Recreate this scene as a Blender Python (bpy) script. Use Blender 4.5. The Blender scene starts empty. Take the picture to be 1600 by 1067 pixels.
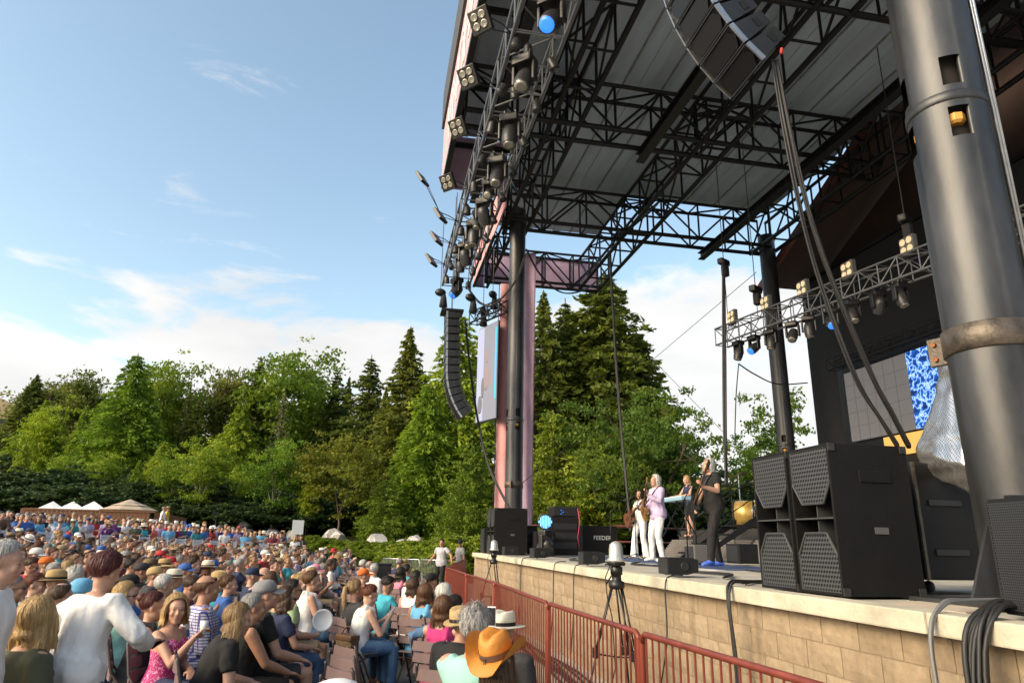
import bpy, bmesh, math, random
import numpy as np
from mathutils import Vector, Matrix, Quaternion
random.seed(7); RNG = np.random.default_rng(11)
sc = bpy.context.scene
C = sc.collection
R_ = math.radians

# ------------------------------------------------------------------ camera
CAMH = 1.8; FPX = 1060.0; PCX, PCY = 800.0, 533.5
YAW, PITCH, ROLL = R_(11.0), R_(16.4), R_(1.0)
_f = np.array([math.sin(YAW)*math.cos(PITCH), math.cos(YAW)*math.cos(PITCH), math.sin(PITCH)])
_r0 = np.array([math.cos(YAW), -math.sin(YAW), 0.0]); _u0 = np.cross(_r0, _f)
_r = _r0*math.cos(ROLL)+_u0*math.sin(ROLL); _u = _u0*math.cos(ROLL)-_r0*math.sin(ROLL)
cam_data = bpy.data.cameras.new('camera'); cam = bpy.data.objects.new('camera', cam_data); C.objects.link(cam)
m = Matrix.Identity(4)
for i in range(3):
    m[i][0] = _r[i]; m[i][1] = _u[i]; m[i][2] = -_f[i]
m[2][3] = CAMH
cam.matrix_world = m
cam_data.sensor_width = 36.0; cam_data.lens = FPX/1600*36.0
cam_data.clip_start = 0.05; cam_data.clip_end = 3000
sc.camera = cam

# ------------------------------------------------------------------ sun, sky, exposure
SUN_EL, SUN_AZ = R_(26.0), math.atan2(-0.93, -0.36)        # azimuth measured from +Y towards +X
world = bpy.data.worlds.new('World'); sc.world = world; world.use_nodes = True
nt = world.node_tree; nt.nodes.clear()
def wn(t, **kw):
    n = nt.nodes.new(t)
    for k, v in kw.items(): setattr(n, k, v)
    return n
def wmath(op, a, b=None):
    n = wn('ShaderNodeMath', operation=op)
    for i, v in enumerate((a, b)):
        if v is None: continue
        if isinstance(v, (int, float)): n.inputs[i].default_value = v
        else: nt.links.new(v, n.inputs[i])
    return n.outputs[0]
sky = wn('ShaderNodeTexSky', sky_type='NISHITA', sun_disc=False)
sky.sun_elevation = SUN_EL; sky.sun_rotation = SUN_AZ
sky.altitude = 300; sky.air_density = 1.0; sky.dust_density = 3.0; sky.ozone_density = 0.7
tc = wn('ShaderNodeTexCoord'); sep = wn('ShaderNodeSeparateXYZ'); nt.links.new(tc.outputs['Generated'], sep.inputs[0])
elev = wmath('ARCSINE', sep.outputs[2])
mp = wn('ShaderNodeMapping'); nt.links.new(tc.outputs['Generated'], mp.inputs[0]); mp.inputs['Scale'].default_value = (1.3, 1.3, 4.2)
mp.inputs['Location'].default_value = (3.1, 0.7, 0.35)
n1 = wn('ShaderNodeTexNoise'); nt.links.new(mp.outputs[0], n1.inputs['Vector']); n1.inputs['Scale'].default_value = 1.9
n1.inputs['Detail'].default_value = 9; n1.inputs['Roughness'].default_value = 0.58; n1.inputs['Distortion'].default_value = 0.35
# the cloud bank lies along the horizon all the way round: noise minus a ramp with elevation
ramp = wmath('SUBTRACT', 0.905, wmath('MULTIPLY', elev, 1.28))
bank = wmath('ADD', wmath('SUBTRACT', n1.outputs[0], 1.0), ramp)
mr = wn('ShaderNodeMapRange', interpolation_type='SMOOTHSTEP'); nt.links.new(bank, mr.inputs[0])
mr.inputs[1].default_value = -0.055; mr.inputs[2].default_value = 0.065
mp2 = wn('ShaderNodeMapping'); nt.links.new(tc.outputs['Generated'], mp2.inputs[0]); mp2.inputs['Scale'].default_value = (2.2, 2.2, 7.5)
mp2.inputs['Rotation'].default_value = (0.18, -0.28, 0); mp2.inputs['Location'].default_value = (0.4, 2.6, 1.1)
n2 = wn('ShaderNodeTexNoise'); nt.links.new(mp2.outputs[0], n2.inputs['Vector']); n2.inputs['Scale'].default_value = 2.4
n2.inputs['Detail'].default_value = 10; n2.inputs['Roughness'].default_value = 0.64; n2.inputs['Distortion'].default_value = 0.5
mr2 = wn('ShaderNodeMapRange', interpolation_type='SMOOTHSTEP'); nt.links.new(n2.outputs[0], mr2.inputs[0])
mr2.inputs[1].default_value = 0.615; mr2.inputs[2].default_value = 0.80
mask = wmath('MINIMUM', wmath('ADD', mr.outputs[0], wmath('MULTIPLY', mr2.outputs[0], 0.6)), 0.94)
# cloud: the sky's own light, whitened, with soft shading of its own from a second noise
n3 = wn('ShaderNodeTexNoise'); nt.links.new(mp.outputs[0], n3.inputs['Vector']); n3.inputs['Scale'].default_value = 3.4; n3.inputs['Detail'].default_value = 6
cr = wn('ShaderNodeMapRange'); nt.links.new(n3.outputs[0], cr.inputs[0]); cr.inputs[1].default_value = 0.3; cr.inputs[2].default_value = 0.72
cr.inputs[3].default_value = 3.0; cr.inputs[4].default_value = 3.75
tint = wn('ShaderNodeMix', data_type='RGBA', blend_type='MULTIPLY'); tint.inputs[0].default_value = 1.0
tint.inputs[6].default_value = (1.0, 0.985, 0.965, 1); nt.links.new(cr.outputs[0], tint.inputs[7])
mix = wn('ShaderNodeMix', data_type='RGBA'); nt.links.new(mask, mix.inputs[0])
stint = wn('ShaderNodeMix', data_type='RGBA', blend_type='MULTIPLY'); stint.inputs[0].default_value = 1.0; stint.inputs[6].default_value = (1.22, 1.22, 1.07, 1); nt.links.new(sky.outputs[0], stint.inputs[7])
nt.links.new(stint.outputs[2], mix.inputs[6]); nt.links.new(tint.outputs[2], mix.inputs[7])
bg = wn('ShaderNodeBackground'); bg.inputs[1].default_value = 0.135; nt.links.new(mix.outputs[2], bg.inputs[0])
wo = wn('ShaderNodeOutputWorld'); nt.links.new(bg.outputs[0], wo.inputs[0])

sun_d = bpy.data.lights.new('sun', 'SUN'); sun_d.energy = 2.25; sun_d.angle = R_(42); sun_d.color = (1.0, 0.80, 0.56)
sun = bpy.data.objects.new('sun', sun_d); C.objects.link(sun)
_sd = Vector((math.sin(SUN_AZ)*math.cos(SUN_EL), math.cos(SUN_AZ)*math.cos(SUN_EL), math.sin(SUN_EL)))
sun.rotation_euler = _sd.to_track_quat('Z', 'Y').to_euler(); sun.location = (0, 0, 40)
sc.view_settings.view_transform = 'Standard'; sc.view_settings.look = 'None'
sc.view_settings.exposure = 1.12; sc.view_settings.gamma = 1.0
sc.cycles.use_denoising = True; sc.cycles.max_bounces = 6; sc.cycles.diffuse_bounces = 3; sc.cycles.glossy_bounces = 2
sc.cycles.transmission_bounces = 3; sc.cycles.transparent_max_bounces = 6
sc.cycles.caustics_reflective = False; sc.cycles.caustics_refractive = False

# ------------------------------------------------------------------ pixel (of the 1600x1067 photograph) to place
def ray(x, y): return _r*((x-PCX)/FPX)+_u*((PCY-y)/FPX)+_f
def at_z(x, y, z):
    d = ray(x, y); t = (z-CAMH)/d[2]; return Vector((d[0]*t, d[1]*t, z))
def at_X(x, y, X):
    d = ray(x, y); t = X/d[0]; return Vector((X, d[1]*t, CAMH+d[2]*t))
def at_Y(x, y, Y):
    d = ray(x, y); t = Y/d[1]; return Vector((d[0]*t, Y, CAMH+d[2]*t))
def at_D(x, y, D):
    d = ray(x, y); return Vector((d[0]*D, d[1]*D, CAMH+d[2]*D))
def to_px(p):
    d = np.array([p[0], p[1], p[2]-CAMH]); z = d @ _f
    return PCX+FPX*(d @ _r)/max(z, 1e-3), PCY-FPX*(d @ _u)/max(z, 1e-3), z

# ------------------------------------------------------------------ materials
MATS = {}
def mat(name, col, rough=0.6, metal=0.0, var=0.0, vs=4.0, bump=0.0, bs=60.0, spec=0.5, stretch=None, emit=None, es=0.0, coords='Object'):
    if name in MATS: return MATS[name]
    ma = bpy.data.materials.new(name); ma.use_nodes = True; t = ma.node_tree
    b = t.nodes['Principled BSDF']; b.inputs['Roughness'].default_value = rough; b.inputs['Metallic'].default_value = metal
    b.inputs['Specular IOR Level'].default_value = spec
    c = tuple(col)+(1,) if len(col) == 3 else col
    b.inputs['Base Color'].default_value = c
    if var > 0 or bump > 0:
        tcn = t.nodes.new('ShaderNodeTexCoord'); mpn = t.nodes.new('ShaderNodeMapping'); t.links.new(tcn.outputs[coords], mpn.inputs[0])
        if stretch: mpn.inputs['Scale'].default_value = stretch
    if var > 0:
        n = t.nodes.new('ShaderNodeTexNoise'); n.inputs['Scale'].default_value = vs; n.inputs['Detail'].default_value = 6; n.inputs['Roughness'].default_value = 0.62
        t.links.new(mpn.outputs[0], n.inputs['Vector'])
        r = t.nodes.new('ShaderNodeValToRGB'); t.links.new(n.outputs[0], r.inputs[0])
        r.color_ramp.elements[0].position = 0.28; r.color_ramp.elements[1].position = 0.74
        r.color_ramp.elements[0].color = tuple(max(0, x*(1-var)) for x in c[:3])+(1,)
        r.color_ramp.elements[1].color = tuple(min(1, x*(1+var)) for x in c[:3])+(1,)
        t.links.new(r.outputs[0], b.inputs['Base Color'])
        rr = t.nodes.new('ShaderNodeMapRange'); t.links.new(n.outputs[0], rr.inputs[0]); rr.inputs[3].default_value = max(0.02, rough-0.12); rr.inputs[4].default_value = min(1, rough+0.12)
        t.links.new(rr.outputs[0], b.inputs['Roughness'])
    if bump > 0:
        n = t.nodes.new('ShaderNodeTexNoise'); n.inputs['Scale'].default_value = bs; n.inputs['Detail'].default_value = 4
        t.links.new(mpn.outputs[0], n.inputs['Vector'])
        bp = t.nodes.new('ShaderNodeBump'); bp.inputs['Strength'].default_value = bump; bp.inputs['Distance'].default_value = 0.02
        t.links.new(n.outputs[0], bp.inputs['Height']); t.links.new(bp.outputs[0], b.inputs['Normal'])
    if emit:
        b.inputs['Emission Color'].default_value = tuple(emit)+(1,); b.inputs['Emission Strength'].default_value = es
    MATS[name] = ma
    return ma
mat('black_steel', (0.008, 0.008, 0.009), 0.45, 0.3, 0.35, 3)
mat('black_paint', (0.006, 0.006, 0.0065), 0.5, 0, 0.3, 6, 0.15, 220)
mat('black_plastic', (0.010, 0.010, 0.011), 0.42, 0, 0.2, 8)
mat('grille', (0.035, 0.035, 0.038), 0.5, 0.5, 0.2, 9)
mat('rubber', (0.014, 0.014, 0.015), 0.55)
mat('alu', (0.42, 0.43, 0.45), 0.35, 0.9, 0.2, 9)
mat('grey_cable', (0.16, 0.16, 0.165), 0.5)
mat('chrome', (0.7, 0.7, 0.72), 0.15, 1.0)
mat('column_steel', (0.062, 0.064, 0.068), 0.44, 0.6, 0.55, 2.6, 0.10, 9, stretch=(1, 1, 0.3))
mat('clamp_steel', (0.11, 0.092, 0.075), 0.5, 0.6, 0.55, 9, 0.2, 40)
mat('rust', (0.25, 0.09, 0.03), 0.8, 0.1, 0.5, 30)
mat('deck_panel', (0.50, 0.60, 0.72), 0.5, 0.1, 0.22, 0.8, stretch=(2, 0.25, 1))
mat('deck_seam', (0.36, 0.38, 0.37), 0.4, 0.5, 0.3, 2)
mat('soffit', (0.33, 0.32, 0.31), 0.6, 0.1, 0.15, 2)
mat('concrete', (0.40, 0.375, 0.32), 0.8, 0, 0.28, 1.6, 0.25, 30)
mat('slab_lip', (0.52, 0.48, 0.37), 0.8, 0, 0.30, 2.4, 0.3, 26)
mat('mortar', (0.33, 0.25, 0.17), 0.95, 0, 0.2, 12)
mat('asphalt', (0.055, 0.057, 0.06), 0.85, 0, 0.3, 3, 0.3, 120)
mat('rail_red', (0.20, 0.045, 0.03), 0.42, 0.2, 0.3, 6)
mat('rail_post', (0.22, 0.045, 0.028), 0.4, 0.2, 0.3, 6)
mat('pink_fabric', (0.66, 0.33, 0.34), 0.85, 0, 0.15, 2.5, 0.35, 3)
mat('purple_fabric', (0.56, 0.40, 0.56), 0.85, 0, 0.15, 2.5, 0.35, 3)
mat('pale_sign', (0.50, 0.34, 0.38), 0.75, 0, 0.2, 3)
mat('white_letter', (0.78, 0.78, 0.76), 0.7)
mat('chair_brown', (0.17, 0.115, 0.115), 0.5, 0, 0.2, 6)
mat('chair_frame', (0.07, 0.055, 0.055), 0.45, 0.3)
mat('chair_white', (0.42, 0.45, 0.50), 0.5, 0, 0.1, 6)
mat('wood_fence', (0.17, 0.075, 0.035), 0.75, 0, 0.35, 3, 0.2, 20, stretch=(1, 1, 8))
mat('white_canvas', (0.80, 0.80, 0.80), 0.8)
mat('tan_canvas', (0.42, 0.34, 0.25), 0.85, 0, 0.1, 4)
mat('bark', (0.10, 0.075, 0.055), 0.9, 0, 0.4, 9, 0.5, 30, stretch=(1, 1, 0.25))
mat('pale_bark', (0.30, 0.26, 0.21), 0.85, 0, 0.3, 9, 0.3, 30, stretch=(1, 1, 0.25))
mat('boulder', (0.36, 0.35, 0.34), 0.85, 0, 0.35, 2.2, 0.6, 8)
mat('soil', (0.022, 0.030, 0.010), 0.95, 0, 0.5, 1.2, 0.5, 12, spec=.05)
mat('dry_hill', (0.45, 0.30, 0.14), 0.95, 0, 0.25, 0.05)
mat('yellow_strap', (0.75, 0.42, 0.02), 0.6)
mat('amber', (0.65, 0.32, 0.06), 0.4)
mat('lamp_glass', (0.28, 0.27, 0.23), 0.15, 0.3)
mat('led_blue', (0.02, 0.08, 0.3), 0.4, emit=(0.03, 0.22, 1.0), es=.7)
mat('led_cyan', (0.02, 0.2, 0.3), 0.4, emit=(0.02, 0.35, 0.8), es=.7)
mat('red_tag', (0.6, 0.03, 0.02), 0.5)
mat('white_plastic', (0.75, 0.75, 0.74), 0.4)

# ------------------------------------------------------------------ mesh building
class MB:
    def __init__(s): s.v = []; s.f = []; s.m = []; s.mi = 0; s.smooth = []; s.sm = False
    def add(s, vs, fs):
        o = len(s.v); s.v.extend([tuple(v) for v in vs])
        for f in fs: s.f.append(tuple(i+o for i in f)); s.m.append(s.mi); s.smooth.append(s.sm)
    def box(s, c, d, rot=None):
        hx, hy, hz = d[0]/2, d[1]/2, d[2]/2
        P = [Vector((x, y, z)) for x in (-hx, hx) for y in (-hy, hy) for z in (-hz, hz)]
        if rot is not None: P = [rot @ p for p in P]
        c = Vector(c); s.add([p+c for p in P], [(0, 1, 3, 2), (4, 6, 7, 5), (0, 4, 5, 1), (2, 3, 7, 6), (0, 2, 6, 4), (1, 5, 7, 3)])
    def bevbox(s, c, d, b=0.02, rot=None):
        # box with chamfered edges
        hx, hy, hz = d[0]/2, d[1]/2, d[2]/2; b = min(b, hx*.9, hy*.9, hz*.9)
        bm = bmesh.new(); bmesh.ops.create_cube(bm, size=1)
        for v in bm.verts: v.co = Vector((v.co.x*d[0], v.co.y*d[1], v.co.z*d[2]))
        bmesh.ops.bevel(bm, geom=bm.edges[:], offset=b, segments=2, affect='EDGES', profile=0.6)
        bm.verts.index_update(); c = Vector(c)
        vs = [((rot @ v.co) if rot is not None else v.co)+c for v in bm.verts]
        s.add(vs, [[v.index for v in f.verts] for f in bm.faces]); bm.free()
    def tube(s, pts, r, n=8, caps=True):
        pts = [Vector(p) for p in pts]; rs = r if isinstance(r, (list, tuple)) else [r]*len(pts)
        rings = []; a = None
        for i, p in enumerate(pts):
            d = (pts[min(i+1, len(pts)-1)]-pts[max(i-1, 0)])
            if d.length < 1e-9: d = Vector((0, 0, 1))
            d.normalize()
            if a is None: a = d.orthogonal().normalized()
            else:
                a = (a-d*a.dot(d))
                a = a.normalized() if a.length > 1e-6 else d.orthogonal().normalized()
            b = d.cross(a)
            rings.append([p+(a*math.cos(2*math.pi*k/n)+b*math.sin(2*math.pi*k/n))*rs[i] for k in range(n)])
        o = [q for ring in rings for q in ring]; fs = []
        for i in range(len(pts)-1):
            for k in range(n):
                k2 = (k+1) % n; fs.append((i*n+k, i*n+k2, (i+1)*n+k2, (i+1)*n+k))
        if caps: fs.append(tuple(range(n-1, -1, -1))); fs.append(tuple((len(pts)-1)*n+k for k in range(n)))
        s.add(o, fs)
    def loft(s, rings, caps=True):
        n = len(rings[0]); o = [q for ring in rings for q in ring]; fs = []
        for i in range(len(rings)-1):
            for k in range(n):
                k2 = (k+1) % n; fs.append((i*n+k, i*n+k2, (i+1)*n+k2, (i+1)*n+k))
        if caps: fs.append(tuple(range(n-1, -1, -1))); fs.append(tuple((len(rings)-1)*n+k for k in range(n)))
        s.add(o, fs)
    def lathe(s, prof, c=(0, 0, 0), n=16, axis=None):
        c = Vector(c); q = axis.to_track_quat('Z', 'Y') if axis is not None else None
        rings = []
        for r, z in prof:
            ring = [Vector((r*math.cos(2*math.pi*k/n), r*math.sin(2*math.pi*k/n), z)) for k in range(n)]
            rings.append([(q @ p if q else p)+c for p in ring])
        s.loft(rings, True)
    def prism(s, poly, d):
        # poly: list of 3D points in a plane, extruded by vector d
        poly = [Vector(p) for p in poly]; d = Vector(d); n = len(poly)
        s.add(poly+[p+d for p in poly], [tuple(range(n-1, -1, -1)), tuple(range(n, 2*n))]+[(k, (k+1) % n, (k+1) % n+n, k+n) for k in range(n)])
    def ell(s, c, r, rot=None, n=12, mrows=8):
        c = Vector(c); rings = []
        for i in range(1, mrows):
            th = math.pi*i/mrows
            rings.append([Vector((r[0]*math.sin(th)*math.cos(2*math.pi*k/n), r[1]*math.sin(th)*math.sin(2*math.pi*k/n), -r[2]*math.cos(th))) for k in range(n)])
        if rot is not None: rings = [[rot @ p for p in q] for q in rings]
        s.loft([[p+c for p in q] for q in rings], True)
    def mesh(s, name, mats):
        me = bpy.data.meshes.new(name); me.from_pydata(s.v, [], s.f)
        for mm in (mats if isinstance(mats, (list, tuple)) else [mats]):
            me.materials.append(MATS[mm] if isinstance(mm, str) else mm)
        if any(s.m): me.polygons.foreach_set('material_index', s.m)
        if any(s.smooth): me.polygons.foreach_set('use_smooth', s.smooth)
        me.update(); return me
    def build(s, name, mats, parent=None, loc=None):
        o = bpy.data.objects.new(name, s.mesh(name, mats)); C.objects.link(o)
        if parent is not None: o.parent = parent
        if loc is not None: o.location = loc
        return o
def tag(o, label=None, cat=None, group=None, kind=None):
    if label: o['label'] = label
    if cat: o['category'] = cat
    if group: o['group'] = group
    if kind: o['kind'] = kind
    return o
def thing(name, label, cat, loc=(0, 0, 0), rz=0.0, group=None):
    o = bpy.data.objects.new(name, None); C.objects.link(o); o.location = loc; o.rotation_euler = (0, 0, rz)
    o.empty_display_size = 0.1
    return tag(o, label, cat, group)
def put(name, me, parent, mtx):
    o = bpy.data.objects.new(name, me); C.objects.link(o); o.parent = parent; o.matrix_basis = mtx; return o
def copy_tree(o, parent=None):
    c = o.copy(); C.objects.link(c)
    if parent is not None: c.parent = parent
    for ch in list(o.children): copy_tree(ch, c)
    return c
_unit = {}
def unit_cyl(mname, n=6):
    k = (mname, n)
    if k not in _unit:
        b = MB(); b.sm = n > 6; b.tube([(0, 0, 0), (0, 0, 1)], 1, n); _unit[k] = b.mesh('bar', mname)
    return _unit[k]
def unit_box(mname):
    k = (mname, 'b')
    if k not in _unit:
        b = MB(); b.box((0, 0, 0), (1, 1, 1)); _unit[k] = b.mesh('box', mname)
    return _unit[k]
def bar(name, p0, p1, r, mname, parent, n=6):
    p0, p1 = Vector(p0), Vector(p1); d = p1-p0; L = d.length
    mt = Matrix.Translation(p0) @ d.to_track_quat('Z', 'Y').to_matrix().to_4x4() @ Matrix.Diagonal((r, r, L, 1))
    return put(name, unit_cyl(mname, n), parent, mt)
def sag(p0, p1, drop, n=14):
    p0, p1 = Vector(p0), Vector(p1); out = []
    for i in range(n+1):
        t = i/n; p = p0.lerp(p1, t); p.z -= drop*4*t*(1-t); out.append(p)
    return out
# ================================================================== terrain
SZ = 1.45
def sstep(a, b, x):
    t = min(1, max(0, (x-a)/(b-a))); return t*t*(3-2*t)
def bed_edge(X):
    if X < -5: return 47.0
    if X < 5: return 47.0-1.7*(X+5)
    return 30.0
def gz(X, Y):
    z = 0.032*max(0.0, min(-X-0.3, 28))+0.050*max(0.0, min(-X, 12.5)-5)+0.32*sstep(23.0, 25.0, math.hypot(X-8, Y-13))*sstep(1, 5, -X)+0.034*max(0.0, min(Y, 75)-27)*sstep(4, -2, X)
    e = Y-bed_edge(X)
    if e > 0: z += 1.0*sstep(0, 9, e)+0.035*max(0, min(e, 90)-6)
    if e > 45 and X < -30: z += 0.22*(e-45)*sstep(-30, -70, X) if e < 150 else 0.22*105*sstep(-30, -70, X)
    return z
xs = sorted(set([round(x, 2) for x in np.concatenate([np.linspace(-400, -60, 18), np.linspace(-60, -24, 13), np.linspace(-24, 12, 37), np.linspace(12, 60, 13), np.linspace(60, 400, 14)])]))
ys = sorted(set([round(y, 2) for y in np.concatenate([np.linspace(-60, 0, 9), np.linspace(0, 64, 65), np.linspace(64, 200, 35), np.linspace(200, 900, 14)])]))
pav, bed = MB(), MB(); pav.sm = bed.sm = True
nx = len(xs); grid = [(x, y, gz(x, y)) for y in ys for x in xs]
pi, bi = {}, {}
def _vi(mb, idx, k):
    if k not in idx: idx[k] = len(mb.v); mb.v.append(grid[k])
    return idx[k]
for j in range(len(ys)-1):
    for i in range(nx-1):
        q = (j*nx+i, j*nx+i+1, (j+1)*nx+i+1, (j+1)*nx+i)
        cx, cy = (xs[i]+xs[i+1])/2, (ys[j]+ys[j+1])/2
        mb, idx = (bed, bi) if (cy > bed_edge(cx) or abs(cx) > 60) else (pav, pi)
        mb.f.append(tuple(_vi(mb, idx, k) for k in q)); mb.m.append(0); mb.smooth.append(True)
tag(pav.build('plaza_ground', 'concrete'), kind='structure')
tag(bed.build('planted_bank', 'soil'), kind='structure')
a = MB()
for i in range(40):
    y0 = 2+i*0.6
    a.add([(-2.0, y0, gz(-2.0, y0)+.006), (0.2, y0, .008), (0.2, y0+.6, .008), (-2.0, y0+.6, gz(-2.0, y0+.6)+.006)], [(0, 1, 2, 3)])
    a.add([(0.2, y0, .008), (1.95, y0, .008), (1.95, y0+.6, .008), (0.2, y0+.6, .008)], [(0, 1, 2, 3)])
tag(a.build('seating_asphalt', 'asphalt'), kind='structure')

# ================================================================== stage
bm_ = bpy.data.materials.new('split_block'); bm_.use_nodes = True; t = bm_.node_tree; b = t.nodes['Principled BSDF']; b.inputs['Roughness'].default_value = 0.9
oi = t.nodes.new('ShaderNodeObjectInfo'); rp = t.nodes.new('ShaderNodeValToRGB'); t.links.new(oi.outputs['Random'], rp.inputs[0])
rp.color_ramp.elements[0].color = (0.275, 0.205, 0.130, 1); rp.color_ramp.elements[1].color = (0.33, 0.255, 0.168, 1)
nz = t.nodes.new('ShaderNodeTexNoise'); nz.inputs['Scale'].default_value = 14; nz.inputs['Detail'].default_value = 8; nz.inputs['Roughness'].default_value = .7
gm = t.nodes.new('ShaderNodeNewGeometry'); t.links.new(gm.outputs['Position'], nz.inputs['Vector'])
mpx = t.nodes.new('ShaderNodeMapping'); mpx.inputs['Scale'].default_value = (1, 2.6, 0.35); t.links.new(gm.outputs['Position'], mpx.inputs[0])
ns = t.nodes.new('ShaderNodeTexNoise'); ns.inputs['Scale'].default_value = 1.6; ns.inputs['Detail'].default_value = 7; t.links.new(mpx.outputs[0], ns.inputs['Vector'])
st = t.nodes.new('ShaderNodeMapRange'); t.links.new(ns.outputs[0], st.inputs[0]); st.inputs[1].default_value = .55; st.inputs[2].default_value = .75; st.inputs[3].default_value = 1.0; st.inputs[4].default_value = 0.62
mx = t.nodes.new('ShaderNodeMix'); mx.data_type = 'RGBA'; mx.blend_type = 'MULTIPLY'; mx.inputs[0].default_value = 1
t.links.new(rp.outputs[0], mx.inputs[6]); t.links.new(st.outputs[0], mx.inputs[7])
mx2 = t.nodes.new('ShaderNodeMix'); mx2.data_type = 'RGBA'; mx2.blend_type = 'OVERLAY'; mx2.inputs[0].default_value = .45
t.links.new(mx.outputs[2], mx2.inputs[6]); t.links.new(nz.outputs[0], mx2.inputs[7]); t.links.new(mx2.outputs[2], b.inputs['Base Color'])
bp = t.nodes.new('ShaderNodeBump'); bp.inputs['Strength'].default_value = .5; bp.inputs['Distance'].default_value = .02; t.links.new(nz.outputs[0], bp.inputs['Height']); t.links.new(bp.outputs[0], b.inputs['Normal'])
MATS['split_block'] = bm_

stage = thing('stage', 'raised concrete stage with tan split block front wall and overhanging pale lip', 'stage', (3.15, 13, 0))
SX, SY = 3.15, 13.0
b = MB(); b.box((6.9, -1.5, 1.37), (13.4, 21.0, 0.12)); b.build('stage_floor', 'concrete', stage)
for i in range(10):                                                  # lip slabs with open joints
    y0 = -1+i*2.32; b = MB(); b.bevbox((0.10, y0+1.16-SY, 1.39), (0.20, 2.305, 0.122), 0.012); b.build('lip_slab', 'slab_lip', stage)
b = MB(); b.box((0.23, -2, 0.66), (0.20, 23, 1.32)); b.box((7, 9.1, 0.66), (13.2, 0.3, 1.32)); b.build('wall_core', 'mortar', stage)
bvar = []
for k in range(6):
    rr = random.Random(k); b = MB(); n1_, n2_ = 6, 4
    V = []; Fc = []
    for j in range(n2_):
        for i in range(n1_):
            ed = (i in (0, n1_-1)) or (j in (0, n2_-1))
            V.append((-(0.006 if ed else 0.011+rr.random()*0.008), (i/(n1_-1)-.5)*0.393, (j/(n2_-1)-.5)*0.193))
    for j in range(n2_-1):
        for i in range(n1_-1): q = j*n1_+i; Fc.append((q, q+n1_, q+n1_+1, q+1))
    o = len(V); V += [(0.05, -.194, -.094), (0.05, .194, -.094), (0.05, .194, .094), (0.05, -.194, .094)]
    c0, c1, c2, c3 = 0, n1_-1, n1_*n2_-1, n1_*(n2_-1)
    Fc += [tuple(range(0, n1_))+(o+1, o), tuple(range(c3, c2+1))[::-1]+(o+3, o+2), tuple(range(0, n1_*n2_, n1_))[::-1]+(o, o+3), tuple(range(c1, c2+1, n1_))+(o+2, o+1)]
    b.add(V, Fc); bvar.append(b.mesh('block', 'split_block'))
spots = []
for j in range(7):
    for i in range(-3, 56):
        y = 1.0+i*0.4+(0.2 if j % 2 else 0); z = 0.03+j*0.2
        if z < 1.3 and 1.2 < y < 21.9: spots.append((y, z))
spots.sort(); rest = MB()
for k, (y, z) in enumerate(spots):
    if k < 300: put('block', bvar[k % 6], stage, Matrix.Translation((0.128, y-SY, z)))
    else: rest.bevbox((0.14, y-SY, z), (0.05, 0.386, 0.186), 0.008)
if rest.v: tag(rest.build('block_courses', 'split_block', stage), kind='stuff')
# blue light on the stage floor is painted as a dark blue strip
b = MB(); b.box((0, 0, 0), (1.5, 9, 0.006)); o = b.build('painted_blue_light', mat('painted_blue_light', (0.04, 0.07, 0.16), 0.9, 0, .3, 8), loc=(6.1, 14.5, SZ-0.016)); tag(o, 'dark blue carpet strip painted as blue light along the stage behind the small speakers', 'glow')
b = MB(); b.box((0, 0, 0), (0.75, 0.62, 0.012), Matrix.Rotation(.35, 3, 'Z')); o = b.build('plywood_board', mat('ply', (.50, .42, .33), .7, 0, .2, 6), loc=(3.72, 4.1, SZ-.012)); tag(o, 'flat tan plywood board lying on the stage beside the subwoofer stack', 'board')

# ================================================================== round steel columns
def col_shell(b, r, z0, z1, holes, n=40, r2=None):
    zs = sorted(set([z0, z1]+[h[2] for h in holes]+[h[3] for h in holes])); r2 = r2 or r
    rad = lambda z: r+(r2-r)*(z-z0)/(z1-z0)
    b.sm = True
    for zi in range(len(zs)-1):
        za, zb = zs[zi], zs[zi+1]
        for k in range(n):
            a0, a1 = 2*math.pi*k/n, 2*math.pi*(k+1)/n; am = (a0+a1)/2
            if any(h[2]-1e-6 <= za and zb <= h[3]+1e-6 and abs((am-h[0]+math.pi) % (2*math.pi)-math.pi) < h[1] for h in holes): 
                # hole: reveal faces give the plate its thickness
                for aa in (a0, a1):
                    if not any(abs((aa+(1e-3 if aa == a0 else -1e-3)*-1-h[0]+math.pi) % (2*math.pi)-math.pi) < h[1] for h in holes):
                        b.add([(rad(za)*math.cos(aa), rad(za)*math.sin(aa), za), (rad(zb)*math.cos(aa), rad(zb)*math.sin(aa), zb), ((rad(zb)-.05)*math.cos(aa), (rad(zb)-.05)*math.sin(aa), zb), ((rad(za)-.05)*math.cos(aa), (rad(za)-.05)*math.sin(aa), za)], [(0, 1, 2, 3)])
                continue
            P = [(rad(z)*math.cos(x), rad(z)*math.sin(x), z) for z, x in ((za, a0), (za, a1), (zb, a1), (zb, a0))]
            b.add(P, [(0, 1, 2, 3)])
    b.sm = False
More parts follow.
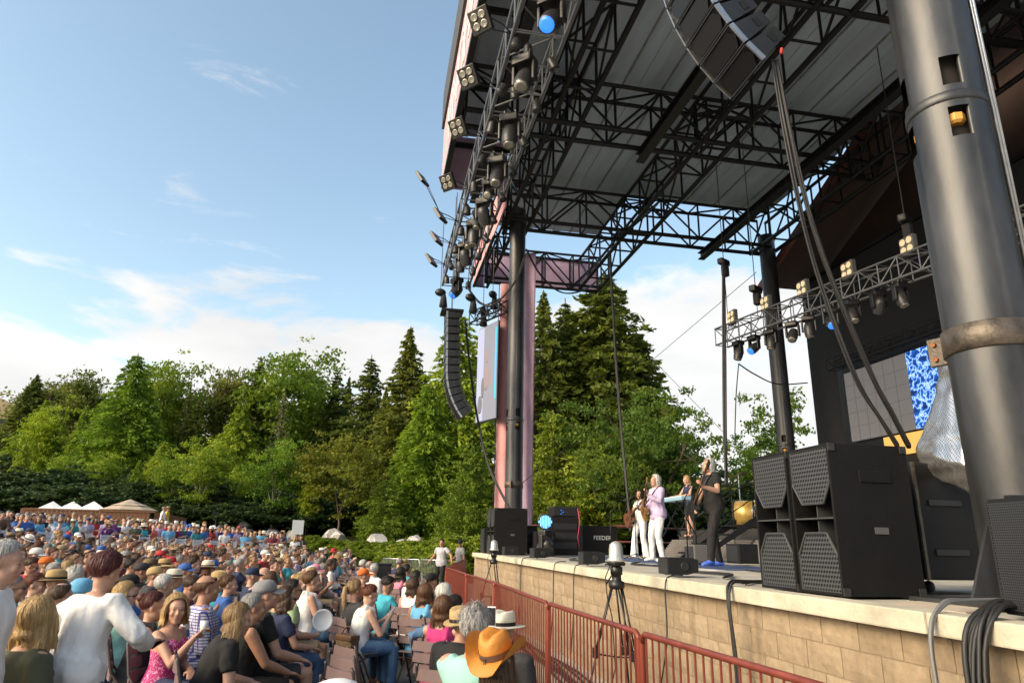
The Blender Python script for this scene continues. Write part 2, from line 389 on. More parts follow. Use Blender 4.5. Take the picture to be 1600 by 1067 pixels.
def column(x, y, r, label, zr, zclamp, ang, ztop=13.6):
    c = thing('roof_column', label, 'column', (x, y, SZ-.01), group='round steel columns carrying the stage roof')
    z = lambda v: v-SZ
    hs = []
    if zr:
        for k in range(4):
            aa = ang+k*math.pi/2
            hs += [(aa, .26, z(zr)+.10, z(zr)+.36), (aa, .26, z(zr)-.36, z(zr)-.10)]
    b = MB(); col_shell(b, r, 0, z(ztop), hs, 48); o = b.build('pipe', 'column_steel', c); bm = bmesh.new(); bm.from_mesh(o.data); bmesh.ops.remove_doubles(bm, verts=bm.verts, dist=1e-4); bm.to_mesh(o.data); bm.free()
    b = MB(); b.sm = True; b.tube([(0, 0, 0.02), (0, 0, z(ztop)-.05)], r*.62, 24); b.build('core', mat('dark_core', (.03, .025, .022), .8), c)
    if zr:
        b = MB(); b.sm = True; b.lathe([(r, z(zr)-.045), (r+.012, z(zr)-.03), (r+.012, z(zr)+.03), (r, z(zr)+.045)], n=40); b.build('weld_collar', 'column_steel', c)
        for k in range(4):
            aa = ang+k*math.pi/2; b = MB(); rr = r-.10
            b.lathe([(.05, -.05), (.07, -.03), (.07, .03), (.03, .05)], (rr*math.cos(aa), rr*math.sin(aa), z(zr)-.17), 8); b.build('bolt_nut', 'amber', c)
    if zclamp:
        b = MB(); b.sm = True; b.lathe([(r+.001, z(zclamp)-.10), (r+.02, z(zclamp)-.09), (r+.02, z(zclamp)+.09), (r+.001, z(zclamp)+.10)], n=40); bd = b.build('clamp_band', 'clamp_steel', c)
        for sgn in (-1, 1):
            for aa, nm in ((ang+.95+(math.pi if sgn > 0 else 0), 'clamp_ear'),):
                d = Vector((math.cos(aa), math.sin(aa), 0)); b = MB()
                b.bevbox(d*(r+.075)+Vector((0, 0, z(zclamp))), (.14, .05, .22), .008, Matrix.Rotation(aa, 3, 'Z')); ear = b.build(nm, 'clamp_steel', c)
                b = MB()
                for dz in (-.06, .06): b.tube([d*(r+.09)+Vector((-d.y*.045, d.x*.045, z(zclamp)+dz)), d*(r+.09)+Vector((d.y*.045, -d.x*.045, z(zclamp)+dz))], .02, 6)
                b.build('bolt', 'rust', ear)
    for k in range(4):
        aa = ang+.5+k*math.pi/2; d = Vector((math.cos(aa), math.sin(aa), 0)); s = Vector((-d.y, d.x, 0))*.012
        b = MB(); b.prism([d*(r-.01)-s, d*(r+.22)-s, d*(r-.01)-s+Vector((0, 0, .55))], s*2); b.build('gusset', 'column_steel', c)
    b = MB(); b.box((0, 0, .015), (2*r+.5, 2*r+.5, .03)); b.build('base_plate', 'column_steel', c)
    return c
angC = math.atan2(-4.0, -4.35)
cr1 = column(4.38, 4.03, .285, 'huge near steel column with clamp band and square openings at right', 5.22, 3.28, angC+.25)
column(4.5, 22.4, .29, 'distant steel column with pink banner behind it beside side screen', 5.75, 3.6, angC-.6)
column(14.55, 22.3, .30, 'thin dark back corner column against bright evening clouds', 5.3, None, angC)
# conduit up the near column
b = MB(); b.sm = True
for dx in (0, .03): b.tube([(4.38+.28+dx, 4.03-.16, SZ), (4.38+.28+dx, 4.03-.16, 13)], .013, 8)
o = b.build('conduit', 'alu'); tag(o, 'twin thin metal conduits running up the right side of the near column', 'conduit')

# ================================================================== roof trusses
def truss(name, label, p0, p1, w, h, step, rc, rb, mname='black_steel', group=None, sides=True, bottom=True, top=True, cat='truss', n=6):
    p0, p1 = Vector(p0), Vector(p1); d = (p1-p0); L = d.length; d.normalize(); lat = d.cross(Vector((0, 0, 1))).normalized(); upv = lat.cross(d)
    T = thing(name, label, cat, p0, group=group)
    P = lambda t, s, u: d*t+lat*(s*w/2)+upv*(u*h)
    for s in (-1, 1):
        for u in (0, 1): bar('chord', P(0, s, u), P(L, s, u), rc*(1.25 if u == 0 else 1), mname, T, 8)
    k = max(1, int(round(L/step))); dt = L/k
    for i in range(k+1):
        t = i*dt
        if sides:
            for s in (-1, 1):
                bar('strut', P(t, s, 0), P(t, s, 1), rb, mname, T)
                if i < k:
                    if i % 2 == 0: bar('brace', P(t, s, 1), P(t+dt, s, 0), rb, mname, T)
                    else: bar('brace', P(t, s, 0), P(t+dt, s, 1), rb, mname, T)
        if bottom: bar('strut', P(t, -1, 0), P(t, 1, 0), rb, mname, T)
        if top and i < k:
            bar('strut', P(t, -1, 1), P(t, 1, 1), rb, mname, T); bar('brace', P(t, -1 if i % 2 else 1, 1), P(t+dt, 1 if i % 2 else -1, 1), rb, mname, T)
    return T
G = 'black box trusses under the stage roof'; ZB = 13.0
truss('roof_truss', 'black truss above the stage front running from near to far column', (4.5, 1.0, ZB), (4.5, 23.2, ZB), .8, 1.45, 1.5, .062, .038, group=G)
truss('roof_truss', 'black truss down the middle of the roof reaching past its far end', (9.05, 1.0, ZB), (9.05, 28.2, ZB), .9, 1.45, 1.5, .062, .038, group=G)
truss('roof_truss', 'black truss along the back edge of the roof ending at back column', (14.5, 3.0, ZB), (14.5, 22.8, ZB), .8, 1.45, 1.5, .062, .038, group=G)
truss('roof_truss', 'black cross truss nearest the camera, behind the hanging loudspeakers', (1.7, 10.2, ZB+.02), (14.5, 10.2, ZB+.02), .78, 1.45, 1.5, .062, .038, group=G)
truss('roof_truss', 'black cross truss spanning the middle of the roof', (1.7, 16.25, ZB+.02), (14.5, 16.25, ZB+.02), .78, 1.45, 1.5, .062, .038, group=G)
truss('roof_truss', 'black cross truss between the far column and the back column', (4.0, 22.35, ZB+.02), (14.5, 22.35, ZB+.02), .8, 1.45, 1.5, .062, .038, group=G)
truss('roof_truss', 'short black truss with purple panel at the far end of the roof', (4.2, 28.0, ZB-.02), (9.5, 28.0, ZB-.02), .6, 1.45, 1.33, .055, .035, group=G)
truss('roof_truss', 'short black truss with pink panel jutting out left of the far column', (4.0, 22.9, ZB-.3), (4.0, 28.2, ZB-.3), .6, 1.3, 1.33, .055, .035, group=G)
truss('roof_truss', 'black cross truss close overhead beyond the near column', (1.7, 4.0, ZB+.02), (14.5, 4.0, ZB+.02), .78, 1.45, 1.5, .062, .038, group=G)

roof = thing('stage_roof', 'grey metal deck roof over the stage with pink sign fascia', 'roof', (1.45, 13, 13)); RX, RY, RZ = 1.45, 13, 13
for i in range(11):                                                 # standing seam pans run along the stage
    x0 = 1.5+i*1.24; y1 = (20.2 if x0 < 3.3 else 26.6) if x0 < 8.5 else 22.9; y0 = 1.0
    b = MB(); b.box((x0+.62-RX, (y0+y1)/2-RY, 15.06-RZ), (1.20, y1-y0, .05))
    b.box((x0+.62-RX, (y0+y1)/2-RY, 15.02-RZ), (.30, y1-y0, .035)); b.build('roof_pan', 'deck_panel', roof)
    b = MB(); b.box((x0-.01-RX, (y0+y1)/2-RY, 15.02-RZ), (.035, y1-y0, .10)); b.build('seam_rib', 'deck_seam', roof)
for X, ya, yb in ((7.0, 1, 16.7), (12.0, 1, 22.9), (2.55, 1, 20.3)):
    b = MB(); 
    for dz, w_ in ((-.13, .26), (.13, .26)): b.box((X-RX, (ya+yb)/2-RY, 12.72+dz-RZ), (w_, yb-ya, .03))
    b.box((X-RX, (ya+yb)/2-RY, 12.72-RZ), (.03, yb-ya, .24)); b.build('beam', 'black_paint', roof)
b = MB(); b.box((1.5-RX, 10.6-RY, 14.15-RZ), (.10, 19.2, 2.1)); b.build('sign_board', 'pale_sign', roof)
b = MB(); b.box((1.45-RX, 10.6-RY, 15.9-RZ), (.16, 19.3, 1.38)); b.build('parapet_cap', mat('parapet', (.07, .066, .06), .6, .2, .2, 3), roof)
b = MB(); b.box((1.53-RX, 10.6-RY, 13.02-RZ), (.16, 19.2, .16)); b.build('fascia_frame', 'black_paint', roof)
for k in range(7):
    b = MB(); b.box((2.8-RX, 1.5+k*3.1-RY, 14.6-RZ), (2.5, .10, .16)); b.build('outrigger', 'black_paint', roof)
for (x0, y0, x1, y1, z0, z1, m_) in ((3.68, 20.4, 3.68, 28.2, 12.7, 14.25, 'pink_fabric'), (1.6, 20.25, 3.66, 20.25, 13.0, 15.0, 'purple_fabric'), (4.2, 28.35, 9.55, 28.35, 12.98, 14.5, 'purple_fabric'), (3.70, 28.27, 4.15, 28.27, 12.7, 14.25, 'purple_fabric')):
    b = MB(); dx, dy = max(abs(x1-x0), .04), max(abs(y1-y0), .04); b.box(((x0+x1)/2-RX, (y0+y1)/2-RY, (z0+z1)/2-RZ), (dx, dy, z1-z0)); b.build('fabric_panel', m_, roof)
# pale outlined letters on the fascia (read from the far end towards the camera)
lm = []
for k, ch in enumerate('VNOHASO'):
    cu = bpy.data.curves.new('letter', 'FONT'); cu.body = ch; cu.size = 1.9; cu.fill_mode = 'NONE'; cu.bevel_depth = .04; cu.bevel_resolution = 1; cu.resolution_u = 3
    lo = bpy.data.objects.new('letter', cu); C.objects.link(lo); lm.append((lo, k))
bpy.context.view_layer.update(); dg = bpy.context.evaluated_depsgraph_get()
for lo, k in lm:
    me = bpy.data.meshes.new_from_object(lo.evaluated_get(dg)); me.materials.clear(); me.materials.append(MATS['white_letter'])
    o = put('letter', me, roof, Matrix.Translation((1.44-RX, 18.6-k*1.32-RY, 13.45-RZ)) @ Matrix(((0, 0, -.25, 0), (-1, 0, 0, 0), (0, 1, 0, 0), (0, 0, 0, 1))))
    bpy.data.objects.remove(lo)

# ================================================================== dark stage house behind
hs = thing('stage_house', 'dark brown gabled stage house with black drape wall behind the stage', 'building', (16.5, 13, 0))
b = MB(); b.box((.1, -.5, 6), (.2, 21.4, 11.9)); b.build('drape_wall', mat('drape', (.014, .014, .015), .9, 0, .3, 2), hs)
b = MB(); b.prism([(.6, 10.4, 11.96), (.6, .2, 16.4), (.6, -12, 11.0), (.6, -12, 9)], (.25, 0, 0)); b.build('gable_wall', mat('gable_dark', (.03, .014, .010), .8, 0, .4, 3), hs)
for (ya, za, yb, zb) in ((10.75, 11.75, .2, 16.4), (.2, 16.4, -12, 11)):
    b = MB(); b.prism([(-1.6, ya, za), (-1.6, yb, zb), (-1.6, yb, zb+.35), (-1.6, ya, za+.35)], (.12, 0, 0)); b.build('barge_board', mat('barge', (.13, .05, .035), .7, 0, .25, 3), hs)
    b = MB(); b.prism([(-1.55, ya, za+.30), (-1.55, yb, zb+.30), (-1.55, yb, zb+.42), (-1.55, ya, za+.42)], (5, 0, 0)); b.build('roof_slope', mat('roofbrown', (.05, .03, .025), .8), hs)
b = MB(); b.box((-.03, -.4, 11.98), (.14, 21.4, .12)); b.build('drape_track', 'black_steel', hs)

vw = thing('video_wall', 'large grey upstage video screen with a bright blue patterned strip', 'screen', (16.3, 18, 0))
em = bpy.data.materials.new('blue_picture'); em.use_nodes = True; t = em.node_tree; bb = t.nodes['Principled BSDF']
tcn = t.nodes.new('ShaderNodeTexCoord'); vo = t.nodes.new('ShaderNodeTexVoronoi'); vo.feature = 'DISTANCE_TO_EDGE'; vo.inputs['Scale'].default_value = 5.5
nn = t.nodes.new('ShaderNodeTexNoise'); nn.inputs['Scale'].default_value = 5; nn.inputs['Detail'].default_value = 5; ad = t.nodes.new('ShaderNodeMix'); ad.data_type = 'RGBA'; ad.inputs[0].default_value = .35
t.links.new(tcn.outputs['Object'], ad.inputs[6]); t.links.new(tcn.outputs['Object'], nn.inputs['Vector']); t.links.new(nn.outputs['Color'], ad.inputs[7]); t.links.new(ad.outputs[2], vo.inputs['Vector'])
rp = t.nodes.new('ShaderNodeValToRGB'); t.links.new(vo.outputs['Distance'], rp.inputs[0]); e = rp.color_ramp.elements
e[0].position = 0; e[0].color = (.75, .9, 1, 1); e[1].position = .35; e[1].color = (0, .02, .12, 1); x = e.new(.06); x.color = (.15, .45, 1, 1); x = e.new(.14); x.color = (.0, .10, .55, 1)
t.links.new(rp.outputs[0], bb.inputs['Emission Color']); bb.inputs['Emission Strength'].default_value = .55; bb.inputs['Base Color'].default_value = (0, 0, 0, 1); MATS['blue_picture'] = em
mat('screen_grey', (.10, .095, .095), .6, emit=(.28, .26, .26), es=.18)
b = MB(); b.box((0, 1.5, 6.55), (.1, 2.94, 2.42)); b.build('screen_panel', 'screen_grey', vw)
b = MB(); b.box((0, -.55, 6.55), (.1, 1.10, 2.42)); b.build('screen_panel', 'blue_picture', vw)
b = MB(); b.box((0, -3.2, 6.55), (.1, 4.1, 2.42)); b.build('screen_panel', 'screen_grey', vw)
b = MB(); b.box((.0, .6, 4.95), (.1, 1.7, .62)); b.build('lower_panel', mat('orange_picture', (.2, .1, .02), .5, emit=(1, .50, .12), es=.5), vw)
b = MB()
for k in range(1, 6): b.box((-.056, 3.0-k*.49+.0, 6.55), (.004, .006, 2.42))
for k in range(1, 5): b.box((-.056, 1.5, 5.34+k*.484), (.004, 2.94, .006))
b.build('panel_seam', mat('screen_seam', (.06, .057, .057), .7), vw)
b = MB(); b.box((.15, -.5, 4.0), (.12, 8, 8.0)); b.build('support_frame', 'black_paint', vw)
truss('screen_truss', 'thin black truss carrying the grey upstage video screen', (16.0, 21.3, 7.95), (16.0, 12.5, 7.95), .35, .4, .5, .025, .015, top=False)

# ================================================================== banner, side screen
bn = thing('fabric_banner', 'tall pale pink and lilac banner hanging behind the far column', 'banner', (4.6, 23.2, 1.2))
for (x0, x1, y, z1, m_, nm) in ((-.58, .02, .1, 9.8, 'pink_fabric', 'pink_panel'), (.10, .78, .25, 11.2, 'purple_fabric', 'lilac_panel')):
    b = MB(); b.sm = True; n_ = 14; V = []
    for j in range(24):
        for i in range(n_):
            u = i/(n_-1); vz = j/23; V.append((x0+(x1-x0)*u+vz*.05, y+.05*math.sin(u*7+vz*3)+.015*math.sin(vz*31+u*9), .6+vz*(z1-.6)))
    b.add(V, [(j*n_+i, j*n_+i+1, (j+1)*n_+i+1, (j+1)*n_+i) for j in range(23) for i in range(n_-1)])
    o = b.build(nm, m_, bn); sm = o.modifiers.new('thickness', 'SOLIDIFY'); sm.thickness = .01
b = MB(); b.tube([(.06, .12, 0), (.08, .12, 11.0)], .02, 8); b.tube([(-.62, .12, 0), (-.58, .12, 9.8)], .015, 8); b.build('banner_pole', 'black_steel', bn)

ss = thing('side_screen', 'side video screen showing a singer, hanging between loudspeaker array and banner', 'screen', (3.43, 24.2, 5.9))
dv = Vector((.50, -1.25, 0)); Ls = dv.length; dn = dv.normalized(); ang = math.atan2(dn.y, dn.x); rot = Matrix.Rotation(ang, 3, 'Z')
def scr(u0, u1, z0, z1, off, m_, nm, par=ss):
    b = MB(); p = dn*((u0+u1)/2*Ls)+Vector((dn.y, -dn.x, 0))*off; b.box(p+Vector((0, 0, (z0+z1)/2)), ((u1-u0)*Ls, .04, z1-z0), rot); return b.build(nm, m_, par)
scr(-.02, 1.02, -.05, 3.55, -.06, 'black_paint', 'cabinet'); sp = scr(0, 1, 0, 3.5, 0, mat('screen_pic', (.05, .05, .05), .7, spec=.1, emit=(.38, .37, .42), es=.45), 'picture')
scr(0.0, .34, .02, 3.48, .006, mat('screen_lilac', (.05, .05, .05), .7, spec=.1, emit=(.70, .72, .95), es=.42), 'bright_area', sp)
scr(.93, .995, .7, 3.3, .006, 'led_cyan', 'blue_edge', sp)
for (u, z, ru, rz, m_) in ((.50, 2.35, .10, .28, 'face'), (.5, 1.55, .13, .5, 'face'), (.2, .6, .12, .35, 'dark'), (.32, 1.2, .08, .4, 'dark')):
    b = MB(); p = dn*(u*Ls)+Vector((dn.y, -dn.x, 0))*.026+Vector((0, 0, z)); b.sm = True
    b.ell(p, (ru*Ls, .006, rz), rot, 14, 8); b.build('picture_figure', mat('pic_'+m_, (.1, .1, .1), .5, emit=(.55, .30, .30) if m_ == 'face' else (.10, .10, .16), es=.25), sp)
truss('screen_truss', 'short black truss over the side video screen', (3.25, 24.6, 9.75), (4.1, 22.75, 9.75), .35, .42, .45, .03, .02)
# ================================================================== trees
def leaf_mat(name, c1, c2, trans=0.45):
    ma = bpy.data.materials.new(name); ma.use_nodes = True; t = ma.node_tree; t.nodes.clear()
    at = t.nodes.new('ShaderNodeAttribute'); at.attribute_name = 'tone'
    oi = t.nodes.new('ShaderNodeObjectInfo')
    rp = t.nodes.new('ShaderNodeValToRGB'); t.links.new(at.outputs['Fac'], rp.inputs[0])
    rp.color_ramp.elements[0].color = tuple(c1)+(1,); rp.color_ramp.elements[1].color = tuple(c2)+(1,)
    hs = t.nodes.new('ShaderNodeHueSaturation'); t.links.new(rp.outputs[0], hs.inputs['Color'])
    mr = t.nodes.new('ShaderNodeMapRange'); t.links.new(oi.outputs['Random'], mr.inputs[0]); mr.inputs[3].default_value = .485; mr.inputs[4].default_value = .52; t.links.new(mr.outputs[0], hs.inputs['Hue'])
    mv = t.nodes.new('ShaderNodeMapRange'); t.links.new(oi.outputs['Random'], mv.inputs[0]); mv.inputs[3].default_value = 1.18; mv.inputs[4].default_value = .82; t.links.new(mv.outputs[0], hs.inputs['Value'])
    d = t.nodes.new('ShaderNodeBsdfPrincipled'); d.inputs['Roughness'].default_value = .55; d.inputs['Specular IOR Level'].default_value = .3; tr = t.nodes.new('ShaderNodeBsdfTranslucent'); mx = t.nodes.new('ShaderNodeMixShader'); mx.inputs[0].default_value = trans
    t.links.new(hs.outputs[0], d.inputs['Base Color']); t.links.new(hs.outputs[0], tr.inputs['Color'])
    t.links.new(d.outputs[0], mx.inputs[1]); t.links.new(tr.outputs[0], mx.inputs[2])
    o = t.nodes.new('ShaderNodeOutputMaterial'); t.links.new(mx.outputs[0], o.inputs[0]); MATS[name] = ma
leaf_mat('leaf_fir', (0.05, 0.085, 0.014), (0.173, 0.202, 0.027))
leaf_mat('leaf_feather', (0.104, 0.187, 0.014), (0.293, 0.385, 0.026))
leaf_mat('leaf_pine', (0.07, 0.11, 0.019), (0.201, 0.22, 0.034))
leaf_mat('leaf_broad', (0.107, 0.176, 0.015), (0.283, 0.351, 0.029))
leaf_mat('leaf_lime', (0.146, 0.238, 0.014), (0.317, 0.408, 0.023), .5)
leaf_mat('leaf_olive', (0.14, 0.164, 0.015), (0.268, 0.26, 0.03), .5)
leaf_mat('leaf_oak', (0.07, 0.126, 0.015), (0.189, 0.255, 0.027))
leaf_mat('leaf_juniper', (0.094, 0.158, 0.014), (0.271, 0.335, 0.027))
leaf_mat('leaf_blue', (0.142, 0.176, 0.065), (0.331, 0.335, 0.121))
leaf_mat('leaf_shade', (.018, .040, .010), (.060, .098, .022), .3)  # darkened bush leaves: the shade under the trees is put into their colour
def leaf_mesh(name, pos, axis, length, width, mname, tone):
    """diamond leaf faces: pos (n,3), axis (n,3) unit, length, width (n,), a random roll each"""
    n = len(pos); axis = axis/np.maximum(np.linalg.norm(axis, axis=1, keepdims=True), 1e-6)
    rv = RNG.normal(size=(n, 3)); side = np.cross(axis, rv); side /= np.maximum(np.linalg.norm(side, axis=1, keepdims=True), 1e-6)
    nrm = np.cross(axis, side)
    L = length[:, None]; W = width[:, None]
    v = np.empty((n, 4, 3)); v[:, 0] = pos-axis*L*.5; v[:, 2] = pos+axis*L*.5-nrm*L*.10
    v[:, 1] = pos+side*W*.5+axis*L*.08; v[:, 3] = pos-side*W*.5+axis*L*.08
    me = bpy.data.meshes.new(name); me.vertices.add(n*4); me.loops.add(n*4); me.polygons.add(n)
    me.vertices.foreach_set('co', v.reshape(-1).astype(np.float32)); me.loops.foreach_set('vertex_index', np.arange(n*4, dtype=np.int32))
    me.polygons.foreach_set('loop_start', np.arange(0, n*4, 4, dtype=np.int32)); me.polygons.foreach_set('loop_total', np.full(n, 4, dtype=np.int32))
    me.materials.append(MATS[mname]); me.update()
    a = me.attributes.new('tone', 'FLOAT', 'FACE'); a.data.foreach_set('value', np.clip(tone, 0, 1).astype(np.float32))
    return me
def gen_conifer(H, Rb, whorl, nb, droop, spray, shape=0.9, lsize=.34, dens=1.0, up=0.25, seed=0, gap=0.0, mname='leaf_fir'):
    g = np.random.default_rng(seed); P, A, L, W, T = [], [], [], [], []
    tb = MB(); tb.sm = True; tb.tube([(0, 0, -.5), (.02*H*g.normal()*.2, 0, H*.5), (0, 0, H)], [H*.018, H*.011, H*.002], 8)
    z = H*.04
    while z < H*.985:
        f = 1-z/H; rad = Rb*(f**shape)*(.75+.5*g.random())
        k = max(3, int(nb*(.5+.5*f)))
        a0 = g.random()*6.28
        for i in range(k):
            if g.random() < gap: continue
            az = a0+6.283*i/k+g.normal()*.25; ln = rad*(.7+.5*g.random()); d = np.array([math.cos(az), math.sin(az), 0])
            tb.tube([(0, 0, z), tuple(d*ln*.5+np.array([0, 0, z+up*ln*.35-droop*ln*.12])), tuple(d*ln+np.array([0, 0, z+up*ln*.5-droop*ln*.5]))], [.012*H*.18*f+.012, .012, .005], 4, False)
            n = max(6, int(spray*dens*ln)); tt = g.random(n)**.65
            base = d[None]*(ln*tt)[:, None]; base[:, 2] += z+up*ln*tt*.6-droop*ln*tt**2*.6
            wob = (.06+.20*(1-tt))*ln
            off = g.normal(size=(n, 3))*np.stack([wob*.75, wob*.75, wob*.35], 1)
            off[:, 2] -= np.abs(g.normal(size=n))*droop*.12
            P.append(base+off); ax = d[None]*.9+g.normal(size=(n, 3))*.55; ax[:, 2] -= droop*.7; A.append(ax)
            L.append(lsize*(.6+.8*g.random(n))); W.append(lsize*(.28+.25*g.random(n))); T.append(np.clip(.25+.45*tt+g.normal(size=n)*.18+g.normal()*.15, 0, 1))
        z += whorl*(.7+.6*g.random())*(.55+.45*f)
    P = np.concatenate(P); return tb, leaf_mesh('crown', P, np.concatenate(A), np.concatenate(L), np.concatenate(W), mname, np.concatenate(T))
def gen_broad(H, Rx, trunk, clusters, per, lsize, seed=0, cr=.13, zlow=.25, trunkm='bark', forks=4, mname='leaf_broad', rt=.02, hollow=.55):
    g = np.random.default_rng(seed); tb = MB(); tb.sm = True
    th = H*trunk; tb.tube([(0, 0, -.5), (.04*H*g.normal()*.3, .03*H*g.normal()*.3, th*.6), (0, 0, th)], [H*rt, H*rt*.8, H*rt*.65], 8)
    tips = []
    for i in range(forks):
        az = 6.283*i/forks+g.normal()*.3; d = Vector((math.cos(az), math.sin(az), 0)); e = Vector((0, 0, th))+d*Rx*(.35+.2*g.random())+Vector((0, 0, H*(.22+.2*g.random())))
        tb.tube([(0, 0, th*.92), Vector((0, 0, th)).lerp(e, .5)+Vector((0, 0, H*.03)), e], [H*rt*.5, H*rt*.34, H*rt*.2], 6, False)
        for j in range(4):
            e2 = e+Vector(g.normal(size=3))*Rx*.30+Vector((0, 0, H*.10)); e2.z = min(e2.z, H*.84); e.z = min(e.z, H*.80); tb.tube([e, e.lerp(e2, .5)+Vector(g.normal(size=3))*.1, e2], [H*rt*.2, H*rt*.12, H*rt*.05], 5, False)
    P, A, L, W, T = [], [], [], [], []
    lobes = [(g.normal(size=3)*np.array([Rx*.42, Rx*.42, H*.14])+np.array([0, 0, H*(zlow+1)/2]), .45+.4*g.random()) for _ in range(7)]
    for k in range(clusters):
        c, s = lobes[k % 7] if g.random() < .55 else (np.array([0, 0, H*(zlow+1)/2]), 1.0)
        u = g.normal(size=3); u /= np.linalg.norm(u); r = (hollow+(1-hollow)*g.random())
        p = c+u*np.array([Rx, Rx, H*(1-zlow)/2])*r*s
        if p[2] < H*zlow*.8: p[2] = H*zlow*.8+g.random()*H*.08
        n = int(per*(.5+g.random())); q = p+g.normal(size=(n, 3))*np.array([1, 1, .5])*H*cr*.27
        P.append(q); ax = g.normal(size=(n, 3)); ax[:, 2] -= .5; A.append(ax); L.append(lsize*(.6+.8*g.random(n))); W.append(lsize*(.4+.4*g.random(n)))
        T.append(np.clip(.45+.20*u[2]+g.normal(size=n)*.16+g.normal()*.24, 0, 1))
    P = np.concatenate(P); return tb, leaf_mesh('crown', P, np.concatenate(A), np.concatenate(L), np.concatenate(W), mname, np.concatenate(T))
PROTO = {}
NTH = lambda n: '%d%s' % (n, 'th' if 10 <= n % 100 <= 20 else {1: 'st', 2: 'nd', 3: 'rd'}.get(n % 10, 'th'))
def proto(key, H, gen, trunkm='bark'):
    tb, crown = gen; PROTO[key] = (H, tb.mesh('trunk', trunkm), crown)
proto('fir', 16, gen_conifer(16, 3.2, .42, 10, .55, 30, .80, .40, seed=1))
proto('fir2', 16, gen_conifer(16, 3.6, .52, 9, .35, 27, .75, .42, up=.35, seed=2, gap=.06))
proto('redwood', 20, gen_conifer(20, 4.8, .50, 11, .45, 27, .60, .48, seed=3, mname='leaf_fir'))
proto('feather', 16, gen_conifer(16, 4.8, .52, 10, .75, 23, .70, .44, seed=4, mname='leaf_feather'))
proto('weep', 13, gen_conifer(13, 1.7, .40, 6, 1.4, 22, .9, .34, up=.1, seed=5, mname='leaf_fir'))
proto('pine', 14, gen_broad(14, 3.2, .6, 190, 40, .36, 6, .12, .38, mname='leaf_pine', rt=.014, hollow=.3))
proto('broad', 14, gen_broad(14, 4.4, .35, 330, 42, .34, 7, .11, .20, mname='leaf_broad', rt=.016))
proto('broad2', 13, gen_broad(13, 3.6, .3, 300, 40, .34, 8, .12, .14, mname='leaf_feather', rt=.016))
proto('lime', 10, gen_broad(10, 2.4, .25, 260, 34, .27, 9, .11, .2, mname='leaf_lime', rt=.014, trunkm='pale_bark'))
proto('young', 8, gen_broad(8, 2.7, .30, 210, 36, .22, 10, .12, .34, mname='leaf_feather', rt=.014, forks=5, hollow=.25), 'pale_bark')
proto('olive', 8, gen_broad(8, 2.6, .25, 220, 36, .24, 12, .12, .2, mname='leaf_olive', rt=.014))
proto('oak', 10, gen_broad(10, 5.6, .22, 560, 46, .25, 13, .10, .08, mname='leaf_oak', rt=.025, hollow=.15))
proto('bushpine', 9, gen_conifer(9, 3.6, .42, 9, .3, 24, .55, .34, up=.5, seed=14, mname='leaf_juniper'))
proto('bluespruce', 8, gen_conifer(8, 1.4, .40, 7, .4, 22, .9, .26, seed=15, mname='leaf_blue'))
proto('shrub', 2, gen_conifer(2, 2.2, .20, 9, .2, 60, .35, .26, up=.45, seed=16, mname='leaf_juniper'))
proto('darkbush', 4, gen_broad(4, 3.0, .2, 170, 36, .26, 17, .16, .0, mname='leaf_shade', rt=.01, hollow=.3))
def tree(kind, px, top, D, name, label, cat='tree', wide=1.0, group='trees beyond the audience', rz=None, base=None):
    """px = photograph column, top = photograph row of the tip, D = distance; it stands on the ground there"""
    d = ray(px, 800); X, Y = d[0]*D, d[1]*D; z = gz(X, Y) if base is None else base
    zt = at_Y(px, top, Y)[2]; h = max(.8, zt-z); H, tm, cm = PROTO[kind]; s = h/H
    o = thing(name, label, cat, (X, Y, z-.05), random.random()*6.28 if rz is None else rz, group)
    for nm, me in (('trunk', tm), ('crown', cm)):
        c = bpy.data.objects.new(nm, me); C.objects.link(c); c.parent = o; c.scale = (s*wide, s*wide, s)
    return o
